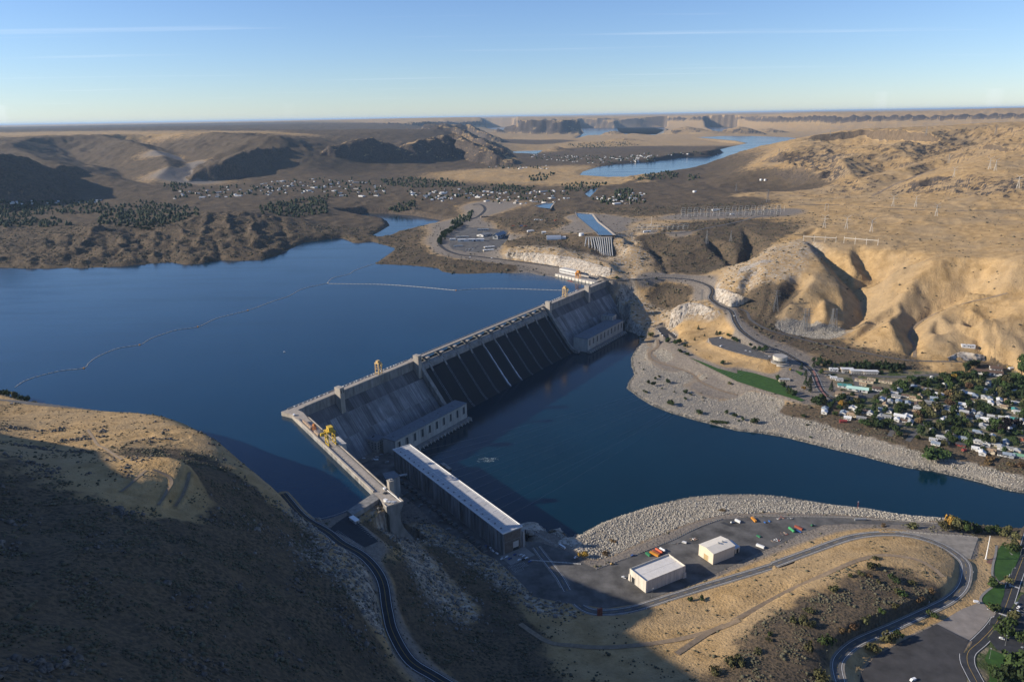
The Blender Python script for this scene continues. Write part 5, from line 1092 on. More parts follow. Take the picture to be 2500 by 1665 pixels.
# zebra crossings
for s_, zc in (('2150 1000,2215 1022', 36.4), ('2240 770,2310 792', 33.9)):
    a, b = wpts('5', s_, zc)[:, :2]; mb = MB(); u = (b - a) / np.hypot(*(b - a)); v = np.array([-u[1], u[0]]) * 1.4
    for i in range(9):
        p = a + (b - a) * i / 8; mb.poly([(*(p - u * .35 - v), zc), (*(p + u * .35 - v), zc), (*(p + u * .35 + v), zc), (*(p - u * .35 + v), zc)])
    o = mb.build('zebra_crossing', M_LINE, None, recalc=False); z_ = max(gz(*p) for p in (a, b)); o.location.z = 0.0
    for vtx in o.data.vertices: 
        dd = np.hypot(R_STREET[:, 0] - vtx.co.x, R_STREET[:, 1] - vtx.co.y); vtx.co.z = R_STREET[int(np.argmin(dd)), 2] + LIFT + .05
    tag(o, kind='structure')
# fields of brick red paving in the median and round the flagpole
pad('paved_circle', wpts('5', '2040 555 32.5,2090 520 32.6,2118 530 32.8,2105 590 33.4,2080 592 33.6,2050 585 33.2', 0), mat('brick_paving', (.16, .09, .075), .9, .15, .5), .25)
med = smooth_line(np.vstack([wpts('6', '625 520 35.4,640 560 32.4,660 620 30.5,690 680 28.3,730 735 26.2', 0)]), 4, 20); tag(strip('median', med, -2.0, 2.0, .42, mat('red_paving', (.27, .14, .12), .9, .15, .4)), kind='structure')
# foundation slab in front of the first warehouse, patches on the yard
pad('concrete_slab', wpts('C', '145 825 14,320 775 14,550 940 14,400 1005 14', 0), mat('slab_concrete', (.30, .27, .23), .9, .08, .3), .1)
pad('asphalt_patch', wpts('4', '380 690 14,420 680 14,600 780 14,880 960 14,840 965 14,570 800 14', 0), mat('patch_asphalt', (.05, .05, .052), .9, .15, .2), .07)
pad('asphalt_patch', wpts('4', '1540 320 14,1570 315 14,1800 400 14,1960 495 14,1940 505 14,1780 415 14', 0), MATS['patch_asphalt'], .07)
# ------------------------------------------------------------------ trees and bushes
def leaf_mat(name, a, b):
    m = mat(name, a, .9, .2, 2.0, 0, col2=b, obj_var=.28, spec=.15); return m
L_GREEN = leaf_mat('green_leaves', (.052, .075, .022), (.022, .036, .012)); L_DARK = leaf_mat('dark_leaves', (.040, .060, .022), (.018, .030, .012)); L_OLIVE = leaf_mat('olive_leaves', (.105, .10, .042), (.05, .052, .022))
L_YELLOW = leaf_mat('autumn_leaves', (.38, .22, .035), (.20, .13, .03)); L_PURPLE = leaf_mat('plum_leaves', (.030, .022, .022), (.014, .011, .012)); L_PINE = leaf_mat('pine_needles', (.028, .042, .020), (.012, .020, .010)); L_BROWN = leaf_mat('dry_leaves', (.16, .10, .05), (.08, .055, .03))
BARK = mat('bark', (.10, .075, .055), .95, .2, 2)
def crown_mesh(name, seed, n, shape, m, leaf=.24):
    r = np.random.default_rng(seed); V_, F_ = [], []
    if shape == 'cone':
        h = r.random(n) ** .8; rad = (1 - h) * .42 * (.55 + .45 * np.sqrt(r.random(n))) + .02; an = r.random(n) * 6.283; P = np.c_[np.cos(an) * rad, np.sin(an) * rad, .08 + h * .92]; N_ = np.c_[np.cos(an), np.sin(an), np.full(n, .5)]; sz = leaf * (.35 + .65 * (1 - h)) * .55
    else:
        lob = [(r.normal(0, .33), r.normal(0, .33), r.uniform(-.25, .35), r.uniform(.42, .66)) for _ in range(7)]; P, N_ = [], []
        for i in range(n):
            x, y, z, q = lob[r.integers(7)]; d3 = r.normal(size=3); d3 /= np.linalg.norm(d3); rr = q * (.62 + .38 * r.random() ** .5); P.append((x + d3[0] * rr, y + d3[1] * rr, z + d3[2] * rr * .85)); N_.append(d3)
        P = np.array(P); N_ = np.array(N_); P[:, 2] = P[:, 2] * (.5 if shape == 'bush' else .62) + (.42 if shape == 'bush' else .60); P[:, 2] = np.maximum(P[:, 2], .03); sz = leaf * r.uniform(.6, 1.3, n)
    for i in range(n):
        nn = N_[i] + r.normal(0, .45, 3); nn /= np.linalg.norm(nn); a = np.cross(nn, r.normal(size=3)); a /= np.linalg.norm(a) + 1e-9; b = np.cross(nn, a); s_ = sz[i] if np.ndim(sz) else sz; k = len(V_)
        V_ += [P[i] - a * s_ * .6, P[i] + b * s_ * .5, P[i] + a * s_ * .6, P[i] - b * s_ * .5]; F_.append((k, k + 1, k + 2, k + 3))
    o = mesh_obj(name, V_, F_, m); C.objects.unlink(o); return o.data
CROWNS = {}
def crown(kind, m, variant):
    key = (kind, m.name, variant)
    if key not in CROWNS:
        k = {'tree': ('round', 300, .25), 'bush': ('bush', 200, .26), 'cone': ('cone', 280, .26)}[kind]; CROWNS[key] = crown_mesh('crown', hash((kind, variant)) % 9999 + 13 * variant, k[1], k[0], m, k[2])
    return CROWNS[key]
_tm = MB().tube([(0, 0, -.15), (0, 0, .2), (.02, 0, .45)], [.035, .028, .015], 6).bar((.01, 0, .28), (.16, .05, .5), .018).bar((0, .01, .3), (-.14, -.06, .5), .018); _t = _tm.build('trunk', BARK); TRUNK = _t.data; bpy.data.objects.remove(_t)
_hash_seed = 0
def tree(name, p, w, h, kind, m, label, cat, group=None, parts=True, rz=None):
    """p: base point; w: crown width; h: height"""
    global _hash_seed; _hash_seed += 1; rz = random.uniform(0, 6.28) if rz is None else rz; sx = w / (1.9 if kind != 'cone' else .95)
    cm = crown(kind, m, _hash_seed % 4)
    if not parts:
        o = bpy.data.objects.new(name, cm); C.objects.link(o); o.location = p; o.scale = (sx, sx, h / 1.06); o.rotation_euler.z = rz; return tag(o, label, cat, group)
    e = empty(name, p, rz); tag(e, label, cat, group)
    o = bpy.data.objects.new('crown', cm); C.objects.link(o); o.parent = e; o.scale = (sx, sx, h / 1.06)
    if kind != 'bush':
        t = bpy.data.objects.new('trunk', TRUNK); C.objects.link(t); t.parent = e; t.scale = (h * .9,) * 3
    return e
def onground(tag_, x, y): return hit(*px_(tag_, x, y))

# bushes on the gravel bench of the far bank: x y of base, width and height in metres
BENCH = [('2', 1625, 1130, 9, 11, 'beside the twin bushes nearest the dam'), ('2', 1665, 1150, 10, 13, 'in the middle of the clump nearest the dam'), ('2', 1680, 1100, 7, 9, 'at the back of the clump nearest the dam'), ('2', 1790, 1130, 13, 13, 'standing alone right of the first clump'), ('2', 1715, 1080, 8, 6, 'with a yellow cap behind the first clump'),
         ('2', 1600, 1205, 12, 6, 'low at the water side of the bench'), ('2', 1738, 1178, 5, 5, 'small, just below the first clump'), ('2', 1838, 1205, 5, 5, 'small, left of the middle clump'), ('2', 1930, 1210, 11, 12, 'in the middle clump on the bench'), ('2', 1975, 1230, 7, 6, 'at the right of the middle clump'), ('2', 1930, 1265, 7, 8, 'below the middle clump'), ('2', 1800, 1310, 19, 15, 'largest on the open gravel'), ('2', 2045, 1380, 15, 12, 'right of the largest bush'), ('2', 2265, 1380, 11, 10, 'first of the pair by the long low thicket'), ('2', 2330, 1405, 11, 10, 'second of the pair by the long low thicket'), ('2', 1550, 965, 4, 3, 'tiny, near the water by the dam'), ('2', 1585, 1020, 5, 5, 'small, on the stones near the dam'), ('2', 2290, 1140, 10, 8, 'yellowish, on the riprap slope'), ('6', 540, 900, 12, 7, 'on the bank below the gravel turnaround'), ('6', 575, 972, 7, 4, 'low, on the gravel below the turnaround'), ('6', 600, 1070, 7, 4, 'low, near the water halfway along the bank'), ('6', 45, 930, 8, 9, 'slim, right of the low thicket'), ('6', 140, 955, 16, 14, 'dark, at the right end of the bench'), ('6', 15, 940, 6, 5, 'small, at the right end of the bench')]
for i, (tg, x, y, w, h, where) in enumerate(BENCH):
    tree('bush', onground(tg, x, y), w, h, 'bush', L_OLIVE if 'yellow' in where else (L_GREEN if i % 3 else L_DARK), f'green bush on the gravel bank, {where}', 'bush', 'bushes on the gravel bank')
for j, (x, y) in enumerate(((2150, 1415), (2190, 1425), (2235, 1435), (2280, 1440))): pass
th = empty('thicket', onground('2', 2210, 1450)); tag(th, 'long low green thicket near the water on the gravel bench', 'bush')
for dx, dy, w in ((-12, 3, 14), (-4, 1, 15), (5, -1, 14), (12, -4, 12)):
    o = bpy.data.objects.new('crown', crown('bush', L_GREEN, 1)); C.objects.link(o); o.parent = th; o.location = (dx, dy, -.2); o.scale = (w / 1.9, w / 1.9, 4.2)
for i, (x, y, w, h) in enumerate(((15, 238, 13, 10), (60, 240, 15, 12), (120, 250, 16, 13), (175, 262, 14, 9), (220, 262, 14, 11), (275, 280, 12, 6))):
    q = at(*px_('A', x, y), 106); tree('tree', (q[0], q[1], gz(q[0], q[1]) - .3), w, h, 'tree', (L_DARK, L_GREEN, L_OLIVE)[i % 3], f'leafy tree on the reservoir shore at the left edge, {ORD[i]} from the left', 'tree', 'trees on the reservoir shore')
# big bushes by the town shore
tree('willow', onground('6', 1610, 1240), 52, 24, 'bush', L_GREEN, 'very large round green bush on the shore below the town', 'bush')
# trees along the loop road knoll
KN = [('5', 1110, 640, 15, 11, L_OLIVE), ('5', 1135, 555, 9, 6, L_OLIVE), ('5', 1010, 685, 9, 6, L_OLIVE), ('5', 930, 700, 7, 5, L_OLIVE), ('5', 1075, 700, 8, 6, L_BROWN), ('5', 790, 815, 12, 9, L_OLIVE), ('5', 1290, 745, 13, 11, L_DARK), ('5', 1430, 760, 10, 6, L_OLIVE), ('5', 1300, 830, 10, 7, L_OLIVE), ('5', 1350, 850, 14, 8, L_GREEN), ('5', 1160, 750, 6, 5, L_OLIVE), ('5', 590, 990, 12, 7, L_OLIVE), ('5', 460, 1065, 8, 6, L_GREEN), ('5', 540, 1085, 12, 8, L_OLIVE), ('5', 620, 1110, 9, 7, L_OLIVE), ('5', 265, 1180, 7, 6, L_GREEN), ('5', 250, 1225, 7, 5, L_OLIVE), ('5', 170, 1320, 10, 5, L_OLIVE), ('5', 30, 1420, 11, 8, L_OLIVE), ('5', 730, 1260, 16, 13, L_GREEN), ('5', 600, 1310, 13, 11, L_OLIVE), ('5', 690, 1550, 17, 13, L_OLIVE), ('5', 1600, 1030, 11, 9, L_GREEN), ('5', 1240, 1240, 17, 14, L_OLIVE), ('5', 1310, 1200, 10, 12, L_GREEN), ('5', 1110, 1310, 14, 12, L_OLIVE), ('5', 1180, 1000, 8, 7, L_GREEN), ('5', 1300, 960, 9, 7, L_OLIVE), ('5', 1060, 1080, 14, 9, L_OLIVE), ('5', 950, 1120, 12, 8, L_BROWN), ('5', 1500, 900, 10, 6, L_BROWN), ('5', 1600, 830, 9, 6, L_BROWN), ('5', 870, 1170, 11, 8, L_BROWN),
      ('4', 1295, 962, 7, 7, L_DARK), ('4', 1388, 958, 8, 7, L_DARK), ('4', 1490, 1560, 14, 9, L_OLIVE), ('4', 1650, 1490, 17, 10, L_OLIVE), ('4', 2140, 1140, 10, 8, L_OLIVE), ('4', 2230, 1150, 14, 9, L_OLIVE), ('4', 1560, 225, 10, 4, L_BROWN), ('4', 420, 600, 14, 11, L_YELLOW), ('4', 600, 580, 13, 5, L_BROWN), ('4', 660, 480, 9, 4, L_BROWN)]
for i, (tg, x, y, w, h, m) in enumerate(KN):
    col_ = {'olive_leaves': 'olive', 'green_leaves': 'green', 'dark_leaves': 'dark green', 'dry_leaves': 'brown', 'autumn_leaves': 'golden'}[m.name]
    P = onground(tg, x, y)
    dl = np.hypot(R_LOOP[:, 0] - P[0], R_LOOP[:, 1] - P[1]); k = int(dl.argmin()); rel = 'beside' if dl[k] < 16 else ('near' if dl[k] < 45 else 'back from')
    place = 'loop road straight' if k < len(R_LOOP) * .42 else ('far bend of loop road' if k < len(R_LOOP) * .7 else 'near bend of loop road')
    size = 'broad' if w >= 13 else ('middling' if w >= 9 else 'small')
    tree('shrub', P, w, h, 'bush', m, f'{size} {col_} shrub {rel} the {place}', 'shrub', 'shrubs round the loop road')
# shore trees at the right
for i, (x, y, w, h, m, lb) in enumerate(((1740, 300, 22, 19, L_YELLOW, 'tall golden tree on the near shore at the right'), (1790, 315, 22, 18, L_OLIVE, 'large olive tree beside the tall golden tree on the shore'), (1700, 320, 16, 13, L_OLIVE, 'olive tree left of the tall golden tree on the shore'), (1870, 330, 20, 15, L_GREEN, 'round green tree right of the tall golden tree'), (1950, 330, 16, 13, L_DARK, 'dark shore tree right of the round green tree'), (2050, 345, 13, 10, L_DARK, 'dark low tree in the row along the right shore'), (2130, 345, 16, 11, L_GREEN, 'green tree in the middle of the row along the right shore'), (2190, 380, 13, 11, L_OLIVE, 'olive tree standing before the row on the right shore'), (2230, 340, 13, 11, L_OLIVE, 'olive tree at the end of the row on the right shore'), (2280, 395, 15, 10, L_OLIVE, 'olive tree nearest the picture edge on the right shore'), (1440, 300, 18, 9, L_OLIVE, 'broad olive bush beside the gravel lane'), (1200, 285, 9, 4, L_BROWN, 'small brown bush beside the gravel lane'))):
    tree('tree', onground('5', x, y), w, h, 'tree' if h > 9.5 else 'bush', m, lb, 'tree', 'trees on the near shore')
for i, (x, y, w, h, m, lb) in enumerate(((2090, 770, 14, 11, L_GREEN, 'round tree between the two lawns on the path side'), (2220, 755, 12, 9, L_OLIVE, 'round tree between the two lawns on the street side'), (2110, 980, 14, 9, L_GREEN, 'tree at the pointed end of the near lawn'), (2250, 490, 15, 11, L_GREEN, 'tree by the street at the middle of the far lawn'), (2270, 440, 12, 9, L_OLIVE, 'small tree by the street at the top of the far lawn'), (2300, 500, 12, 9, L_GREEN, 'small tree by the street at the far lawn, beside the lamp'), (2190, 1190, 20, 14, L_GREEN, 'spreading tree at the car park corner by the street bend'), (2230, 1110, 15, 12, L_GREEN, 'tree in the car park strip behind the corner tree'), (2280, 1060, 15, 12, L_OLIVE, 'olive tree in the car park strip nearest the crossing'), (2340, 1250, 18, 15, L_GREEN, 'tree cut by the picture edge in the car park'), (2290, 1480, 28, 22, L_GREEN, 'big spreading tree on the lawn at the lower right corner'), (2200, 1540, 20, 16, L_DARK, 'dark tree left of the big spreading tree at the lower right corner'), (2140, 1560, 16, 13, L_DARK, 'dark tree at the bottom edge near the right corner'), (2350, 1560, 24, 18, L_DARK, 'dark tree in the very corner at the lower right'), (2100, 1500, 12, 10, L_GREEN, 'small tree left of the dark trees at the lower right'))):
    tree('tree', onground('5', x, y), w, h, 'tree', m, lb, 'tree', 'trees round the lawns')
# trees of the riverside park and highway
PARK = [(600, 700, 9, 21, 'cone'), (560, 640, 12, 22, 'cone'), (600, 620, 11, 20, 'cone'), (585, 660, 13, 24, 'cone'), (560, 570, 11, 18, 'cone'), (525, 510, 11, 17, 'cone'), (770, 690, 13, 25, 'cone'), (790, 800, 10, 17, 'cone'), (330, 600, 12, 12, 'tree'), (370, 660, 15, 14, 'tree'), (415, 700, 13, 17, 'cone'), (460, 735, 14, 15, 'tree'), (430, 715, 12, 14, 'tree'), (650, 540, 0, 0, ''), (690, 545, 12, 11, 'tree'), (625, 490, 10, 14, 'cone'), (660, 485, 13, 11, 'tree'), (655, 800, 22, 17, 'tree'), (690, 770, 15, 15, 'tree'), (625, 800, 15, 12, 'tree'), (860, 765, 15, 15, 'tree'), (855, 820, 15, 13, 'tree'), (865, 750, 12, 12, 'tree')]
for i, (x, y, w, h, kd) in enumerate(PARK):
    if not kd: continue
    m = L_PINE if kd == 'cone' else (L_YELLOW if (x, y) == (855, 820) else (L_DARK if i % 2 else L_GREEN))
    tree('pine_tree' if kd == 'cone' else 'tree', onground('6', x, y), w, h, kd, m, ('tall dark pine' if kd == 'cone' else ('golden tree' if m is L_YELLOW else 'leafy tree')) + ' by the highway bend', 'tree', 'trees by the highway and park')
for i, (tg, x, y, w, h, kd) in enumerate([('6', 545, 680, 10, 8, 'Y'), ('6', 435, 520, 6, 5, 'Y'), ('6', 140, 355, 10, 11, 'tree'), ('6', 180, 360, 11, 12, 'tree'), ('6', 215, 375, 14, 13, 'tree'), ('6', 105, 320, 7, 8, 'tree'), ('6', 230, 350, 10, 11, 'tree'), ('2', 1790, 800, 16, 15, 'tree'), ('2', 1850, 820, 15, 15, 'tree'), ('2', 1880, 805, 13, 13, 'tree'), ('2', 1925, 835, 10, 9, 'tree'), ('2', 1880, 880, 13, 10, 'tree'), ('2', 1940, 905, 14, 9, 'tree'), ('2', 1645, 750, 17, 14, 'O'), ('2', 1565, 760, 10, 8, 'O'), ('2', 2035, 690, 9, 14, 'cone'), ('2', 2005, 780, 7, 10, 'cone'), ('2', 2085, 745, 6, 8, 'cone'), ('2', 2185, 735, 12, 14, 'cone'), ('2', 2215, 730, 10, 9, 'tree'), ('2', 2280, 750, 12, 9, 'tree'), ('2', 2320, 780, 12, 11, 'tree'), ('2', 2345, 790, 12, 9, 'tree'), ('2', 2240, 975, 13, 10, 'tree'), ('2', 1775, 470, 0, 0, ''), ('2', 1700, 440, 6, 11, 'cone'), ('2', 1840, 390, 6, 9, 'cone'), ('2', 1875, 395, 7, 13, 'cone'), ('2', 1775, 500, 7, 11, 'cone'), ('2', 1370, 272, 20, 9, 'B'), ('2', 1690, 278, 10, 10, 'cone')]):
    if not kd: continue
    P = onground(tg, x, y); m = {'Y': L_YELLOW, 'O': L_OLIVE, 'B': L_DARK, 'cone': L_PINE}.get(kd, L_DARK if i % 2 else L_GREEN)
    tree('pine_tree' if kd == 'cone' else 'tree', P, w, h, kd if kd in ('tree', 'cone') else ('bush' if kd == 'B' else 'tree'), m, {'Y': 'small golden tree', 'O': 'round olive tree', 'B': 'dark spreading bush', 'cone': 'slim dark pine'}.get(kd, 'leafy green tree') + f' on the far bank {"near the visitor building" if i < 7 else ("by the riverside lots" if i < 15 else "on the slope above the lots")}', 'tree', 'trees of the far bank')
# ------------------------------------------------------------------ houses
def paint(name, c, **k): return mat(name, c, .8, .08, .5, **k)
WALLS = [paint('white_siding', (.66, .64, .60)), paint('cream_siding', (.55, .47, .34)), paint('grey_siding', (.33, .34, .34)), paint('tan_siding', (.40, .30, .20)), paint('blue_siding', (.10, .20, .36)), paint('red_siding', (.26, .05, .04))]
ROOFS = {'grey': mat('grey_shingle', (.23, .23, .225), .9, .12, 1.5), 'pale grey': mat('pale_shingle', (.40, .40, .385), .85, .1, 1.5), 'white': mat('white_metal_roof', (.68, .68, .66), .6, .06, 1), 'brown': mat('brown_shingle', (.115, .075, .055), .9, .15, 1.5), 'tan': mat('tan_shingle', (.33, .235, .15), .9, .12, 1.5), 'dark': mat('dark_shingle', (.055, .055, .06), .9, .15, 1.5), 'green': mat('green_metal_roof', (.18, .34, .22), .6, .1, 1), 'teal': mat('teal_metal_roof', (.08, .30, .26), .6, .1, 1), 'orange': mat('orange_roof', (.42, .15, .07), .8, .12, 1), 'blue grey': mat('blue_grey_roof', (.26, .31, .36), .8, .1, 1), 'red': mat('red_metal_roof', (.30, .05, .045), .7, .1, 1), 'mint': mat('mint_metal_roof', (.45, .66, .56), .6, .06, 1)}
W_GLASS = K_GLASS
PROTO = {}
def house_proto(form, wall, roof):
    key = (form, wall.name, roof.name)
    if key in PROTO: return PROTO[key]
    e = []                                    # unit house: 1 x 1 plan (x long), wall height 1; list of (name, mesh, parent index)
    def part(name, mb, m, par=None): o = mb.build(name, m); C.objects.unlink(o); e.append((name, o.data, par)); return len(e) - 1
    if form == 'gable':
        part('wall', MB().extrude([(-.5, -.6), (.5, -.6), (.5, 1), (0, 1.55), (-.5, 1)], -.48, .48, 'x'), wall)
        r = part('roof', MB().extrude([(-.58, .93), (-.56, 1.02), (0, 1.66), (.56, 1.02), (.58, .93), (0, 1.56)], -.53, .53, 'x'), roof); part('chimney', MB().box(.15, .21, .08, .18, 1.3, 1.95), K_ROOFG, r)
    elif form == 'cross':
        part('wall', MB().extrude([(-.5, -.6), (.5, -.6), (.5, 1), (0, 1.55), (-.5, 1)], -.48, .48, 'x'), wall)
        r = part('roof', MB().extrude([(-.58, .93), (-.56, 1.02), (0, 1.66), (.56, 1.02), (.58, .93), (0, 1.56)], -.53, .53, 'x'), roof); part('chimney', MB().box(-.21, -.15, .08, .18, 1.3, 1.95), K_ROOFG, r)
        part('wing', MB().extrude([(.05, -.6), (.42, -.6), (.42, .95), (.235, 1.4), (.05, .95)], -.82, -.1, 'y'), wall); part('wing_roof', MB().extrude([(.0, .88), (.02, .97), (.235, 1.5), (.45, .97), (.47, .88), (.235, 1.4)], -.88, 0, 'y'), roof)
    elif form == 'hip':
        part('wall', MB().box(-.5, .5, -.5, .5, -.6, 1), wall); mb = MB(); mb.v += [(-.56, -.58, .96), (.56, -.58, .96), (.56, .58, .96), (-.56, .58, .96), (-.24, 0, 1.55), (.24, 0, 1.55)]; mb.f += [(0, 1, 5, 4), (2, 3, 4, 5), (1, 2, 5), (3, 0, 4), (3, 2, 1, 0)]; r = part('roof', mb, roof); part('chimney', MB().box(.1, .16, .05, .15, 1.3, 1.8), K_ROOFG, r)
    else:
        part('wall', MB().box(-.5, .5, -.5, .5, -.6, 1), wall); r = part('roof', MB().box(-.51, .51, -.52, .52, 1, 1.08), roof); part('roof_unit', MB().box(-.2, -.1, -.1, .1, 1.08, 1.3).box(.15, .22, .1, .25, 1.08, 1.25), K_STEEL, r)
    for x in (-.33, -.02, .30):
        part('window', MB().box(x - .06, x + .06, -.515, -.495, .38, .78), W_GLASS); part('window', MB().box(x - .06, x + .06, .495, .515, .38, .78), W_GLASS)
    part('window', MB().box(-.50, -.475, -.15, .15, .38, .78), W_GLASS); part('door', MB().box(.11, .18, -.52, -.495, -.02, .72), K_DARK)
    PROTO[key] = e; return e
def house(p, L, Wd, h, rz, form, wall, roof, label, group=None, name='house', cat='house', full=True):
    e = empty(name, p, rz); tag(e, label, cat, group); made = []
    for i, (nm, me, par) in enumerate(house_proto(form, wall, roof)):
        if not full and nm not in ('wall', 'roof', 'wing', 'wing_roof'): made.append(None); continue
        o = bpy.data.objects.new(nm, me); C.objects.link(o)
        if par is not None and made[par] is not None: o.parent = made[par]
        else: o.parent = e; o.scale = (L, Wd, h)
        made.append(o)
    return e
TOWN = [(1605, 590, 'white', 'hip'), (1450, 660, 'blue grey', 'hip'), (1545, 680, 'tan', 'hip'), (1290, 715, 'pale grey', 'gable'), (1380, 735, 'brown', 'gable'), (1447, 755, 'tan', 'cross'), (1660, 725, 'white', 'gable'), (1612, 765, 'blue grey', 'gable'), (1565, 785, 'grey', 'gable'), (1255, 780, 'pale grey', 'gable'), (1180, 765, 'white', 'cross'), (1215, 810, 'tan', 'gable'), (1190, 850, 'blue grey', 'gable'), (1475, 840, 'pale grey', 'gable'), (1465, 870, 'tan', 'cross'), (1335, 905, 'white', 'gable'), (1390, 910, 'white', 'cross'), (720, 840, 'blue grey', 'hip'), (715, 868, 'white', 'gable'), (870, 875, 'blue grey', 'cross'), (940, 892, 'tan', 'gable'), (905, 918, 'white', 'gable'), (1018, 915, 'grey', 'gable'), (1145, 940, 'grey', 'gable'), (1725, 920, 'pale grey', 'cross'), (1690, 940, 'white', 'gable'), (1820, 845, 'white', 'cross'), (1850, 810, 'white', 'gable'), (1945, 775, 'brown', 'gable'), (2080, 795, 'white', 'gable'), (1992, 885, 'pale grey', 'gable'), (2080, 905, 'pale grey', 'gable'), (2172, 915, 'pale grey', 'gable'), (2278, 930, 'teal', 'hip'), (1892, 955, 'tan', 'cross'), (2012, 985, 'pale grey', 'cross'), (1968, 1035, 'blue grey', 'hip'), (2000, 1060, 'grey', 'gable'), (2092, 1075, 'white', 'gable'), (1608, 1095, 'pale grey', 'cross'), (1628, 1125, 'blue grey', 'gable'), (1722, 1110, 'dark', 'gable'), (1835, 1135, 'dark', 'gable'), (1955, 1165, 'white', 'cross'), (2080, 1190, 'tan', 'cross'), (2172, 1215, 'dark', 'gable'), (2312, 1230, 'green', 'gable'), (2275, 850, 'teal', 'gable'), (2305, 872, 'pale grey', 'gable'), (2190, 822, 'tan', 'cross'), (2150, 800, 'grey', 'gable'), (2340, 1045, 'white', 'gable'), (2205, 1120, 'blue grey', 'gable'), (2342, 1110, 'orange', 'gable'), (2335, 945, 'pale grey', 'gable'), (2285, 695, 'white', 'hip'), (2060, 630, 'pale grey', 'gable'), (2030, 690, 'white', 'gable'), (1700, 650, 'white', 'gable'), (1330, 690, 'white', 'gable'), (2120, 720, 'blue grey', 'gable'), (2010, 1205, 'white', 'gable'), (1250, 860, 'grey', 'gable'), (1560, 690, 'grey', 'gable'), (2230, 1010, 'white', 'gable'), (1500, 740, 'tan', 'gable'), (980, 860, 'white', 'gable'), (1090, 880, 'pale grey', 'gable'), (1860, 870, 'pale grey', 'gable'), (2120, 1000, 'white', 'gable')]
_rh = random.Random(77)
for row in ((1260, 735, 2330, 945, 15), (1300, 770, 2300, 985, 14), (1560, 1010, 2340, 1195, 12), (1640, 1070, 2320, 1245, 10), (1750, 690, 2300, 800, 9), (900, 830, 1450, 960, 9)):
    for k in range(row[4]):
        x, y = row[0] + (row[2] - row[0]) * (k + .5) / row[4] + _rh.uniform(-14, 14), row[1] + (row[3] - row[1]) * (k + .5) / row[4] + _rh.uniform(-6, 6)
        if min(math.hypot(x - a, (y - b) * 2.2) for a, b, *_ in TOWN) > 52: TOWN.append((x, y, _rh.choice(['pale grey', 'grey', 'white', 'pale grey', 'blue grey', 'tan', 'brown']), _rh.choice(['gable', 'cross', 'hip'])))
TRZ_T = math.radians(-32); hpts, HM = [], []
for i, (x, y, rf, form) in enumerate(TOWN):
    p = onground('6', x, y); rr = random.Random(i); L, Wd, h = rr.uniform(12, 17), rr.uniform(8.5, 11), rr.uniform(3.2, 4.4)
    if rf in ('white', 'pale grey') and i in (15, 16): L, Wd, h = 20, 11, 4.4
    if (x, y) == (1612, 765): wl_ = WALLS[4]; h = 5
    elif rf in ('tan',): wl_ = WALLS[1]
    elif (x, y) == (1835, 1135): wl_ = WALLS[5]
    else: wl_ = WALLS[0] if rr.random() < .6 else WALLS[2 if rr.random() < .5 else 1]
    where = 'uphill end' if y < 720 else ('upper blocks' if y < 830 else ('middle blocks' if y < 960 else 'river side')); col = 'left' if x < 1250 else ('centre' if x < 1750 else 'right')
    hpts.append(p[:2]); HM.append((p[:2], rf, where, col))
    house((p[0], p[1], gz(p[0], p[1])), L, Wd, h, TRZ_T + rr.choice((0, 1.5708)) + rr.uniform(-.08, .08), form, wl_, ROOFS[rf], f'{rf} roofed {wl_.name.split("_")[0]} house, town {where}, {col} part', 'houses of the riverside town')
# larger town buildings: x y, length, width, height, turn, form, wall, roof, label
BIGS = [(2055, 545, 52, 15, 5.5, -.42, 'gable', WALLS[0], 'brown', 'long white hall with brown gable roof at the top of the town'), (2120, 520, 22, 18, 6.5, -.42, 'gable', WALLS[0], 'brown', 'taller brown roofed end of the long white hall'), (880, 655, 27, 16, 4.5, -.35, 'flat', WALLS[0], 'teal', 'flat teal roofed shop beside the highway junction'), (985, 685, 40, 13, 5.5, -.42, 'gable', WALLS[0], 'mint', 'long shop building with pale mint roof in the town'), (895, 735, 42, 24, 6, -.45, 'flat', WALLS[1], 'tan', 'large flat roofed cream store beside the highway'), (1040, 612, 36, 8, 4.5, -.48, 'flat', WALLS[1], 'tan', 'long cream motel wing by the upper street'), (1215, 620, 26, 6, 4, -.48, 'flat', WALLS[1], 'tan', 'short cream motel wing right of the long one'), (1100, 598, 16, 6, 4, -.48, 'flat', WALLS[1], 'tan', 'small cream block behind the long motel wing'), (1030, 640, 14, 6, 3.5, -.48, 'gable', WALLS[1], 'tan', 'small cream office before the long motel wing'), (1150, 680, 19, 15, 5, -.45, 'hip', WALLS[0], 'brown', 'white house with brown hipped roof at the street corner'), (790, 520, 18, 9, 5, -.2, 'flat', WALLS[0], 'white', 'white motel block nearest the highway junction'), (835, 600, 16, 10, 4.2, -.3, 'flat', WALLS[0], 'pale grey', 'pale filling station building at the junction'), (790, 585, 14, 9, 3.6, -.3, 'flat', WALLS[0], 'white', 'white canopy beside the filling station'), (868, 945, 13, 5, 3.5, -.1, 'gable', WALLS[5], 'red', 'long red shed by the shore track below the town'), (1860, 1180, 6, 5, 3, .3, 'gable', WALLS[5], 'red', 'tiny red shed in a garden near the shore'), (2245, 510, 10, 6, 3.5, .2, 'gable', WALLS[0], 'white', 'small white hut right of the long hall'), (385, 605, 22, 10, 4.5, -.15, 'flat', WALLS[1], 'pale grey', 'low pale park pavilion at the lawn end'), (1895, 325, 27, 9, 4.5, -.25, 'flat', WALLS[0], 'white', 'white reservoir building on a terrace cut in the hill')]
for x, y, L, Wd, h, rz, form, wl_, rf, lb in BIGS:
    p = onground('6', x, y); hpts.append(p[:2]); house((p[0], p[1], gz(p[0], p[1])), L, Wd, h, rz, form, wl_, ROOFS[rf], lb, None, 'building', 'building')
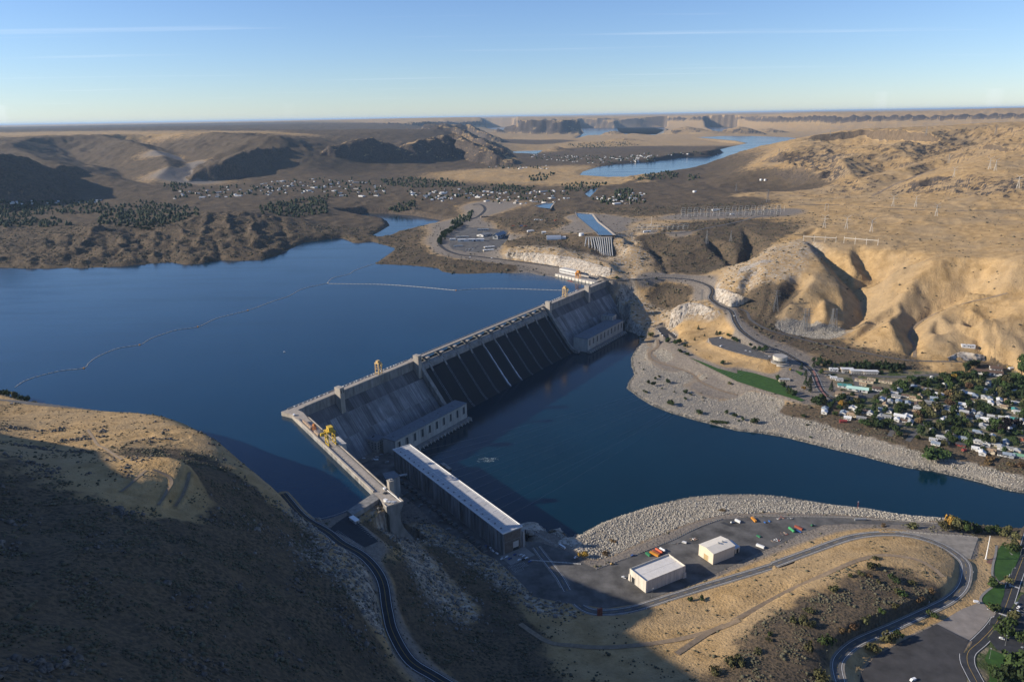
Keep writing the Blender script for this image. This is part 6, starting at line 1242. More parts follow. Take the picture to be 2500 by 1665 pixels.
# motel row with balconies and stairs
for j, (x, y, n) in enumerate(((900, 525, 5), (985, 540, 6), (1090, 545, 6))):
    p = onground('6', x, y); e = empty('motel', (p[0], p[1], gz(p[0], p[1])), -.12); tag(e, f'two storey white motel wing with open stairs, {ORD[j]} from the junction', 'motel', 'motel wings by the upper street'); L = n * 5.2
    MB().box(-L / 2, L / 2, -4, 5, -1, 6.2).build('wall', K_BROWNW if 'K_BROWNW' in globals() else WALLS[3], e); MB().box(-L / 2 - .6, L / 2 + .6, -6.2, 5.6, 6.2, 6.8).build('roof', ROOFS['white'], e); MB().box(-L / 2, L / 2, -6, -4, 3, 3.3).build('balcony', WALLS[0], e)
    for i in range(n):
        xx = -L / 2 + (i + .5) * 5.2; MB().box(xx - .5, xx + .5, -4.1, -3.98, 0, 2.2).build('door', K_DARK, e); MB().box(xx + .9, xx + 2, -4.1, -3.98, .9, 2.1).build('window', W_GLASS, e); MB().bar((xx - 1.8, -6.6, .2), (xx + .8, -6.2, 3.2), .9, .5).build('stair', WALLS[0], e); MB().box(xx - 2.4, xx - 2.1, -6, -5.7, 0, 6.2).build('post', WALLS[0], e)
hp = np.array(hpts)
# trees among the houses
def town_tree(x, y, w, h, kd, m, lb, grp='trees among the houses'):
    p = onground('6', x, y); tree('pine_tree' if kd == 'cone' else 'tree', (p[0], p[1], gz(p[0], p[1]) - .2), w, h, kd, m, lb, 'tree', grp)
TT = [(1360, 690, 24, 22, 'tree', L_GREEN), (1300, 900, 0, 0, '', None), (1240, 980, 22, 16, 'tree', L_GREEN), (1290, 1030, 18, 15, 'tree', L_DARK), (1060, 980, 18, 14, 'tree', L_GREEN), (1160, 990, 20, 15, 'tree', L_DARK), (1500, 960, 16, 14, 'tree', L_BROWN), (1570, 880, 22, 16, 'tree', L_OLIVE), (1640, 850, 22, 16, 'tree', L_OLIVE), (1600, 915, 20, 15, 'tree', L_OLIVE), (1780, 780, 20, 15, 'tree', L_OLIVE), (1820, 750, 20, 15, 'tree', L_OLIVE), (1740, 810, 18, 13, 'tree', L_BROWN), (1730, 740, 20, 15, 'tree', L_BROWN), (1480, 900, 18, 14, 'tree', L_BROWN), (1780, 600, 15, 14, 'tree', L_YELLOW), (1900, 670, 16, 13, 'tree', L_BROWN), (1750, 960, 20, 16, 'tree', L_DARK), (1700, 985, 18, 14, 'tree', L_DARK), (1500, 1050, 20, 18, 'tree', L_DARK), (1560, 1000, 18, 15, 'tree', L_DARK), (1820, 1040, 16, 14, 'tree', L_GREEN), (1890, 1090, 18, 14, 'tree', L_GREEN), (1980, 1100, 16, 14, 'tree', L_GREEN), (2030, 1120, 20, 15, 'tree', L_DARK), (2100, 1130, 16, 16, 'tree', L_OLIVE), (2130, 990, 22, 18, 'tree', L_GREEN), (2210, 1000, 18, 22, 'tree', L_PURPLE), (2170, 1040, 16, 18, 'tree', L_PURPLE), (2290, 980, 16, 16, 'tree', L_PURPLE), (1900, 870, 12, 11, 'tree', L_PURPLE), (2050, 850, 18, 15, 'tree', L_DARK), (2110, 700, 14, 26, 'cone', L_PINE), (1955, 840, 11, 20, 'cone', L_PINE), (1520, 810, 10, 17, 'cone', L_PINE), (2330, 560, 26, 30, 'tree', L_GREEN), (2300, 620, 22, 20, 'tree', L_GREEN), (2340, 480, 22, 24, 'tree', L_GREEN), (1870, 520, 18, 18, 'tree', L_DARK), (1920, 500, 18, 18, 'tree', L_DARK), (1960, 490, 16, 17, 'tree', L_PINE), (1880, 550, 10, 18, 'cone', L_PINE), (2080, 1260, 16, 9, 'bush', L_BROWN), (2060, 1290, 14, 8, 'bush', L_BROWN), (2240, 1300, 15, 8, 'bush', L_BROWN), (2320, 1310, 16, 9, 'bush', L_BROWN), (2240, 500, 12, 7, 'bush', L_YELLOW), (1180, 545, 10, 8, 'tree', L_DARK), (1260, 535, 14, 13, 'cone', L_PINE), (1310, 520, 12, 12, 'cone', L_PINE), (1370, 490, 10, 11, 'cone', L_PINE), (980, 495, 8, 8, 'tree', L_DARK), (1090, 500, 11, 9, 'tree', L_OLIVE), (1330, 540, 10, 8, 'tree', L_OLIVE)]
KN_ = {'green_leaves': 'green', 'dark_leaves': 'dark green', 'olive_leaves': 'olive', 'autumn_leaves': 'orange', 'plum_leaves': 'plum coloured', 'pine_needles': 'dark pine green', 'dry_leaves': 'brown'}
for i, (x, y, w, h, kd, m) in enumerate(TT):
    if m is None: continue
    town_tree(x, y, w, h, kd, m, f'{"tall" if h > 17 else "rounded"} {KN_[m.name]} {"conifer" if kd == "cone" else "tree"} at the town {"top" if y < 620 else ("upper side" if y < 800 else ("middle" if y < 980 else "river side"))}, {"left" if x < 1500 else ("centre" if x < 1950 else "right")}')
rt = random.Random(5); n = 0; placed = []
zone = [(700, 800), (1150, 690), (1420, 590), (1850, 520), (2100, 560), (2354, 600), (2354, 1270), (1900, 1190), (1600, 1120), (1250, 1060), (950, 960), (720, 860)]
dense = [(1420, 600), (1850, 540), (2300, 600), (2350, 760), (1900, 740), (1700, 700), (1450, 640)]
streets = [ln for nm, ln, hf, st_, _ in ROADS if nm == 'street']
zx, zy = np.array(zone, float), None
def tree_label(p, c, w):
    dd = [math.hypot(q[0] - p[0], q[1] - p[1]) for q, *_ in HM]; k = int(np.argmin(dd)); q, rf, wh, cl = HM[k]; dx, dy = p[0] - q[0], p[1] - q[1]; sd = ('right of' if dx > 0 else 'left of') if abs(dx) > abs(dy) else ('behind' if dy > 0 else 'before')
    return f'{c} tree {sd} the {rf} roofed house, {wh} {cl}'
while n < 185:
    x, y = rt.uniform(700, 2354), rt.uniform(520, 1270); q = inside(np.array([x]), np.array([y]), zone)[0]; dn = inside(np.array([x]), np.array([y]), dense)[0]
    if not q or (not dn and rt.random() < .25): continue
    p = onground('6', x, y)
    if np.hypot(hp[:, 0] - p[0], hp[:, 1] - p[1]).min() < (8.5 if not dn else 10): continue
    if min(np.hypot(l[:, 0] - p[0], l[:, 1] - p[1]).min() for l in streets) < 8: continue
    if placed and min(math.hypot(a - p[0], b - p[1]) for a, b in placed) < (6 if dn else 8): continue
    placed.append((p[0], p[1])); n += 1; w = rt.uniform(10, 20 if dn else 16); m = rt.choice([L_DARK, L_DARK, L_GREEN, L_DARK, L_OLIVE, L_GREEN, L_DARK] if dn else [L_DARK, L_GREEN, L_GREEN, L_OLIVE, L_DARK, L_GREEN])
    tree('tree', (p[0], p[1], p[2] - .2), w, w * rt.uniform(.75, 1.0), 'tree', m, tree_label(p, KN_[m.name], w), 'tree', 'wooded upper town' if dn else 'garden trees of the town')
# ------------------------------------------------------------------ the two warehouses by the river
c4 = np.array([at(*px_('4', *p), 31.3)[:2] for p in ((790, 700), (1110, 578), (1265, 670), (943, 800))]); ctr = c4.mean(0); du = (c4[1] - c4[0] + c4[2] - c4[3]) / 2; WL = np.hypot(*du); rz1 = math.atan2(du[1], du[0]); dv = (c4[3] - c4[0] + c4[2] - c4[1]) / 2; WW = np.hypot(*dv)
K_W1 = mat('streaked_pale_concrete', (.62, .57, .48), .85, .14, .25, .05, stretch=(1, 1, .12)); K_W1R = mat('pale_membrane', (.68, .64, .58), .85, .06, .2)
w1 = empty('warehouse', (ctr[0], ctr[1], 14.05), rz1); tag(w1, 'big flat roofed pale concrete warehouse with parapet, nearest the loop road', 'warehouse')
a, b = WL / 2, WW / 2
for nm, bx in (('wall', (-a, a, -b, -b + .6)), ('wall', (-a, a, b - .6, b)), ('wall', (-a, -a + .6, -b + .62, b - .62)), ('wall', (a - .6, a, -b + .62, b - .62))): MB().box(bx[0], bx[1], bx[2], bx[3], -1, 17.3).build(nm, K_W1, w1)
MB().box(-a + .62, a - .62, -b + .62, b - .62, 0, 15.2).build('roof', K_W1R, w1); MB().box(-a + .7, a - .7, -.08, .08, 15.2, 15.3).build('roof_seam', K_W1, w1)
d = MB().box(-a - .12, -a + .02, 5.5, 11.2, 0, 8.5).build('roller_door', K_DARK, w1); MB().box(-a - .3, -a - .02, 5.0, 5.45, 0, 9).box(-a - .3, -a - .02, 11.25, 11.7, 0, 9).box(-a - .3, -a - .02, 5.0, 11.7, 8.52, 9.1).build('door_frame', K_W1, w1)
MB().box(-a - 1.2, -a - .02, b - 2.6, b + 1.0, 0, 9.5, .35).build('buttress', K_W1, w1); MB().box(a - 4, a + 1.2, -b - 1.4, -b - .02, 0, 7.5, .4).build('buttress', K_W1, w1)
MB().box(-a - .05, -a + .02, -b + 1.0, -b + 1.6, .8, 1.6).build('vent', K_DARK, w1)
for i in range(9): x = -a + (i + .5) * WL / 9; MB().box(x - .1, x + .1, -b - .06, -b - .01, 0, 17).build('wall_joint', K_GREY, w1)
c4 = np.array([at(*px_('4', *p), 31)[:2] for p in ((1363, 500), (1540, 432), (1668, 505), (1493, 573))]); ctr = c4.mean(0); du = (c4[1] - c4[0] + c4[2] - c4[3]) / 2; L2 = np.hypot(*du); rz2 = math.atan2(du[1], du[0]); dv = (c4[3] - c4[0] + c4[2] - c4[1]) / 2; W2_ = np.hypot(*dv)
K_W2 = mat('cream_metal_siding', (.70, .60, .45), .6, .05, .3, stretch=(6, 6, .3)); K_W2R = mat('cream_metal_roof', (.76, .69, .57), .5, .04, .2)
w2 = empty('warehouse', (ctr[0], ctr[1], 14.05), rz2); tag(w2, 'cream metal warehouse with shallow gable roof and two roof vents', 'warehouse'); a, b = L2 / 2, W2_ / 2
MB().extrude([(-b, -1), (b, -1), (b, 16.4), (0, 18.6), (-b, 16.4)], -a, a, 'x').build('wall', K_W2, w2); r = MB().extrude([(-b - .5, 16.3), (-b - .5, 16.6), (0, 18.95), (b + .5, 16.6), (b + .5, 16.3), (0, 18.62)], -a - .5, a + .5, 'x').build('roof', K_W2R, w2)
for x in (1.5, 8.5): MB().tube([(x, -1.2, 18.4), (x, -1.2, 20.0)], .8, 8).build('roof_vent', K_STEEL, r); MB().tube([(x, -1.2, 20.0), (x, -1.2, 20.5)], [1.4, 1.2], 8).build('vent_cap', K_STEEL, r)
MB().box(-a - .12, -a + .02, -4.5, 3.5, 0, 8.6).build('roller_door', mat('tan_door', (.45, .33, .17), .6, .05, .4, stretch=(1, 1, 8)), w2); MB().box(-a - .3, -a - .02, -4.9, -4.52, 0, 9).box(-a - .3, -a - .02, 3.52, 3.9, 0, 9).build('door_frame', K_W2R, w2)
for i in range(7): x = -a + (i + .5) * L2 / 7; MB().box(x - .12, x + .12, -b - .08, -b - .01, 0, 16.2).build('wall_joint', K_W2R, w2)
MB().box(a, a + 13, -b + 3.5, b - 7, -1, 8.6).build('annex_wall', K_W2, w2); MB().extrude([(-b + 3.0, 8.3), (b - 6.5, 9.9), (b - 6.5, 10.2), (-b + 3.0, 8.6)], a + .55, a + 13.6, 'x').build('annex_roof', mat('blue_white_roof', (.50, .53, .56), .5, .05, .3), w2)
for x in (a + 1.2, a + 7.5): MB().box(x, x + 3.6, -b + 3.38, -b + 3.52, 0, 6.4).build('annex_door', K_DARK, w2)
# ------------------------------------------------------------------ yard things
RT = {'tank trailer': 0}
def loc4(x, y, z=14.06): p = at(*px_('4', x, y), z); return (p[0], p[1], z)
def dirz(x0, y0, x1, y1): a_, b_ = at(*px_('4', x0, y0), 14), at(*px_('4', x1, y1), 14); return math.atan2(b_[1] - a_[1], b_[0] - a_[0]), float(np.hypot(*(b_ - a_)[:2]))
K_CRED = mat('red_orange_paint', (.55, .10, .03), .5, .12, .4); K_CGRN = mat('green_paint', (.05, .22, .10), .5, .12, .4); K_CGR2 = mat('bright_green_paint', (.06, .34, .12), .5, .12, .4); K_COR = mat('orange_paint', (.62, .27, .04), .5, .12, .4); K_CBRK = mat('brick_paint', (.33, .09, .05), .6, .12, .4); K_CBLU = mat('blue_paint', (.06, .16, .42), .5, .1, .4); K_TYRE = mat('tyre_rubber', (.02, .02, .02), .9)
def wheels(e, xs, w, r=.5):
    for x in xs:
        for s in (-1, 1):
            t = MB().tube([(x, s * w - .18, r), (x, s * w + .18, r)], r, 10).build('wheel', K_TYRE, e); MB().tube([(x, s * w - .2, r), (x, s * w + .2, r)], r * .5, 8).build('hub', K_STEEL, t)
def tank(label, x0, y0, x1, y1, m, r=1.5):
    rz, L = dirz(x0, y0, x1, y1); e = empty('storage_tank', loc4((x0 + x1) / 2, (y0 + y1) / 2), rz); tag(e, label, 'tank')
    MB().tube([(-L / 2, 0, r + .5), (-L / 2 + .5, 0, r + .5), (L / 2 - .5, 0, r + .5), (L / 2, 0, r + .5)], [r * .6, r, r, r * .6], 14).build('shell', m, e)
    for x in (-L * .3, L * .3): MB().box(x - .3, x + .3, -r * .7, r * .7, 0, r * .5).build('saddle', K_STEEL, e)
    MB().tube([(0, 0, 2 * r + .4), (0, 0, 2 * r + .9)], .45, 8).build('hatch', K_STEEL, e)
def container(label, x0, y0, x1, y1, m, w=2.5, h=2.7, cat='container'):
    rz, L = dirz(x0, y0, x1, y1); e = empty('shipping_container', loc4((x0 + x1) / 2, (y0 + y1) / 2), rz); tag(e, label, cat)
    MB().box(-L / 2, L / 2, -w / 2, w / 2, .15, h).build('body', m, e)
    for i in range(int(L / 1.2)):
        x = -L / 2 + .5 + i * 1.2
        for s in (-1, 1): MB().box(x, x + .55, s * w / 2 - .06, s * w / 2 + .06, .35, h - .2).build('corrugation', m, e)
    for s in (-1, 1): MB().box(L / 2 - .02, L / 2 + .07, s * w * .25 - w * .22, s * w * .25 + w * .22, .3, h - .15).build('door', m, e)
tank('orange red tank in the row behind the big flat warehouse', 1010, 545, 1068, 580, K_CRED, 1.7); container('orange container in the row behind the big flat warehouse', 965, 570, 1035, 602, K_COR, 3.0, 3.0); container('brick coloured container between orange and red ones', 985, 556, 1048, 588, K_CBRK, 2.4, 2.6); container('short green container at the left of the coloured row', 932, 575, 965, 600, K_CGRN, 2.8, 2.6)
tank('white tank at the right end of the coloured row', 1045, 540, 1090, 565, K_WHITE, 1.6); container('white box trailer by the riprap wall beyond the cream warehouse', 1665, 305, 1706, 325, K_WHITE, 2.6, 3.2); container('tall orange container by the riprap wall beyond the cream warehouse', 1800, 285, 1835, 320, K_COR, 3, 2.8); tank('bright green tank on the far part of the yard', 2105, 372, 2150, 408, K_CGR2, 1.8); container('brick red container behind the bright green tank', 2155, 355, 2215, 385, K_CBRK, 3, 2.8); container('flat blue stack beside the bright green tank', 2165, 385, 2205, 405, K_CBLU, 2.2, 1.2, 'stack'); container('blue crate by the riprap wall', 1900, 318, 1915, 326, K_CBLU, 1.8, 1.4, 'crate'); container('pale blue skip next to the blue crate', 1938, 308, 1952, 318, K_CBLU, 1.6, 1.4, 'crate'); container('long white portable office beside the cream warehouse shadow', 1838, 510, 1902, 535, K_WHITE, 3.2, 3.2, 'office'); container('dark green skip near the cream warehouse', 1842, 430, 1870, 445, K_CGRN, 2.4, 1.8, 'skip'); container('long silver trailer parked beside the gravel lane', 2645, 305, 2740, 305, K_STEEL, 2.6, 3.2, 'trailer')
def loader(label, x, y, m, rz=0.3):
    e = empty('yard_machine', loc4(x, y), rz); tag(e, label, 'machine'); MB().box(-2.4, 2.2, -1.1, 1.1, .8, 1.8).build('chassis', m, e); MB().box(-.6, 1, -.9, .9, 1.8, 3.2).build('cab', K_GLASS, e); MB().box(-2.4, -.8, -1, 1, 1.8, 2.5).build('engine_cover', m, e); MB().bar((1.5, 0, 1.8), (3.8, 0, 1), .4).build('arm', m, e); MB().box(3.4, 4.4, -1.3, 1.3, .2, 1.2).build('bucket', K_STEEL, e); wheels(e, (-1.5, 1.5), 1.2, .7)
loader('tan loader parked by the barrier at the yard gate', 655, 665, K_BEIGE); loader('small white loader beside the white box trailer', 1640, 325, K_WHITE); loader('pale green machine at the end of the far yard', 2300, 350, K_CGRN)
def scrap(label, x, y, n, spread, seed):
    r = random.Random(seed); e = empty('scrap_heap', loc4(x, y)); tag(e, label, 'scrap heap')
    for i in range(n):
        a_, l_ = r.uniform(0, 3.14), r.uniform(1.5, 5); px0, py0 = r.uniform(-spread, spread), r.uniform(-spread * .5, spread * .5); MB().bar((px0, py0, r.uniform(.2, .8)), (px0 + math.cos(a_) * l_, py0 + math.sin(a_) * l_, r.uniform(.3, 1.2)), r.uniform(.4, 1.1)).build('beam', r.choice([K_WHITE, K_TAN, K_STEEL, K_CBRK, K_GREY]), e)
scrap('heap of pale beams in front of the cream warehouse', 1315, 462, 12, 5, 1); scrap('small heap of reddish timber on the yard', 1180, 495, 5, 2, 2); scrap('scrap row along the yard edge, middle part', 2050, 420, 14, 6, 3); scrap('scrap row along the yard edge, lower part', 2010, 470, 12, 6, 4); scrap('scrap heap at the far wall of the yard', 2040, 290, 10, 5, 5); scrap('dark steel heap at the far wall of the yard', 2115, 292, 6, 3, 6); scrap('orange and white barriers heaped at the yard edge', 1990, 480, 6, 3, 7)
# ------------------------------------------------------------------ barrier rows
K_BARR = mat('barrier_concrete', (.42, .39, .34), .9, .1, 1); _b = MB().extrude([(-.32, 0), (.32, 0), (.2, .35), (.1, .95), (-.1, .95), (-.2, .35)], -1.3, 1.3, 'x').build('barrier', K_BARR); BARR = _b.data; bpy.data.objects.remove(_b)
def barriers(pts, spacing, label, group, m=None, sc=1.0, zoff=.03):
    ln = smooth_line(pts, spacing, 5); s = np.r_[0, np.cumsum(np.hypot(*np.diff(ln[:, :2], axis=0).T))]
    for q in np.arange(spacing / 2, s[-1], spacing):
        x, y, z = (np.interp(q, s, ln[:, i]) for i in range(3)); x2, y2 = np.interp(q + 1, s, ln[:, 0]), np.interp(q + 1, s, ln[:, 1])
        o = bpy.data.objects.new('barrier', BARR); C.objects.link(o); o.location = (x, y, max(z, gz(x, y)) + zoff); o.rotation_euler.z = math.atan2(y2 - y, x2 - x); o.scale = (sc, sc, sc); tag(o, label, 'barrier', group)
barriers(wpts('4', '520 706 14,610 672 14,800 605 14,950 545 14,1150 465 14,1300 390 14,1430 335 14,1560 292 14', 0), 4.2, 'concrete barrier in the row along the edge of the yard above the riprap', 'barriers along the riprap', sc=1.25)
barriers(wpts('5', '130 198 14,400 205 14,850 212 14.2,1200 232 15,1650 262 16', 0), 4.2, 'concrete barrier in the far row between yard lane and riprap', 'barriers along the far yard lane', sc=1.25)
barriers(wpts('5', '1180 325 31.5,1400 330 32.6,1600 350 33.4,1800 362 33.2,1960 378 33', 0), 4.4, 'concrete barrier in the row behind the gravel triangle at the loop bend', 'barriers behind the loop bend', sc=1.2)
_b = MB().box(-.5, .5, -.38, .38, 0, 1.2).box(-.4, .4, -.45, -.38, .2, 1.0).build('marker_block', K_WHITE); MARK = _b.data; bpy.data.objects.remove(_b)
a, b = at(*px_('L', 795, 975), 14), at(*px_('L', 1790, 1050), 14)
for i in range(37):
    p = a + (b - a) * i / 36; o = bpy.data.objects.new('marker_block', MARK); C.objects.link(o); o.location = (p[0], p[1], 14.06); o.rotation_euler.z = 1.2; tag(o, 'white block in the straight row crossing the yard behind the powerhouse' + (', in the shade' if i < 18 else ', in the sun'), 'block', 'white blocks in shade' if i < 18 else 'white blocks in sun')
# small house on the hill parking lot
p = at(*px_('3', 555, 735), 109); e = empty('hut', (p[0], p[1], 106.6), math.radians(-48)); tag(e, 'small white roofed hut on the shaded hill car park', 'hut'); MB().box(-7, 7, -2.8, 2.8, 0, 4).build('wall', WALLS[2], e); MB().box(-7.5, 7.5, -3.2, 3.2, 4, 4.4).build('roof', K_WHITE, e); MB().box(6.9, 7.1, -1, 1, 0, 2.2).build('door', K_DARK, e); MB().box(-1, 1, -2.9, -2.78, 1.2, 2.4).build('window', K_GLASS, e)
# rusted bin tower at the road bend
p = at(*px_('4', 552, 1085), 15); e = empty('rusty_frame', (p[0], p[1], 14.6), .3); tag(e, 'rusty brown slatted steel frame standing beside the loop road in shade', 'steel frame')
for x in (-2.6, 2.6):
    for y in (-1, 1): MB().bar((x, y, 0), (x, y, 11), .4).build('post', K_CBRK, e)
for z in range(1, 11): MB().box(-2.8, 2.8, -1.1, 1.1, z, z + .35).build('slat', K_CBRK, e)
# ------------------------------------------------------------------ vehicles
CARM = {'white': mat('white_car', (.75, .75, .74), .3, .03, 1, spec=.6), 'silver': mat('silver_car', (.42, .43, .44), .3, .03, 1, metal=.4), 'dark': mat('dark_car', (.03, .032, .036), .3, .05, 1, spec=.6), 'red': mat('red_car', (.35, .03, .025), .3, .05, 1, spec=.6), 'blue': mat('blue_car', (.04, .09, .25), .3, .05, 1, spec=.6)}
CARP = {}
def car_proto(kind, col):
    key = (kind, col)
    if key in CARP: return CARP[key]
    m = CARM[col]; e = []
    def part(n, mb, mm, par=None): o = mb.build(n, mm); C.objects.unlink(o); e.append((n, o.data, par)); return len(e) - 1
    if kind == 'car': part('body', MB().extrude([(-2.25, .35), (2.25, .35), (2.3, .75), (1.5, .92), (.75, 1.42), (-1.2, 1.45), (-2.1, .98), (-2.3, .8)], -.88, .88, 'y'), m); part('window', MB().extrude([(1.38, .94), (.72, 1.36), (-1.15, 1.38), (-1.9, .98)], -.9, .9, 'y'), K_GLASS)
    elif kind == 'pickup': part('body', MB().extrude([(-2.7, .5), (2.6, .5), (2.65, 1.0), (1.5, 1.12), (1.0, 1.78), (-.5, 1.8), (-.6, 1.15), (-2.7, 1.15)], -.95, .95, 'y'), m); part('window', MB().extrude([(1.42, 1.14), (.96, 1.7), (-.42, 1.72), (-.45, 1.16)], -.97, .97, 'y'), K_GLASS); part('bed', MB().box(-2.6, -.7, -.8, .8, 1.0, 1.17), K_DARK)
    else: part('body', MB().extrude([(-2.8, .4), (2.6, .4), (2.6, 1.1), (2.1, 1.3), (1.5, 2.2), (-2.8, 2.25)], -1, 1, 'y'), m); part('window', MB().extrude([(2.05, 1.32), (1.5, 2.05), (.6, 2.05), (.6, 1.32)], -1.02, 1.02, 'y'), K_GLASS)
    for x in (-1.45, 1.45):
        for s in (-.8, .8): part('wheel', MB().tube([(x, s - .12, .36), (x, s + .12, .36)], .36, 8), K_TYRE)
    for s in (-.6, .6): part('headlight', MB().box(2.25, 2.36, s - .18, s + .18, .62, .78), K_WHITE)
    CARP[key] = e; return e
def car(p, rz, kind, col, label, group=None, sc=1.15):
    e = empty(kind if kind != 'car' else 'parked_car', p, rz); e.scale = (sc,) * 3; tag(e, label, 'car' if kind == 'car' else kind, group)
    for n, me, par in car_proto(kind, col): o = bpy.data.objects.new(n, me); C.objects.link(o); o.parent = e
    return e
def cars(tag_, s, z, rz, where, group, kinds=('car', 'pickup', 'car'), cols=('white', 'white', 'silver', 'dark', 'white', 'blue'), ray=False):
    r = random.Random(len(s)); cnt = {}
    for i, q in enumerate(nums(s)):
        p = hit(*px_(tag_, q[0], q[1])) if ray else at(*px_(tag_, q[0], q[1]), z); kd, cl = r.choice(kinds), r.choice(cols); k = cnt[(kd, cl)] = cnt.get((kd, cl), 0) + 1
        car((p[0], p[1], (gz(p[0], p[1]) if ray else z) + .22), rz + r.uniform(-.08, .08) + (3.1416 if r.random() < .4 else 0), kd, cl, f'{cl} {kd} {where}', group)
cars('L', '220 950,310 910,370 950,470 865,545 880,590 870,650 890,705 935,775 1005,560 970,640 960', 14.06, .65, 'on the shaded car park by the long powerhouse', 'cars before the long powerhouse')
cars('3', '1650 960,1675 975,1690 995,1725 1015,1635 955', 14.06, -.9, 'along the corner of the long powerhouse', 'cars beside the long powerhouse'); cars('L', '1700 920', 14.06, .6, 'alone on the shaded asphalt by the river rocks', None, ('pickup',), ('white',))
cars('1', '970 1075,1050 1085,1080 1070,1160 1110,1075 1090,1115 1045', 14.06, .2, 'on the dark yard below the control building', 'cars below the control building', ('pickup', 'van', 'car'), ('white', 'silver'))
cars('4', '750 775', 14.06, -.6, 'before the big flat warehouse door', None, ('pickup',), ('white',)); cars('4', '1245 490', 14.06, -.6, 'on the yard between the warehouses and the riprap', None, ('van',), ('white',)); cars('4', '825 595', 14.06, .3, 'by the barrier row near the coloured containers', None, ('pickup',), ('blue',))
cars('1', '395 720', 109.06, -1.0, 'near the lake corner of the forebay deck', None, ('van',), ('white',)); cars('1', '1138 1328', 109.06, -1.0, 'near the slim tower on the forebay deck', None, ('van',), ('white',)); cars('1', '1145 1362', 109.06, .5, 'beside the pipes on the end platform', None, ('pickup',), ('dark',))
cars('5', '2310 955,2300 990,2295 920,2340 1285', 37.4, .5, 'on the car park at the right edge', 'cars on the right car park'); cars('5', '2172 1210', 39.9, 2.6, 'by the yellow kerb of the car park', None, ('car',), ('white',)); cars('5', '1965 912', 37.4, 2.8, 'on the gravel plaza beside the lawn', None, ('van',), ('white',)); cars('5', '1440 1552', 41.1, .4, 'on the big empty lot at the bottom edge', None, ('van',), ('white',)); cars('5', '2235 770,2350 535', 33.8, 1.2, 'driving on the street by the lawns', 'cars on the street', ('car',), ('dark', 'silver'))
cars('2', '1700 690,1708 700,1716 710,1724 720,1733 730,1742 740,1750 748,1770 675,1782 683,1794 692,1806 700,1818 709,1830 718,1842 728,1852 738', 20.06, .9, 'on the small dam foot car park', 'cars by the dam foot', ('car', 'pickup'), ('white', 'silver', 'dark', 'white'))
cars('2', '2220 760,2220 828', 47.06, .5, 'on the visitor car park', 'cars on the visitor car park', ('van',), ('white',)); cars('6', '70 360,105 368,230 405,262 408', 47.06, -.4, 'near the round visitor building', 'cars near the visitor building', ('car',), ('white', 'silver')); cars('7', '605 1150,688 1228', 85, -1, 'driving on the far bank highway', 'cars on the highway', ('car',), ('white',), True)
cars('H', '390 590,410 575,430 585,450 570,470 580,490 560,515 545,540 525,440 560,400 560,365 585,480 545', 119.9, .3, 'in the works car park before the long sheds', 'cars at the works', ('car', 'pickup'), ('white', 'silver', 'dark', 'blue'), True)
cars('E', '1300 330,1030 380,1080 370,1450 745,1400 770,1530 720,1620 800', 0, -.3, 'in the streets near the shops', 'cars near the shops', ('car', 'pickup'), ('white', 'silver', 'dark'), True)
cars('A', '95 290', 113, .1, 'on the lakeside road at the left edge', None, ('car',), ('silver',), True)
cars('H', '445 660,720 672', 114.6, -.15, 'parked by the lakeside highway', 'vans by the lakeside highway', ('van',), ('white',), True)
# bus by the shaded rocks
p = at(*px_('L', 1425, 710), 14.06); e = empty('bus', tuple(p), math.atan2(*( (at(*px_('L', 1490, 750), 14) - at(*px_('L', 1360, 665), 14))[[1, 0]]))); tag(e, 'white bus parked on the shaded asphalt beside the river rocks', 'bus'); MB().box(-5.8, 5.8, -1.3, 1.3, .5, 3.1, .05).build('body', K_WHITE, e); MB().box(-5.5, 5.0, -1.33, 1.33, 1.7, 2.5).build('window', K_GLASS, e); wheels(e, (-3.6, 3.6), 1.15, .5)
# ------------------------------------------------------------------ visitor building: drum on a skirt of windows
p = at(*px_('6', 350, 440), 47); e = empty('visitor_building', (p[0], p[1], 46.9), 0); tag(e, 'round white drum shaped visitor building above the river park', 'building'); R_ = 15.5
MB().tube([(0, 0, 3.6), (0, 0, 11.5)], R_, 40).build('drum_wall', K_W1, e); MB().tube([(0, 0, 11.5), (0, 0, 12)], R_ - .6, 40).build('roof', mat('drum_roof', (.36, .34, .31), .9, .08, .3), e); MB().tube([(0, 0, -3), (0, 0, 3.58)], R_ - 3, 32).build('glass_skirt', K_GLASS, e)
for i in range(32): a = i * 6.2832 / 32; MB().box(-.25, .25, -.25, .25, -2, 3.6).build('column', K_W1, e).location = (math.cos(a) * (R_ - 1.6), math.sin(a) * (R_ - 1.6), 0)
for i in range(24): a = i * 6.2832 / 24; o = MB().box(-.12, .12, -.12, .12, 3.8, 11.3).build('wall_joint', K_GREY, e); o.location = (math.cos(a) * (R_ + .02), math.sin(a) * (R_ + .02), 0)
MB().tube([(0, 0, -4), (0, 0, -2.0)], R_ + 3.5, 40).build('terrace', K_LIGHT, e)
mb = MB(); n = 14
for i in range(n): a = -2.2 + i * 2.2 / n; b = a + 2.2 / n; mb.box(0, 0, 0, 0, 0, 0) if False else mb.poly([(math.cos(a) * 24, math.sin(a) * 24, -6), (math.cos(b) * 24, math.sin(b) * 24, -6), (math.cos(b) * 24, math.sin(b) * 24, -2.5), (math.cos(a) * 24, math.sin(a) * 24, -2.5)])
mb.build('retaining_wall', K_W1, e, recalc=False)
# wall along the visitor car park
tag(strip('retaining_wall', smooth_line(wpts('7', '540 1355 47,545 1385 47,600 1410 47,700 1440 47,800 1462 47,880 1482 47', 0), 6, 5), -.4, .4, 1.0, K_W1), 'long pale retaining wall below the visitor car park', 'wall')
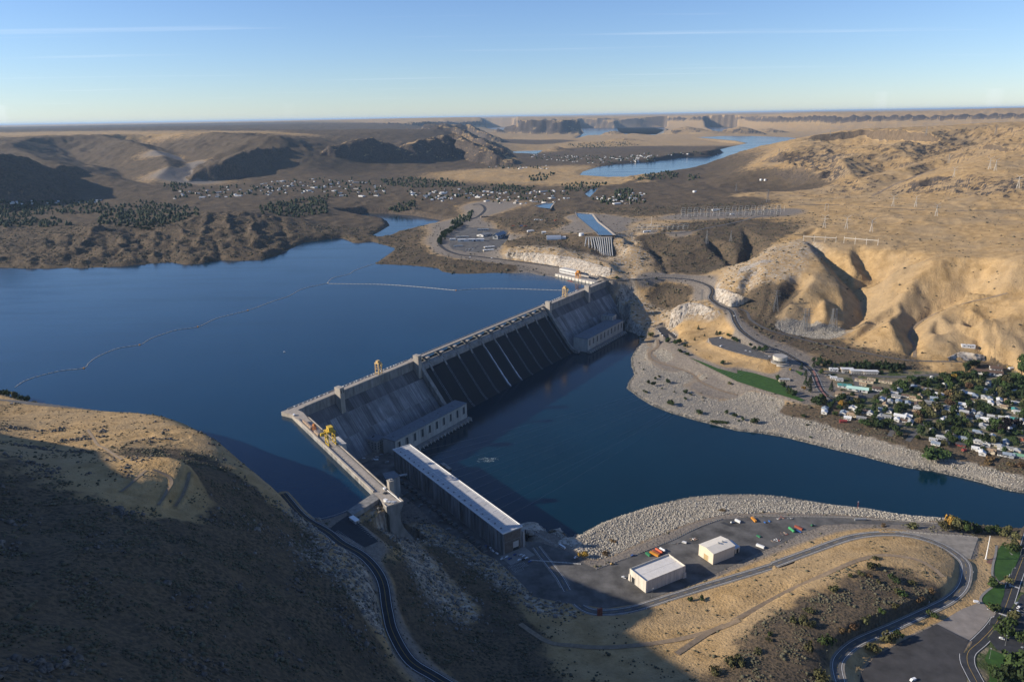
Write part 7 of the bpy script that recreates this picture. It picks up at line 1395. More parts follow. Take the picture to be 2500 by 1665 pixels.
# ------------------------------------------------------------------ pump house on the far shore
def px109(s, z): return wpts('2', s, z)
q0, q1 = at(*px_('2', 862, 232), 109), at(*px_('2', 1200, 305), 109); dvec = (q1 - q0)[:2]; PL = np.hypot(*dvec); prz = math.atan2(dvec[1], dvec[0])
pp = empty('pump_intake', (q0[0], q0[1], 102), prz); tag(pp, 'row of white intake piers of the pumping plant on the far shore', 'intake'); n = 12
MB().box(0, PL, 0, 26, -6, 7).build('intake_deck', K_LIGHT, pp)
for i in range(n): x = i * PL / n; MB().box(x + .8, x + PL / n - .8, -2.2, -.02, -5, 7.6).build('intake_panel', mat('white_concrete', (.62, .57, .48), .8, .08, .3), pp); MB().box(x - .75, x + .75, -3.2, -.03, -6, 5.5).build('pier', K_GREY, pp)
h0 = at(*px_('2', 875, 212), 112); pb = empty('pump_house', (h0[0] + 8, h0[1] + 6, 108), prz); tag(pb, 'long cream pump house behind the intake piers at the cliff foot', 'building'); MB().box(0, 72, 0, 20, 0, 12.5).build('wall', WALLS[0], pb); MB().box(-.6, 72.6, -.6, 20.6, 12.5, 13.4).build('roof', K_ROOFW, pb)
for i in range(12): MB().box(3 + i * 5.8, 6 + i * 5.8, -.15, -.01, 3, 8).build('window', K_GLASS, pb)
MB().box(76, 120, 8, 16, 0, 4.5).build('low_wing', K_LIGHT, pb)
crane('orange yellow gantry crane on the pump intake deck at the far shore', (*(q0[:2] + dvec * .53 + np.array([-dvec[1], dvec[0]]) / PL * 6), 109.1), prz, 16, 12, 11, K_COR, 4, 5)
o = MB().box(-12, 12, -2.5, 2.5, 0, .7).box(-3, 2, -1, 1, .7, 1.6).build('float', K_CBRK); o.location = (*at(*px_('2', 985, 292), 102)[:2], 101.9); o.rotation_euler.z = prz; tag(o, 'reddish work float moored before the pump intake', 'float')
# ------------------------------------------------------------------ penstocks up to the canal
K_PIPE = mat('penstock_paint', (.36, .36, .345), .6, .1, .15)
top = [at(*px_('8', 1858 + i * (2035 - 1858) / 11, 972), 166.5) for i in range(12)]; bot = [at(*px_('8', x, y), z) for x, y, z in ((1850, 1020, 154), (1875, 1030, 150), (1900, 1040, 146), (1922, 1052, 143), (1942, 1062, 139), (1957, 1075, 136), (1970, 1085, 133), (1985, 1093, 131), (2000, 1098, 129), (2015, 1103, 127), (2030, 1105, 126), (2046, 1103, 126))]
for i in range(12):
    a, b = top[i], bot[i]; e = empty('penstock', tuple(b), 0); tag(e, f'large grey pipe running up the slope to the canal, {ORD[i]} from the left', 'pipe', 'pipes up to the canal'); A = tuple(a - b)
    MB().tube([(0, 0, 0), (A[0] * .5, A[1] * .5, A[2] * .5 + 1.5), A], 1.9, 10).build('pipe', K_PIPE, e); MB().box(-2.6, 2.6, -5, 2, -7, 1.6).build('anchor_block', K_LIGHT, e)
hd = np.array(top); o = MB().box(-(np.hypot(*(hd[-1] - hd[0])[:2]) / 2 + 4), np.hypot(*(hd[-1] - hd[0])[:2]) / 2 + 4, -3, 4, -3, 3.5).build('outlet_wall', K_LIGHT); o.location = tuple(hd.mean(0)); o.rotation_euler.z = math.atan2(*(hd[-1] - hd[0])[[1, 0]]); tag(o, 'pale concrete outlet wall where the pipes meet the canal', 'wall')
p = at(*px_('8', 2075, 1160), 126); e = empty('spillway_chute', tuple(p), .35); tag(e, 'pale triangular concrete chute set in the cliff above the dam', 'chute'); mb = MB(); mb.v += [(-14, -3, 0), (14, -3, 2), (4, -9, -22), (-10, -8, -24), (-14, 1, 0), (14, 1, 2), (4, -4, -22), (-10, -4, -24)]; mb.f += [(0, 1, 2, 3), (4, 7, 6, 5), (0, 4, 5, 1), (1, 5, 6, 2), (2, 6, 7, 3), (3, 7, 4, 0)]; mb.build('slab', K_GREY, e); MB().box(-13, 12, -4.5, -3.2, -2, 1).build('lip', K_LIGHT, e)
# canal banks: sloped concrete lining
def lining(poly, z):
    P = np.array(grow(poly, 4)); q = np.array(grow(poly, -.5)); n = len(P); V_ = np.vstack([np.c_[P, np.full(n, z + 2.6)], np.c_[q, np.full(n, z - 1.2)], np.c_[np.array(grow(poly, 8)), np.full(n, z + 2.5)]]); Fq_ = [(i, (i + 1) % n, n + (i + 1) % n, n + i) for i in range(n)] + [(2 * n + i, 2 * n + (i + 1) % n, (i + 1) % n, i) for i in range(n)]
    return tag(np_mesh('canal_lining', V_, np.array(Fq_), K_DECK), kind='structure')
for q in CANAL[:2]: lining(q, CANAL_Z)
# ------------------------------------------------------------------ workshops on the promontory
def shed(tag_, x, y, z, L, Wd, h, rz, form, wl_, rf, lb): p = at(*px_(tag_, x, y), z); house((p[0], p[1], gz(p[0], p[1])), L, Wd, h, rz, form, wl_, ROOFS[rf] if isinstance(rf, str) else rf, lb, None, 'workshop', 'building')
shed('H', 460, 465, 121, 100, 16, 8, .02, 'flat', WALLS[0], 'white', 'very long white roofed workshop shed across the lake'); shed('H', 230, 452, 121.5, 22, 12, 6, .02, 'flat', WALLS[0], 'white', 'short white shed left of the very long workshop'); shed('H', 350, 415, 124, 48, 10, 5, .02, 'flat', WALLS[2], 'pale grey', 'low pale shed behind the very long workshop'); shed('H', 620, 395, 124, 48, 34, 7, .9, 'gable', WALLS[0], 'grey', 'broad gabled grey workshop beside the very long shed'); shed('H', 610, 325, 128, 46, 10, 6, .02, 'flat', WALLS[2], 'blue grey', 'long blue grey shed at the back of the works'); shed('H', 815, 420, 123, 74, 22, 13, 1.12, 'gable', WALLS[2], 'blue grey', 'tall narrow workshop with bright half roof at the right of the works'); shed('H', 690, 545, 119, 38, 14, 4.5, .25, 'flat', WALLS[1], 'white', 'flat white office pavilion at the lakeside lawn, rear one'); shed('H', 680, 590, 117, 38, 14, 4.5, .25, 'flat', WALLS[1], 'white', 'flat white office pavilion at the lakeside lawn, front one'); shed('H', 300, 530, 119.5, 32, 8, 4, .1, 'flat', WALLS[2], 'blue grey', 'low carport at the left of the works car park'); shed('H', 630, 145, 145, 34, 18, 6, .15, 'flat', WALLS[3], 'tan', 'brown flat building beside the highway above the bay'); shed('H', 1205, 318, 150, 26, 12, 4, .2, 'hip', WALLS[0], 'white', 'white tent roof on the hill above the cliff'); shed('H', 1370, 365, 148, 16, 10, 5, .1, 'gable', WALLS[0], 'white', 'small white shed left of the arched hangar')
p = onground('H', 1505, 425); e = empty('arched_hangar', (p[0], p[1], gz(p[0], p[1])), .02); tag(e, 'silver arched hangar on the hill above the cliff', 'hangar'); K_ARCH = mat('corrugated_steel', (.50, .53, .55), .35, .08, .4, metal=.5, stretch=(8, 1, 1))
arc = [(math.cos(a) * 17, math.sin(a) * 12) for a in np.linspace(0, math.pi, 15)]; MB().extrude(arc + [(-17, -2), (17, -2)], -29, 22, 'x').build('vault', K_ARCH, e); MB().box(22.1, 40, -12, 6, -2, 7).build('annex', WALLS[0], e); MB().box(22.1, 40.4, -12.4, 6.4, 7, 7.5).build('annex_roof', ROOFS['white'], e); MB().box(-29.2, -29.0, -6, 6, 0, 7).build('door', K_DARK, e)
def drum_tank(tag_, x, y, r, h, lb):
    p = onground(tag_, x, y); e = empty('water_tank', (p[0], p[1], gz(p[0], p[1]) - .5), 0); tag(e, lb, 'tank'); MB().tube([(0, 0, 0), (0, 0, h)], r, 24).build('shell', K_WHITE, e); MB().tube([(0, 0, h), (0, 0, h + r * .12)], [r, r * .2], 24).build('roof', K_WHITE, e); MB().bar((r + .1, 0, 0), (r + .1, 0, h), .5).build('ladder', K_STEEL, e)
drum_tank('H', 1840, 390, 9, 10, 'white water tank on the hill right of the arched hangar'); drum_tank('7', 460, 518, 9, 9, 'single white tank on the scrubby slope below the lake'); drum_tank('7', 842, 450, 7, 9, 'left one of the white tank pair under the golden hills'); drum_tank('7', 866, 451, 7, 9, 'right one of the white tank pair under the golden hills')
for i, (x, y, c_, lb) in enumerate(((990, 268, K_CRED, 'red'), (1090, 268, K_CBLU, 'pale blue'), (1140, 272, K_CRED, 'orange'), (1300, 190, K_WHITE, 'white'), (1340, 195, K_WHITE, 'long white'), (1400, 200, K_TAN, 'tan'), (1520, 200, K_CRED, 'small red'), (1265, 190, K_WHITE, 'short white'))):
    p = onground('H', x, y); o = MB().box(-6, 6, -1.5, 1.5, 0, 3).box(-5.8, 5.8, -1.6, -1.5, .3, 2.7).build('storage_container', c_); o.location = (p[0], p[1], gz(p[0], p[1])); o.rotation_euler.z = .1 * i; tag(o, f'{lb} container stored on the hill above the works', 'container', 'containers on the hill')
# ------------------------------------------------------------------ log boom with floats
M_FLOAT = mat('boom_float', (.55, .52, .46), .8, .1, .5)
def boom(tag_s, lb, step):
    P = np.vstack([wpts(t, s, 102.25) for t, s in tag_s]); ln = smooth_line(P, 12, 1); e = empty('log_boom', tuple(ln[0]), 0); tag(e, lb, 'boom'); L0 = ln[0]
    MB().tube([tuple(q - L0) for q in ln], .45, 5).build('cable', M_FLOAT, e); s = np.r_[0, np.cumsum(np.hypot(*np.diff(ln[:, :2], axis=0).T))]; fm = None
    for q in np.arange(step, s[-1], step):
        x, y = np.interp(q, s, ln[:, 0]) - L0[0], np.interp(q, s, ln[:, 1]) - L0[1]; x2, y2 = np.interp(q + 2, s, ln[:, 0]) - L0[0], np.interp(q + 2, s, ln[:, 1]) - L0[1]
        if fm is None: o = MB().tube([(-3.6, 0, 0), (3.6, 0, 0)], .8, 6).build('float', M_FLOAT, e); fm = o.data
        else: o = bpy.data.objects.new('float', fm); C.objects.link(o); o.parent = e
        o.location = (x, y, 0); o.rotation_euler.z = math.atan2(y2 - y, x2 - x)
boom([('s', '36 946,60 930,95 918,150 905,205 899,215 888,240 870,290 850,341 842,370 826,430 806,483 798,530 777,605 758,660 738,705 723,740 705,798 692'), ('8', '0 1295,40 1260,150 1235,200 1205,330 1160')], 'long curved log boom across the reservoir to the far point', 11)
boom([('8', '0 1302,150 1304,400 1308,650 1325,920 1350')], 'straight log boom leading right from the kink of the long boom', 12); boom([('8', '925 1350,1100 1338,1300 1338,1500 1344,1730 1352')], 'log boom running to the dam beside the far crane', 12)
for i, (tg, x, y) in enumerate((('s', 205, 899), ('s', 341, 842), ('s', 483, 798), ('s', 605, 758), ('8', 922, 1350))):
    o = MB().tube([(0, 0, -1), (0, 0, 1.2)], 1.8, 10).tube([(0, 0, 1.2), (0, 0, 2.6)], [.9, .3], 8).build('buoy', K_COR); o.location = at(*px_(tg, x, y), 102.3); tag(o, f'orange anchor buoy of the log boom, {ORD[i]} from the left', 'buoy', 'buoys of the log boom')
o = MB().tube([(-2.2, 0, .3), (2.2, 0, .3)], [1.2, .7], 8).box(-1, .8, -.6, .6, .8, 2).build('boat', K_WHITE); o.location = at(*px_('1', 318, 200), 102.1); tag(o, 'tiny white boat alone on the open reservoir', 'boat')
tag(strip('shore_wall', smooth_line(wpts('3', '500 664 108,410 698 107,300 728 106,250 733 106,200 712 106,100 660 106,20 598 106', 0), 4, 4), -.7, .7, 1.2, K_GREY), 'low curved concrete wall along the shore of the forebay bay', 'wall')
# swirl of foam below the long powerhouse
mb = MB(); rf_ = random.Random(3); c0 = at(*px_('1', 1985, 1085), .06)
for i in range(60):
    a = rf_.uniform(0, 6.28); r0 = rf_.gauss(9, 3); x, y = c0[0] + math.cos(a) * r0 * 1.3 + rf_.gauss(0, 3), c0[1] + math.sin(a) * r0 * .7; l_ = rf_.uniform(.8, 3); w_ = rf_.uniform(.15, .5); t_ = a + 1.57 + rf_.gauss(0, .3); ux, uy = math.cos(t_) * l_, math.sin(t_) * l_; nx, ny = -math.sin(t_) * w_, math.cos(t_) * w_; z_ = .05 + .002 * i; mb.poly([(x - ux, y - uy, z_), (x + nx, y + ny, z_), (x + ux, y + uy, z_), (x - nx, y - ny, z_)])
tag(mb.build('foam', mat('foam', (.42, .50, .50), .7, .2, 1), None, recalc=False), 'streaks of foam swirling on the river below the long powerhouse', 'foam', kind='stuff')
# ------------------------------------------------------------------ pylons
K_PYL = mat('pale_pylon', (.62, .57, .48), .7, .06, .5); K_LAT = mat('galvanised_lattice', (.22, .22, .215), .6, .1, .5)
def ypylon():
    e = empty('pylon', (0, 0, 0)); w = .75
    for s in (-1, 1):
        for t in (-1, 1): MB().bar((s * 4.2, t * 3, 0), (s * .8, 0, 26), w).build('leg', K_PYL, e)
        MB().bar((s * .6, 0, 26), (s * .6, 0, 38), w * 1.1).build('mast', K_PYL, e); MB().bar((0, 0, 38), (s * 11.5, 0, 45), w * 1.1).build('upper_arm', K_PYL, e); MB().bar((s * .5, 0, 30.5), (s * 13, 0, 31.5), w * 1.15).build('lower_arm', K_PYL, e)
    for z in (8, 16): f = 1 - z / 32; MB().box(-4.2 * f, 4.2 * f, -.3, .3, z, z + .6).build('brace', K_PYL, e)
    return e
def lattice(h=46):
    e = empty('lattice_tower', (0, 0, 0)); b = h * .11; w = .42
    for s in (-1, 1):
        for t in (-1, 1): MB().bar((s * b, t * b, 0), (s * 1.2, t * 1.2, h * .72), w).bar((s * 1.2, t * 1.2, h * .72), (s * .9, t * .9, h), w).build('leg', K_LAT, e)
    mb = MB(); z0, r0 = 0, b
    for i in range(6):
        z1 = h * .12 * (i + 1); r1 = b + (1.2 - b) * (z1 / (h * .72)); 
        for s in (-1, 1): mb.bar((-r0, s * r0, z0), (r1, s * r1, z1), .22).bar((r0, s * r0, z0), (-r1, s * r1, z1), .22).bar((s * r0, -r0, z0), (s * r1, r1, z1), .22).bar((s * r0, r0, z0), (s * r1, -r1, z1), .22)
        z0, r0 = z1, r1
    mb.build('bracing', K_LAT, e)
    for z, l in ((.74, 9), (.86, 7.5), (.97, 6)): MB().bar((-l, 0, h * z), (l, 0, h * z), .6).build('cross_arm', K_LAT, e)
    return e
YP, LT = ypylon(), lattice()
PYL = [('7', 1205, 722, 1.0, 'left one of the three pale pylons behind the bus frames'), ('7', 1332, 728, 1.0, 'middle one of the three pale pylons behind the bus frames'), ('7', 1475, 745, 1.0, 'right one of the three pale pylons behind the bus frames'), ('7', 1600, 598, .98, 'left one of the three pale pylons before the dark cliff'), ('7', 1730, 602, 1.0, 'middle one of the three pale pylons before the dark cliff'), ('7', 1848, 655, 1.0, 'right one of the three pale pylons before the dark cliff'), ('7', 1950, 430, .95, 'pale pylon on the brow left of the pair'), ('7', 2155, 385, 1.15, 'rear one of the pair of pale pylons on the golden hill'), ('7', 2188, 395, 1.15, 'front one of the pair of pale pylons on the golden hill'), ('7', 2318, 495, 1.15, 'pale pylon at the right edge before the dark cliff')]
for i, (tg, x, y, sc, lb) in enumerate(PYL):
    o = YP if i == 0 else copy_tree(YP); p = onground(tg, x, y); o.location = (p[0], p[1], gz(p[0], p[1]) - .5); o.rotation_euler.z = -.25 + .1 * (i % 3); o.scale = (sc,) * 3; tag(o, lb, 'pylon', 'pale pylons')
LTS = [('6', 575, 190, 1.25, 'tall lattice tower at the foot of the brown knob, front one'), ('6', 545, 185, 1.2, 'tall lattice tower just left of the front one at the brown knob'), ('6', 770, 195, 1.25, 'lattice tower on the right flank of the brown knob'), ('6', 800, 190, 1.2, 'second lattice tower on the right flank of the brown knob'), ('7', 925, 1200, 1.2, 'lattice tower below the granite ridge'), ('7', 500, 1155, .85, 'lattice tower on the granite outcrop beside the highway'), ('7', 530, 812, .95, 'lattice tower on the shaded spur above the dam, left one'), ('7', 668, 800, .8, 'lattice tower on the shaded spur above the dam, right one'), ('7', 880, 575, 1.2, 'tall dark lattice tower behind the switchyard'), ('7', 700, 510, .8, 'lattice tower on the scrubby rise below the lake'), ('7', 1790, 195, 1.3, 'far lattice tower on the golden ridge, middle'), ('7', 1240, 195, 1.0, 'far lattice tower on the golden ridge above the lake'), ('7', 2190, 190, 1.4, 'far lattice tower on the golden ridge at the right'), ('7', 945, 305, .9, 'far lattice tower at the lake end of the hills'), ('7', 1920, 350, 1.0, 'lattice tower in the dip of the golden hill'), ('7', 100, 800, .7, 'small lattice tower above the penstocks')]
for i, (tg, x, y, sc, lb) in enumerate(LTS):
    o = LT if i == 0 else copy_tree(LT); p = onground(tg, x, y); o.location = (p[0], p[1], gz(p[0], p[1]) - .5); o.rotation_euler.z = .3 * (i % 4); o.scale = (sc,) * 3; tag(o, lb, 'lattice tower', 'lattice towers')
# bus frames: two long white gantries
for j, (xa, xb, ya, yb) in enumerate(((1085, 1272, 800, 806), (1318, 1513, 810, 822))):
    a, b = onground('7', xa, ya), onground('7', xb, yb); L = np.hypot(*(b - a)[:2]); e = empty('bus_gantry', (a[0], a[1], min(gz(a[0], a[1]), gz(b[0], b[1])) - 1), math.atan2(b[1] - a[1], b[0] - a[0])); tag(e, ('left' if j == 0 else 'right') + ' one of the two long white bus frames on the shaded terrace', 'steel frame', 'white bus frames')
    for i in range(4): x = i * L / 3; MB().bar((x, 0, 0), (x, 0, 21), 1.0).build('post', K_PYL, e); MB().bar((x, 0, 21), (x, 0, 24), .4).build('spike', K_PYL, e)
    MB().box(0, L, -.7, .7, 16.5, 18).build('beam', K_PYL, e)
a = onground('7', 1218, 625); e = empty('bus_gantry', (a[0], a[1], gz(a[0], a[1])), 0); tag(e, 'single pale portal frame behind the left pylon', 'steel frame')
for x in (-6, 6): MB().bar((x, 0, 0), (x, 0, 27), .9).build('post', K_PYL, e)
MB().box(-6.5, 6.5, -.4, .4, 26, 27.4).build('beam', K_PYL, e)
# ------------------------------------------------------------------ switchyards: each bay a frame with apparatus
SWM = {}
def bay_mesh():
    fr = MB()
    for x in (-8, 8): fr.bar((x, 0, 0), (x, 0, 13), .7)
    fr.box(-8.3, 8.3, -.4, .4, 12, 13)
    for x in (-5, 0, 5): fr.bar((x, 0, 13), (x, 0, 15.5), .25)
    ap = MB()
    for x in (-5, 0, 5): ap.box(x - .7, x + .7, 3, 4.4, 0, 2.6).tube([(x, 3.7, 2.6), (x, 3.7, 6)], [.4, .2], 6).tube([(x, -4, 0), (x, -4, 6.5)], .3, 6)
    out = []
    for nm, mb, m in (('frame', fr, K_PYL), ('breaker_row', ap, K_TRANS)): o = mb.build(nm, m); C.objects.unlink(o); out.append((nm, o.data))
    return out
BAY = bay_mesh()
def switchyard(tag_, x0, x1, y0, y1, nx, ny, lb, grp):
    for j in range(ny):
        for i in range(nx):
            x = x0 + (x1 - x0) * (i + .5) / nx + (8 if j % 2 else 0); y = y0 + (y1 - y0) * j / max(1, ny - 1) - (x - x0) * (.03 if tag_ == 'P' else 0); p = onground(tag_, x, y); e = empty('switch_bay', (p[0], p[1], gz(p[0], p[1]) - .2), .1); tag(e, lb + (f', {ORD[j]} row from the front' if ny > 1 else '') + f', {ORD[i % 20]} from the left', 'switchgear', grp)
            for nm, me in BAY: o = bpy.data.objects.new(nm, me); C.objects.link(o); o.parent = e
switchyard('P', 880, 2100, 250, 175, 16, 4, 'pale steel bay of the large switchyard', 'large switchyard bays'); switchyard('P', 360, 980, 412, 385, 10, 2, 'pale steel bay of the small switchyard', 'small switchyard bays')
for i, (tg, x, y, L, Wd, h, lb) in enumerate((('P', 1310, 170, 30, 14, 5, 'white control house inside the large switchyard'), ('P', 490, 425, 26, 10, 4, 'low house at the front of the small switchyard'), ('P', 1510, 218, 16, 8, 4, 'small white hut before the large switchyard'))):
    p = onground(tg, x, y); house((p[0], p[1], gz(p[0], p[1])), L, Wd, h, 0, 'flat', WALLS[0], ROOFS['white'], lb, None, 'control_house', 'building')
for i, (tg, x, y, h, lb) in enumerate((('P', 540, 350, 34, 'single tall mast by the small switchyard'), ('P', 278, 95, 30, 'tall mast at the left edge of the town above the canal'), ('P', 350, 70, 26, 'second mast right of the town mast above the canal'), ('P', 2130, 180, 24, 'mast at the right end of the large switchyard'), ('P', 1880, 170, 22, 'mast within the right part of the large switchyard'))):
    p = onground(tg, x, y); e = empty('mast', (p[0], p[1], gz(p[0], p[1])), 0); tag(e, lb, 'mast'); MB().tube([(0, 0, -1), (0, 0, h)], [.7, .35], 8).build('shaft', K_PYL, e); MB().box(-1, 1, -.3, .3, h - 1, h).build('head', K_PYL, e)
# ------------------------------------------------------------------ cables over the river: from the long powerhouse towards the far bank
K_CAB = mat('steel_cable', (.30, .29, .27), .5, .1, .1)
def cable(a, b, sag, lb, grp, r=.11):
    a, b = np.array(a, float), np.array(b, float); pts = []
    for t in np.linspace(0, 1, 22): q = a + (b - a) * t; q[2] -= sag * 4 * t * (1 - t); pts.append(tuple(q - a))
    o = MB().tube(pts, r, 4).build('power_line', K_CAB); o.location = tuple(a); return tag(o, lb, 'power line', grp)
farp = [onground(*q)[:3] + np.array([0, 0, 40]) for q in (('6', 575, 190), ('6', 545, 185), ('6', 770, 195), ('6', 800, 190))]
for i in range(12):
    a = tworld(30 + i * 24, land_y - sg * 20, 46.5); f_ = farp[i % 4]; cable(a, (f_[0] + (i // 4) * 7 - 7, f_[1], f_[2] - (i // 4) * 5), 26, f'thin cable over the river from the long powerhouse roof, {ORD[i]} from near end', 'cables over the river')
up = [onground('7', x, y) + np.array([0, 0, 44]) for x, y in ((1205, 722), (1332, 728), (1475, 745))]; up2 = [onground('7', x, y) + np.array([0, 0, 44]) for x, y in ((1600, 598), (1730, 602), (1848, 655))]
for i in range(3):
    for s in (-1, 1): cable(up[i] + np.array([s * 11, 0, 0]), up2[i] + np.array([s * 11, 0, 0]), 8, f'cable between the {("left", "middle", "right")[i]} pale pylons, {"left" if s < 0 else "right"} strand', 'cables between pale pylons', .14)
# ------------------------------------------------------------------ flagpole, lamps, posts
p = onground('5', 2040, 555); e = empty('flagpole', (p[0], p[1], gz(p[0], p[1])), 0); tag(e, 'tall white flagpole in the paved half circle by the lawns', 'flagpole'); MB().tube([(0, 0, 0), (0, 0, 33)], [.75, .4], 10).build('pole', K_WHITE, e); MB().tube([(0, 0, 33), (0, 0, 33.9)], [.5, .1], 8).build('finial', K_WHITE, e); MB().tube([(0, 0, -.3), (0, 0, .9)], 1.6, 12).build('base', K_LIGHT, e)
def lamp():
    e = empty('street_lamp', (0, 0, 0)); MB().tube([(0, 0, -.3), (0, 0, 9.5)], [.16, .1], 6).build('post', K_STEEL, e); MB().tube([(0, 0, 9.4), (1, 0, 10), (2.8, 0, 10.2)], .09, 5).build('arm', K_STEEL, e); MB().box(2.4, 3.6, -.25, .25, 10.05, 10.35).build('lamp_head', K_WHITE, e); MB().box(-.35, .35, -.35, .35, -.3, .4).build('base', K_KPH, e); return e
LM = lamp()
for i, (tg, x, y, rz, lb) in enumerate((('5', 2250, 685, 0, 'street lamp beside the lower end of the far lawn'), ('5', 2345, 790, 3.1, 'street lamp across the street from the lawns'), ('5', 2070, 1090, 0, 'street lamp on the plaza kerb'), ('5', 2065, 1040, 2, 'street lamp behind the plaza kerb'), ('5', 2250, 1040, 3.1, 'street lamp at the zebra crossing by the car park'), ('5', 2325, 520, 0, 'street lamp at the top of the street'), ('4', 980, 930, 1, 'lamp post at the corner of the big flat warehouse'), ('6', 505, 700, 0, 'lamp post in the small park car park'), ('6', 300, 560, 0, 'lamp post at the park lawn edge'), ('6', 765, 770, 2, 'lamp post in the highway median, lower'), ('6', 720, 680, 2, 'lamp post in the highway median, upper'), ('6', 490, 420, 2, 'lamp post beside the highway behind the visitor building'), ('7', 210, 1005, -1, 'lamp post on the highway near the dam, left'), ('7', 265, 1005, -1, 'lamp post on the highway near the dam, right'), ('7', 160, 1010, -1, 'lamp post on the highway at the dam end'), ('5', 2200, 1260, 1, 'lamp post on the car park island'), ('5', 2070, 1370, 1, 'lamp post by the near street bend'))):
    o = LM if i == 0 else copy_tree(LM); p = onground(tg, x, y); o.location = (p[0], p[1], gz(p[0], p[1])); o.rotation_euler.z = rz; tag(o, lb, 'street lamp', 'street lamps')
_p = MB().box(-.12, .12, -.06, .06, 0, 1.5).box(-.14, .14, -.07, .07, 1.1, 1.4).build('marker_post', K_WHITE); PM = _p.data; bpy.data.objects.remove(_p)
off = offset(R_LOOP, 7.4); off2 = offset(R_LOOP, -7.4)
for i, k in enumerate(range(50, len(R_LOOP) - 5, 26)):
    q = (off if i % 2 else off2)[k]; o = bpy.data.objects.new('marker_post', PM); C.objects.link(o); o.location = (q[0], q[1], gz(q[0], q[1])); o.scale = (1.6,) * 3; tag(o, f'white marker post on the {"inner" if i % 2 else "outer"} edge of the loop road', 'post', 'inner marker posts' if i % 2 else 'outer marker posts')
p = onground('5', 988, 138); e = empty('beacon', (p[0], p[1], gz(p[0], p[1])), 0); tag(e, 'lone dark pole on the riprap at the water edge', 'pole'); MB().tube([(0, 0, -1), (0, 0, 12)], .3, 6).build('post', K_CBRK, e); MB().box(-.8, .8, -.15, .15, 10.5, 12).build('board', K_WHITE, e)
p = onground('A', 1270, 372); e = empty('beacon', (p[0], p[1], gz(p[0], p[1])), 0); tag(e, 'thin pole on the sunlit knob above the reservoir at the left', 'pole'); MB().tube([(0, 0, -1), (0, 0, 9)], .25, 6).build('post', K_WHITE, e); MB().box(-.5, .5, -.1, .1, 8, 9).build('board', K_WHITE, e)
# ------------------------------------------------------------------ granite cliffs
def granite():
    m = bpy.data.materials.new('cliff_granite'); m.use_nodes = True; N, L = nodes(m); b = N['Principled BSDF']; b.inputs['Roughness'].default_value = .95; b.inputs['Specular IOR Level'].default_value = .1
    g = N.new('ShaderNodeNewGeometry'); mp = N.new('ShaderNodeMapping'); mp.inputs['Scale'].default_value = (1, 1, .22); L.new(g.outputs['Position'], mp.inputs[0]); prev = (.50, .44, .355, 1)
    for sc, lo, hi, col, f in ((.09, .45, .62, (.33, .25, .17), .8), (.22, .52, .60, (.085, .075, .068), .9), (.6, .5, .7, (.55, .49, .40), .5)):
        n = N.new('ShaderNodeTexNoise'); n.inputs['Scale'].default_value = sc; n.inputs['Detail'].default_value = 7; n.inputs['Roughness'].default_value = .65; L.new(mp.outputs[0], n.inputs['Vector']); r = N.new('ShaderNodeMapRange'); r.inputs[1].default_value = lo; r.inputs[2].default_value = hi; r.inputs[4].default_value = f; L.new(n.outputs['Fac'], r.inputs[0]); x = N.new('ShaderNodeMix'); x.data_type = 'RGBA'; x.inputs['B'].default_value = (*col, 1); L.new(r.outputs[0], x.inputs['Factor'])
        if isinstance(prev, tuple): x.inputs['A'].default_value = prev
        else: L.new(prev, x.inputs['A'])
        prev = x.outputs['Result']
    L.new(prev, b.inputs['Base Color']); return m
M_GRAN = granite()
def cliff(tag_, top_s, foot_s, lb, amp=3.0, nv=10, seed=1):
    T, B = smooth_line(wpts(tag_, top_s, 0), 3, 1), smooth_line(wpts(tag_, foot_s, 0), 3, 1); n = max(len(T), len(B)); f = lambda P: np.stack([np.interp(np.linspace(0, 1, n), np.linspace(0, 1, len(P)), P[:, i]) for i in range(3)], -1); T, B = f(T), f(B)
    s = np.r_[0, np.cumsum(np.hypot(*np.diff(B[:, :2], axis=0).T))]; d = np.gradient(B[:, :2], axis=0); nn = np.c_[d[:, 1], -d[:, 0]]; nn /= np.linalg.norm(nn, axis=1)[:, None]; nn *= np.sign((nn * -B[:, :2]).sum(1))[:, None]; rows = []
    for j in range(nv + 3):
        v = min(j / nv, 1); P = B * (1 - v ** 1.3) + T * v ** 1.3; P[:, 2] = B[:, 2] * (1 - v) + T[:, 2] * v
        if j == 0: P[:, 2] -= 6
        w = amp * (fbm(s / 16, np.full(n, j * .55), 4, seed, .55, True) * 1.3 - .2) + amp * .5 * gnoise(s / 5, np.full(n, j * .9), seed + 5)
        if j > nv: P[:, :2] -= nn * (j - nv) * 7; P[:, 2] -= (j - nv) * 2.5; w = w * 0
        P[:, :2] += nn * (w + 1.5)[:, None]; P[:, 2] += .5 * gnoise(s / 6, np.full(n, j * 1.3), seed + 9) * (0 < j <= nv); rows.append(P)
    V_ = np.vstack(rows); k = np.arange(n - 1); Fq_ = np.vstack([np.c_[j * n + k, j * n + k + 1, (j + 1) * n + k + 1, (j + 1) * n + k] for j in range(nv + 2)])
    o = np_mesh('cliff', V_, Fq_, M_GRAN); return tag(o, lb, 'cliff')
cliff('8', '1300 1076 138,1400 1078 139,1500 1080 140,1600 1090 140,1660 1100 140,1750 1108 138,1830 1130 136,1900 1150 134,1970 1172 132,2035 1188 130', '1310 1122 113.5,1400 1137 113,1500 1152 112.5,1600 1168 112,1680 1185 111.5,1750 1202 111,1830 1222 110.5,1900 1238 110,1960 1250 110,2030 1258 110', 'long pale granite cliff behind the lakeside highway and pump house', 4, 12, 3)
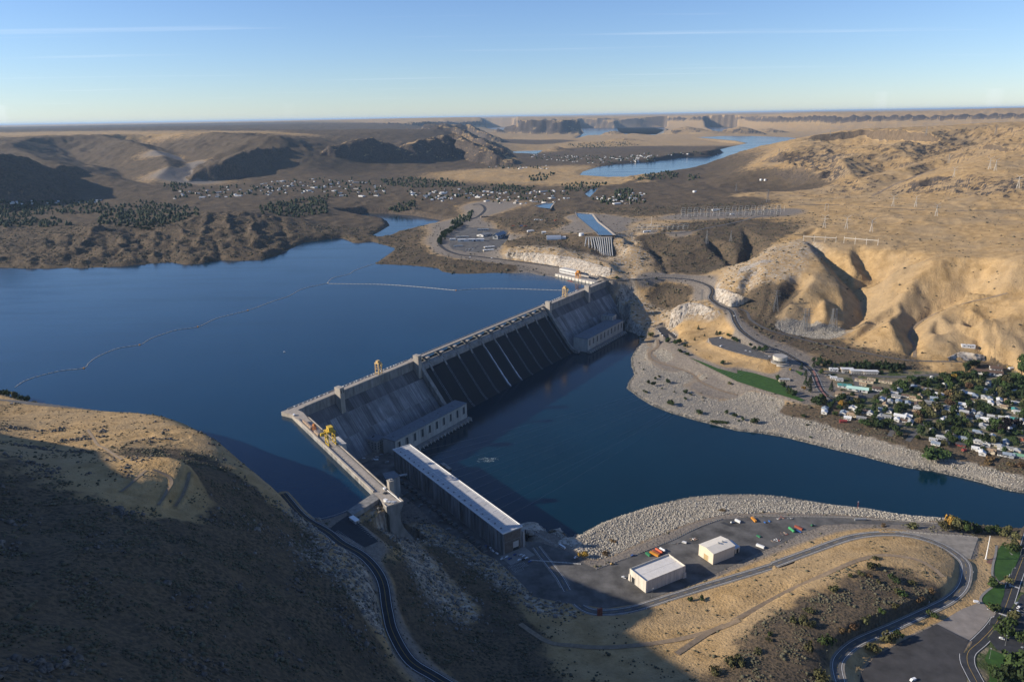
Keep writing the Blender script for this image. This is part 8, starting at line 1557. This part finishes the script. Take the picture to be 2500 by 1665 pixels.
cliff('7', '330 1195 70,370 1165 86,430 1150 92,500 1158 92,560 1185 86,588 1195 82', '318 1280 38,360 1278 41,420 1270 46,480 1262 52,540 1245 62,590 1215 76', 'rounded pale granite bluff beside the far bank highway', 4, 10, 7)
cliff('7', '585 1065 112,640 1075 118,690 1095 118,750 1118 112,775 1130 104', '590 1130 94,630 1150 93,670 1160 93,720 1162 90,765 1158 88', 'pale granite road cut above the highway bend', 3.5, 8, 11); cliff('7', '720 948 150,800 925 158,850 905 166,930 912 165,1010 938 159,1085 985 146', '700 1010 132,770 1005 135,850 1000 138,940 1010 136,1010 1015 134,1080 1008 134', 'pale granite band high on the ridge above the highway', 3, 7, 15)
cliff('7', '1915 1465 56,1985 1432 60,2060 1440 60,2120 1450 56', '1920 1488 44,1990 1492 44,2060 1490 43,2125 1488 42', 'grey rock cut behind the town at the hill foot', 3, 7, 19); cliff('L', '1180 350 10,1290 330 12,1400 350 11,1470 420 8', '1150 420 1,1260 470 .5,1380 480 .5,1500 470 0', 'pale wave worn rock at the river edge beside the shaded asphalt, left', 2.5, 6, 23); cliff('L', '1380 560 13,1480 510 12,1640 520 12,1760 560 12,1850 680 12', '1360 640 13,1480 700 13,1600 740 13,1700 760 13,1850 770 13', 'pale rocks beside the shaded asphalt, right', 2.5, 6, 27); cliff('L', '590 225 9,700 215 10,850 230 11,980 280 9,1040 340 7', '620 330 12,720 360 12,820 380 12,930 390 12,1030 400 10', 'pale rock spur at the river corner of the long powerhouse', 2, 6, 31)
# ------------------------------------------------------------------ far towns
def in_zone(tag_, zone_, n, r):
    P = np.array(zone_, float); out = []
    while len(out) < n:
        x, y = r.uniform(P[:, 0].min(), P[:, 0].max()), r.uniform(P[:, 1].min(), P[:, 1].max())
        if inside(np.array([x]), np.array([y]), zone_)[0]: out.append(hit(*px_(tag_, x, y)))
    return out
r6 = random.Random(11); FARH, FART = [], []
for tg, zn, nh, nt, nm in (('9', [(1210, 650), (1700, 590), (2353, 540), (2353, 650), (1750, 680), (1250, 700)], 75, 120, 'town under the left mountains'), ('8', [(0, 545), (220, 545), (420, 610), (420, 690), (250, 680), (0, 680)], 34, 70, 'left end of the middle town'), ('8', [(560, 640), (880, 620), (1200, 640), (1480, 640), (1700, 620), (1750, 700), (1480, 740), (1250, 730), (1000, 690), (760, 720), (600, 690)], 95, 110, 'middle town before the fields'), ('8', [(1380, 380), (1560, 370), (1850, 385), (2100, 390), (2353, 385), (2353, 425), (2050, 440), (1750, 435), (1500, 410)], 70, 110, 'far town on the lake shore'), ('8', [(1150, 460), (1600, 455), (1600, 480), (1150, 480)], 14, 30, 'row beyond the fields'), ('9', [(0, 712), (740, 704), (740, 722), (0, 735)], 18, 50, 'row under the shaded slope'), ('8', [(1880, 690), (2150, 650), (2290, 650), (2290, 730), (1950, 735)], 26, 60, 'houses right of the canal'), ('7', [(0, 320), (200, 290), (560, 285), (600, 300), (300, 310), (0, 345)], 26, 40, 'houses on the lake point')):
    for p in in_zone(tg, zn, nh, r6): FARH.append((p, nm))
    for p in in_zone(tg, zn, nt, r6): FART.append(p)
for tg, zn, nt in (('8', [(380, 560), (560, 535), (900, 560), (1000, 600), (700, 620), (430, 600)], 260), ('8', [(960, 620), (1250, 590), (1480, 610), (1450, 640), (1000, 650)], 120), ('9', [(950, 700), (1400, 760), (1450, 800), (1250, 870), (1060, 920), (700, 880), (720, 820), (980, 780)], 420), ('9', [(0, 740), (700, 720), (950, 740), (950, 800), (300, 810), (0, 850)], 340), ('9', [(1850, 740), (2353, 670), (2353, 800), (2100, 830), (1880, 800)], 300), ('9', [(0, 850), (380, 830), (520, 880), (300, 900), (0, 900)], 120), ('8', [(500, 740), (620, 700), (640, 760), (520, 790), (420, 780)], 60), ('8', [(870, 860), (1000, 800), (1050, 770), (1030, 850), (930, 900)], 60), ('8', [(1700, 300), (2150, 280), (2250, 310), (1900, 335), (1750, 320)], 200), ('8', [(780, 1010), (830, 930), (960, 870), (970, 890), (850, 960), (830, 1040)], 70), ('9', [(1150, 600), (1250, 570), (1400, 600), (1250, 640)], 60), ('7', [(100, 440), (250, 395), (370, 400), (360, 440), (210, 450)], 90), ('7', [(0, 500), (110, 500), (80, 560), (0, 580)], 50), ('7', [(420, 420), (500, 410), (480, 450), (420, 450)], 25), ('8', [(1430, 545), (1540, 505), (1650, 510), (1560, 560), (1470, 570)], 50), ('6', [(600, 440), (760, 470), (1200, 480), (1400, 500), (1350, 540), (1150, 520), (700, 490)], 60), ('8', [(1680, 590), (1980, 570), (2030, 590), (1850, 640), (1700, 640)], 70)):
    for p in in_zone(tg, zn, nt, r6): FART.append(p)
OFFSET_T = 0
for i, (p, nm) in enumerate(FARH):
    big = r6.random() < .14; L, Wd, h = (r6.uniform(26, 46), r6.uniform(14, 20), 5) if big else (r6.uniform(10, 16), r6.uniform(8, 10), 3.6); rf = r6.choice(['white', 'white', 'pale grey', 'white', 'grey', 'pale grey', 'blue grey', 'tan'])
    house((p[0], p[1], gz(p[0], p[1]) - .3), L, Wd, h, r6.uniform(0, 3.14), 'flat' if big else r6.choice(['gable', 'hip']), WALLS[0], ROOFS[rf], f'{"large" if big else "small"} {rf} roofed building in the {nm}', f'{nm}: {"large" if big else "small"} {rf} roofs', 'far_house', 'house', False)
FART = [p for p in FART if not (dmin['L'] is None)]
for i, p in enumerate(sorted(FART, key=lambda q: q[1])[:170]):
    kd = 'cone' if i % 3 == 0 else 'tree'; w = r6.uniform(8, 14); tree('far_tree', (p[0], p[1], gz(p[0], p[1]) - .3), w if kd == 'tree' else w * .8, w * (1 if kd == 'tree' else 1.5), kd, L_DARK if i % 2 else L_PINE, f'dark {"conifer" if kd == "cone" else "round tree"} {"on the slope behind the town" if p[1] < 1900 else "by the works and the bay"}', 'tree', f'far {"conifers" if kd == "cone" else "round trees"} {"behind the town" if p[1] < 1900 else "by the works"}', False)
def blobs(name, P, R_, Hs, mats, seed, sides=6, rings=((-.1, .75), (.35, 1.0), (.75, .6)), label=None, cat=None, jit=.25):
    """many small closed blobs in one mesh"""
    r = np.random.default_rng(seed); P = np.asarray(P, float); n = len(P); nr = len(rings); V_ = np.zeros((n, nr * sides + 1, 3)); an = np.arange(sides) * 6.2832 / sides
    for k, (z, q) in enumerate(rings):
        rr = R_[:, None] * q * (1 + r.uniform(-jit, jit, (n, sides))); a = an[None, :] + r.uniform(0, 6.28, (n, 1)) * (k == 0) + .5 * k
        V_[:, k * sides:(k + 1) * sides, 0] = P[:, 0:1] + np.cos(a) * rr; V_[:, k * sides:(k + 1) * sides, 1] = P[:, 1:2] + np.sin(a) * rr; V_[:, k * sides:(k + 1) * sides, 2] = P[:, 2:3] + (z + r.uniform(-jit, jit, (n, sides)) * .3) * Hs[:, None]
    V_[:, -1] = P; V_[:, -1, 2] += Hs * 1.0; f = []
    for k in range(nr - 1):
        for j in range(sides): a0, a1, b0, b1 = k * sides + j, k * sides + (j + 1) % sides, (k + 1) * sides + j, (k + 1) * sides + (j + 1) % sides; f += [(a0, a1, b1), (a0, b1, b0)]
    for j in range(sides): f.append(((nr - 1) * sides + j, (nr - 1) * sides + (j + 1) % sides, nr * sides))
    f = np.array(f); Fq_ = (f[None] + (np.arange(n) * V_.shape[1])[:, None, None]).reshape(-1, 3); o = np_mesh(name, V_.reshape(-1, 3), Fq_, mats); o['kind'] = 'stuff'
    if label: o['label'] = label; o['category'] = cat
    return o
rest = np.array(sorted(FART, key=lambda q: q[1])[170:]); rest[:, 2] = ground(rest[:, 0], rest[:, 1]) - .3; rw = np.random.default_rng(3).uniform(4.2, 8.5, len(rest)); blobs('distant_trees', rest, rw, rw * np.random.default_rng(4).uniform(1.3, 2.6, len(rest)), mat('distant_foliage', (.040, .052, .026), .95, .3, .08, col2=(.018, .026, .014)), 5, 6, ((-.05, .8), (.3, 1.0), (.7, .55)), 'dark trees scattered through the far towns and valley', 'trees')
# ------------------------------------------------------------------ sagebrush, riprap and boulders
dyr = np.gradient(ys)[:, None]; dxr = np.gradient(aa)[None, :] * (YY + Y0); AREA = dyr * dxr; vis = (np.abs(AA) < .72) & ~BUILT
def sample(weight, n, seed):
    r = np.random.default_rng(seed); w = (weight * AREA * vis).ravel().astype(np.float64); k = r.choice(len(w), n, p=w / w.sum()); i, j = np.unravel_index(k, H.shape); x = XX[i, j] + (r.random(n) - .5) * dxr[i, j]; y = YY[i, j] + (r.random(n) - .5) * dyr[i, 0]; return np.c_[x, y, ground(x, y)], r
clump = sstep(-.15, .35, fbm(XX / 30, YY / 30, 4, 91))
P, r = sample((.12 + MK[0]) * clump * (YY > 330) * (YY < 1250) * (1 - MK[3]) * (1 - MK[4]), 26000, 21); q = r.gamma(3.2, .26, len(P)).clip(.3, 2.6); blobs('sagebrush', P, q, q * 1.0, mat('sage_leaves', (.105, .098, .062), .95, .3, .06, col2=(.05, .048, .03)), 31, 5, ((-.2, .8), (.45, 1.0)), 'grey green sagebrush dotted over the near slopes', 'sagebrush')
P, r = sample((.06 + MK[0] + .35 * MK[1]) * clump * (YY > 1250) * (YY < 3300) * (1 - MK[3]) * (1 - MK[4]), 24000, 22); q = r.gamma(3.2, .55, len(P)).clip(.7, 5); blobs('sagebrush', P, q, q * .8, mat('far_sage_leaves', (.085, .078, .050), .95, .3, .03, col2=(.042, .04, .027)), 32, 5, ((-.2, .8), (.45, 1.0)), 'dark scrub dotted over the hills beyond the river', 'sagebrush')
M_STONE = mat('riprap_stone', (.46, .42, .345), .95, .25, .35, col2=(.20, .18, .155))
def rocks(P, q, seed, lb, m=M_STONE): return blobs('riprap', P, q, q * 1.15, m, seed, 4, ((-.35, .9), (.45, .85)), lb, 'stones', .38)
P, r = sample((MK[3] > .42) * 1.0 * (YY < 1010) * sstep(.2, 1.2, dmin['R']) * (XX > 0), 17000, 23); rocks(P, r.gamma(3.6, .21, len(P)).clip(.3, 1.8), 41, 'pale riprap stones piled along the near river bank')
P, r = sample((MK[3] > .42) * ((YY >= 1010) & (YY < 2000)) * (.3 + 1.0 * sstep(7, 10, H)), 17000, 24); rocks(P, r.gamma(3.2, .22, len(P)).clip(.3, 1.7), 42, 'pale stones over the far gravel bank')
P, r = sample(((dmin['R'] > 0) & (dmin['R'] < 5)) * 1.0 * (YY < 2000) * (MK[3] > .2), 7000, 26); rocks(P, r.gamma(4, .22, len(P)).clip(.4, 1.6), 44, 'wet grey stones along the water line of the river', mat('wet_stone', (.17, .16, .14), .8, .3, .4))
P, r = sample((YY < 1000) * (XX < -60) * (H > 112) * sstep(.1, .5, fbm(XX / 55, YY / 55, 5, 97)), 4200, 27); rocks(P, r.gamma(1.8, .5, len(P)).clip(.3, 3.4), 45, 'dark rock outcrops strewn over the shaded hill', mat('hill_outcrop', (.15, .135, .118), .95, .35, .3))
P, r = sample(MK[1] * (YY < 1100) * (H > 12), 3500, 25); rocks(P, r.gamma(2.2, .5, len(P)).clip(.4, 4), 43, 'grey boulders on the shaded rocky slope', mat('slope_boulder', (.23, .215, .19), .95, .3, .4))
# ------------------------------------------------------------------ morning haze: one even body of air round everything
def haze():
    m = bpy.data.materials.new('haze_air'); m.use_nodes = True; N, L = nodes(m); N.remove(N['Principled BSDF'])
    v = N.new('ShaderNodeVolumePrincipled'); v.inputs['Color'].default_value = (.54, .76, 1.0, 1); v.inputs['Density'].default_value = HAZE_DENSITY; v.inputs['Anisotropy'].default_value = .15
    L.new(v.outputs[0], N['Material Output'].inputs['Volume'])
    b = MB().box(-320000, 320000, -3000, 230000, -80, 700); o = b.build('haze', m); tag(o, kind='stuff'); return o
HAZE_DENSITY = 1.25e-5
haze()
# ------------------------------------------------------------------ tell look-alikes apart by their order across the picture
def ordinal(n):
    t = ORD + ['twenty-' + o for o in ORD[:9]] + ['thirtieth'] + ['thirty-' + o for o in ORD[:9]] + ['fortieth'] + ['forty-' + o for o in ORD[:9]] + ['fiftieth'] + ['fifty-' + o for o in ORD[:9]]; return t[n]
RANKED = {'houses of the riverside town', 'trees among the houses', 'garden trees of the town', 'wooded upper town', 'shrubs round the loop road', 'trees by the highway and park', 'trees of the far bank'}; same = {}
for o in bpy.data.objects:
    g = o.get('group')
    if o.parent is None and g and (g in RANKED or ':' in g or g.startswith(('cars ', 'vans '))): same.setdefault(o['label'], []).append(o)
for lb, os_ in same.items():
    if 1 < len(os_) <= 59:
        os_.sort(key=lambda o: o.location.x / (o.location.y * cp - (o.location.z - CZ) * sp))
        for i, o in enumerate(os_): o['label'] = f'{lb}, {ordinal(i)} from left'
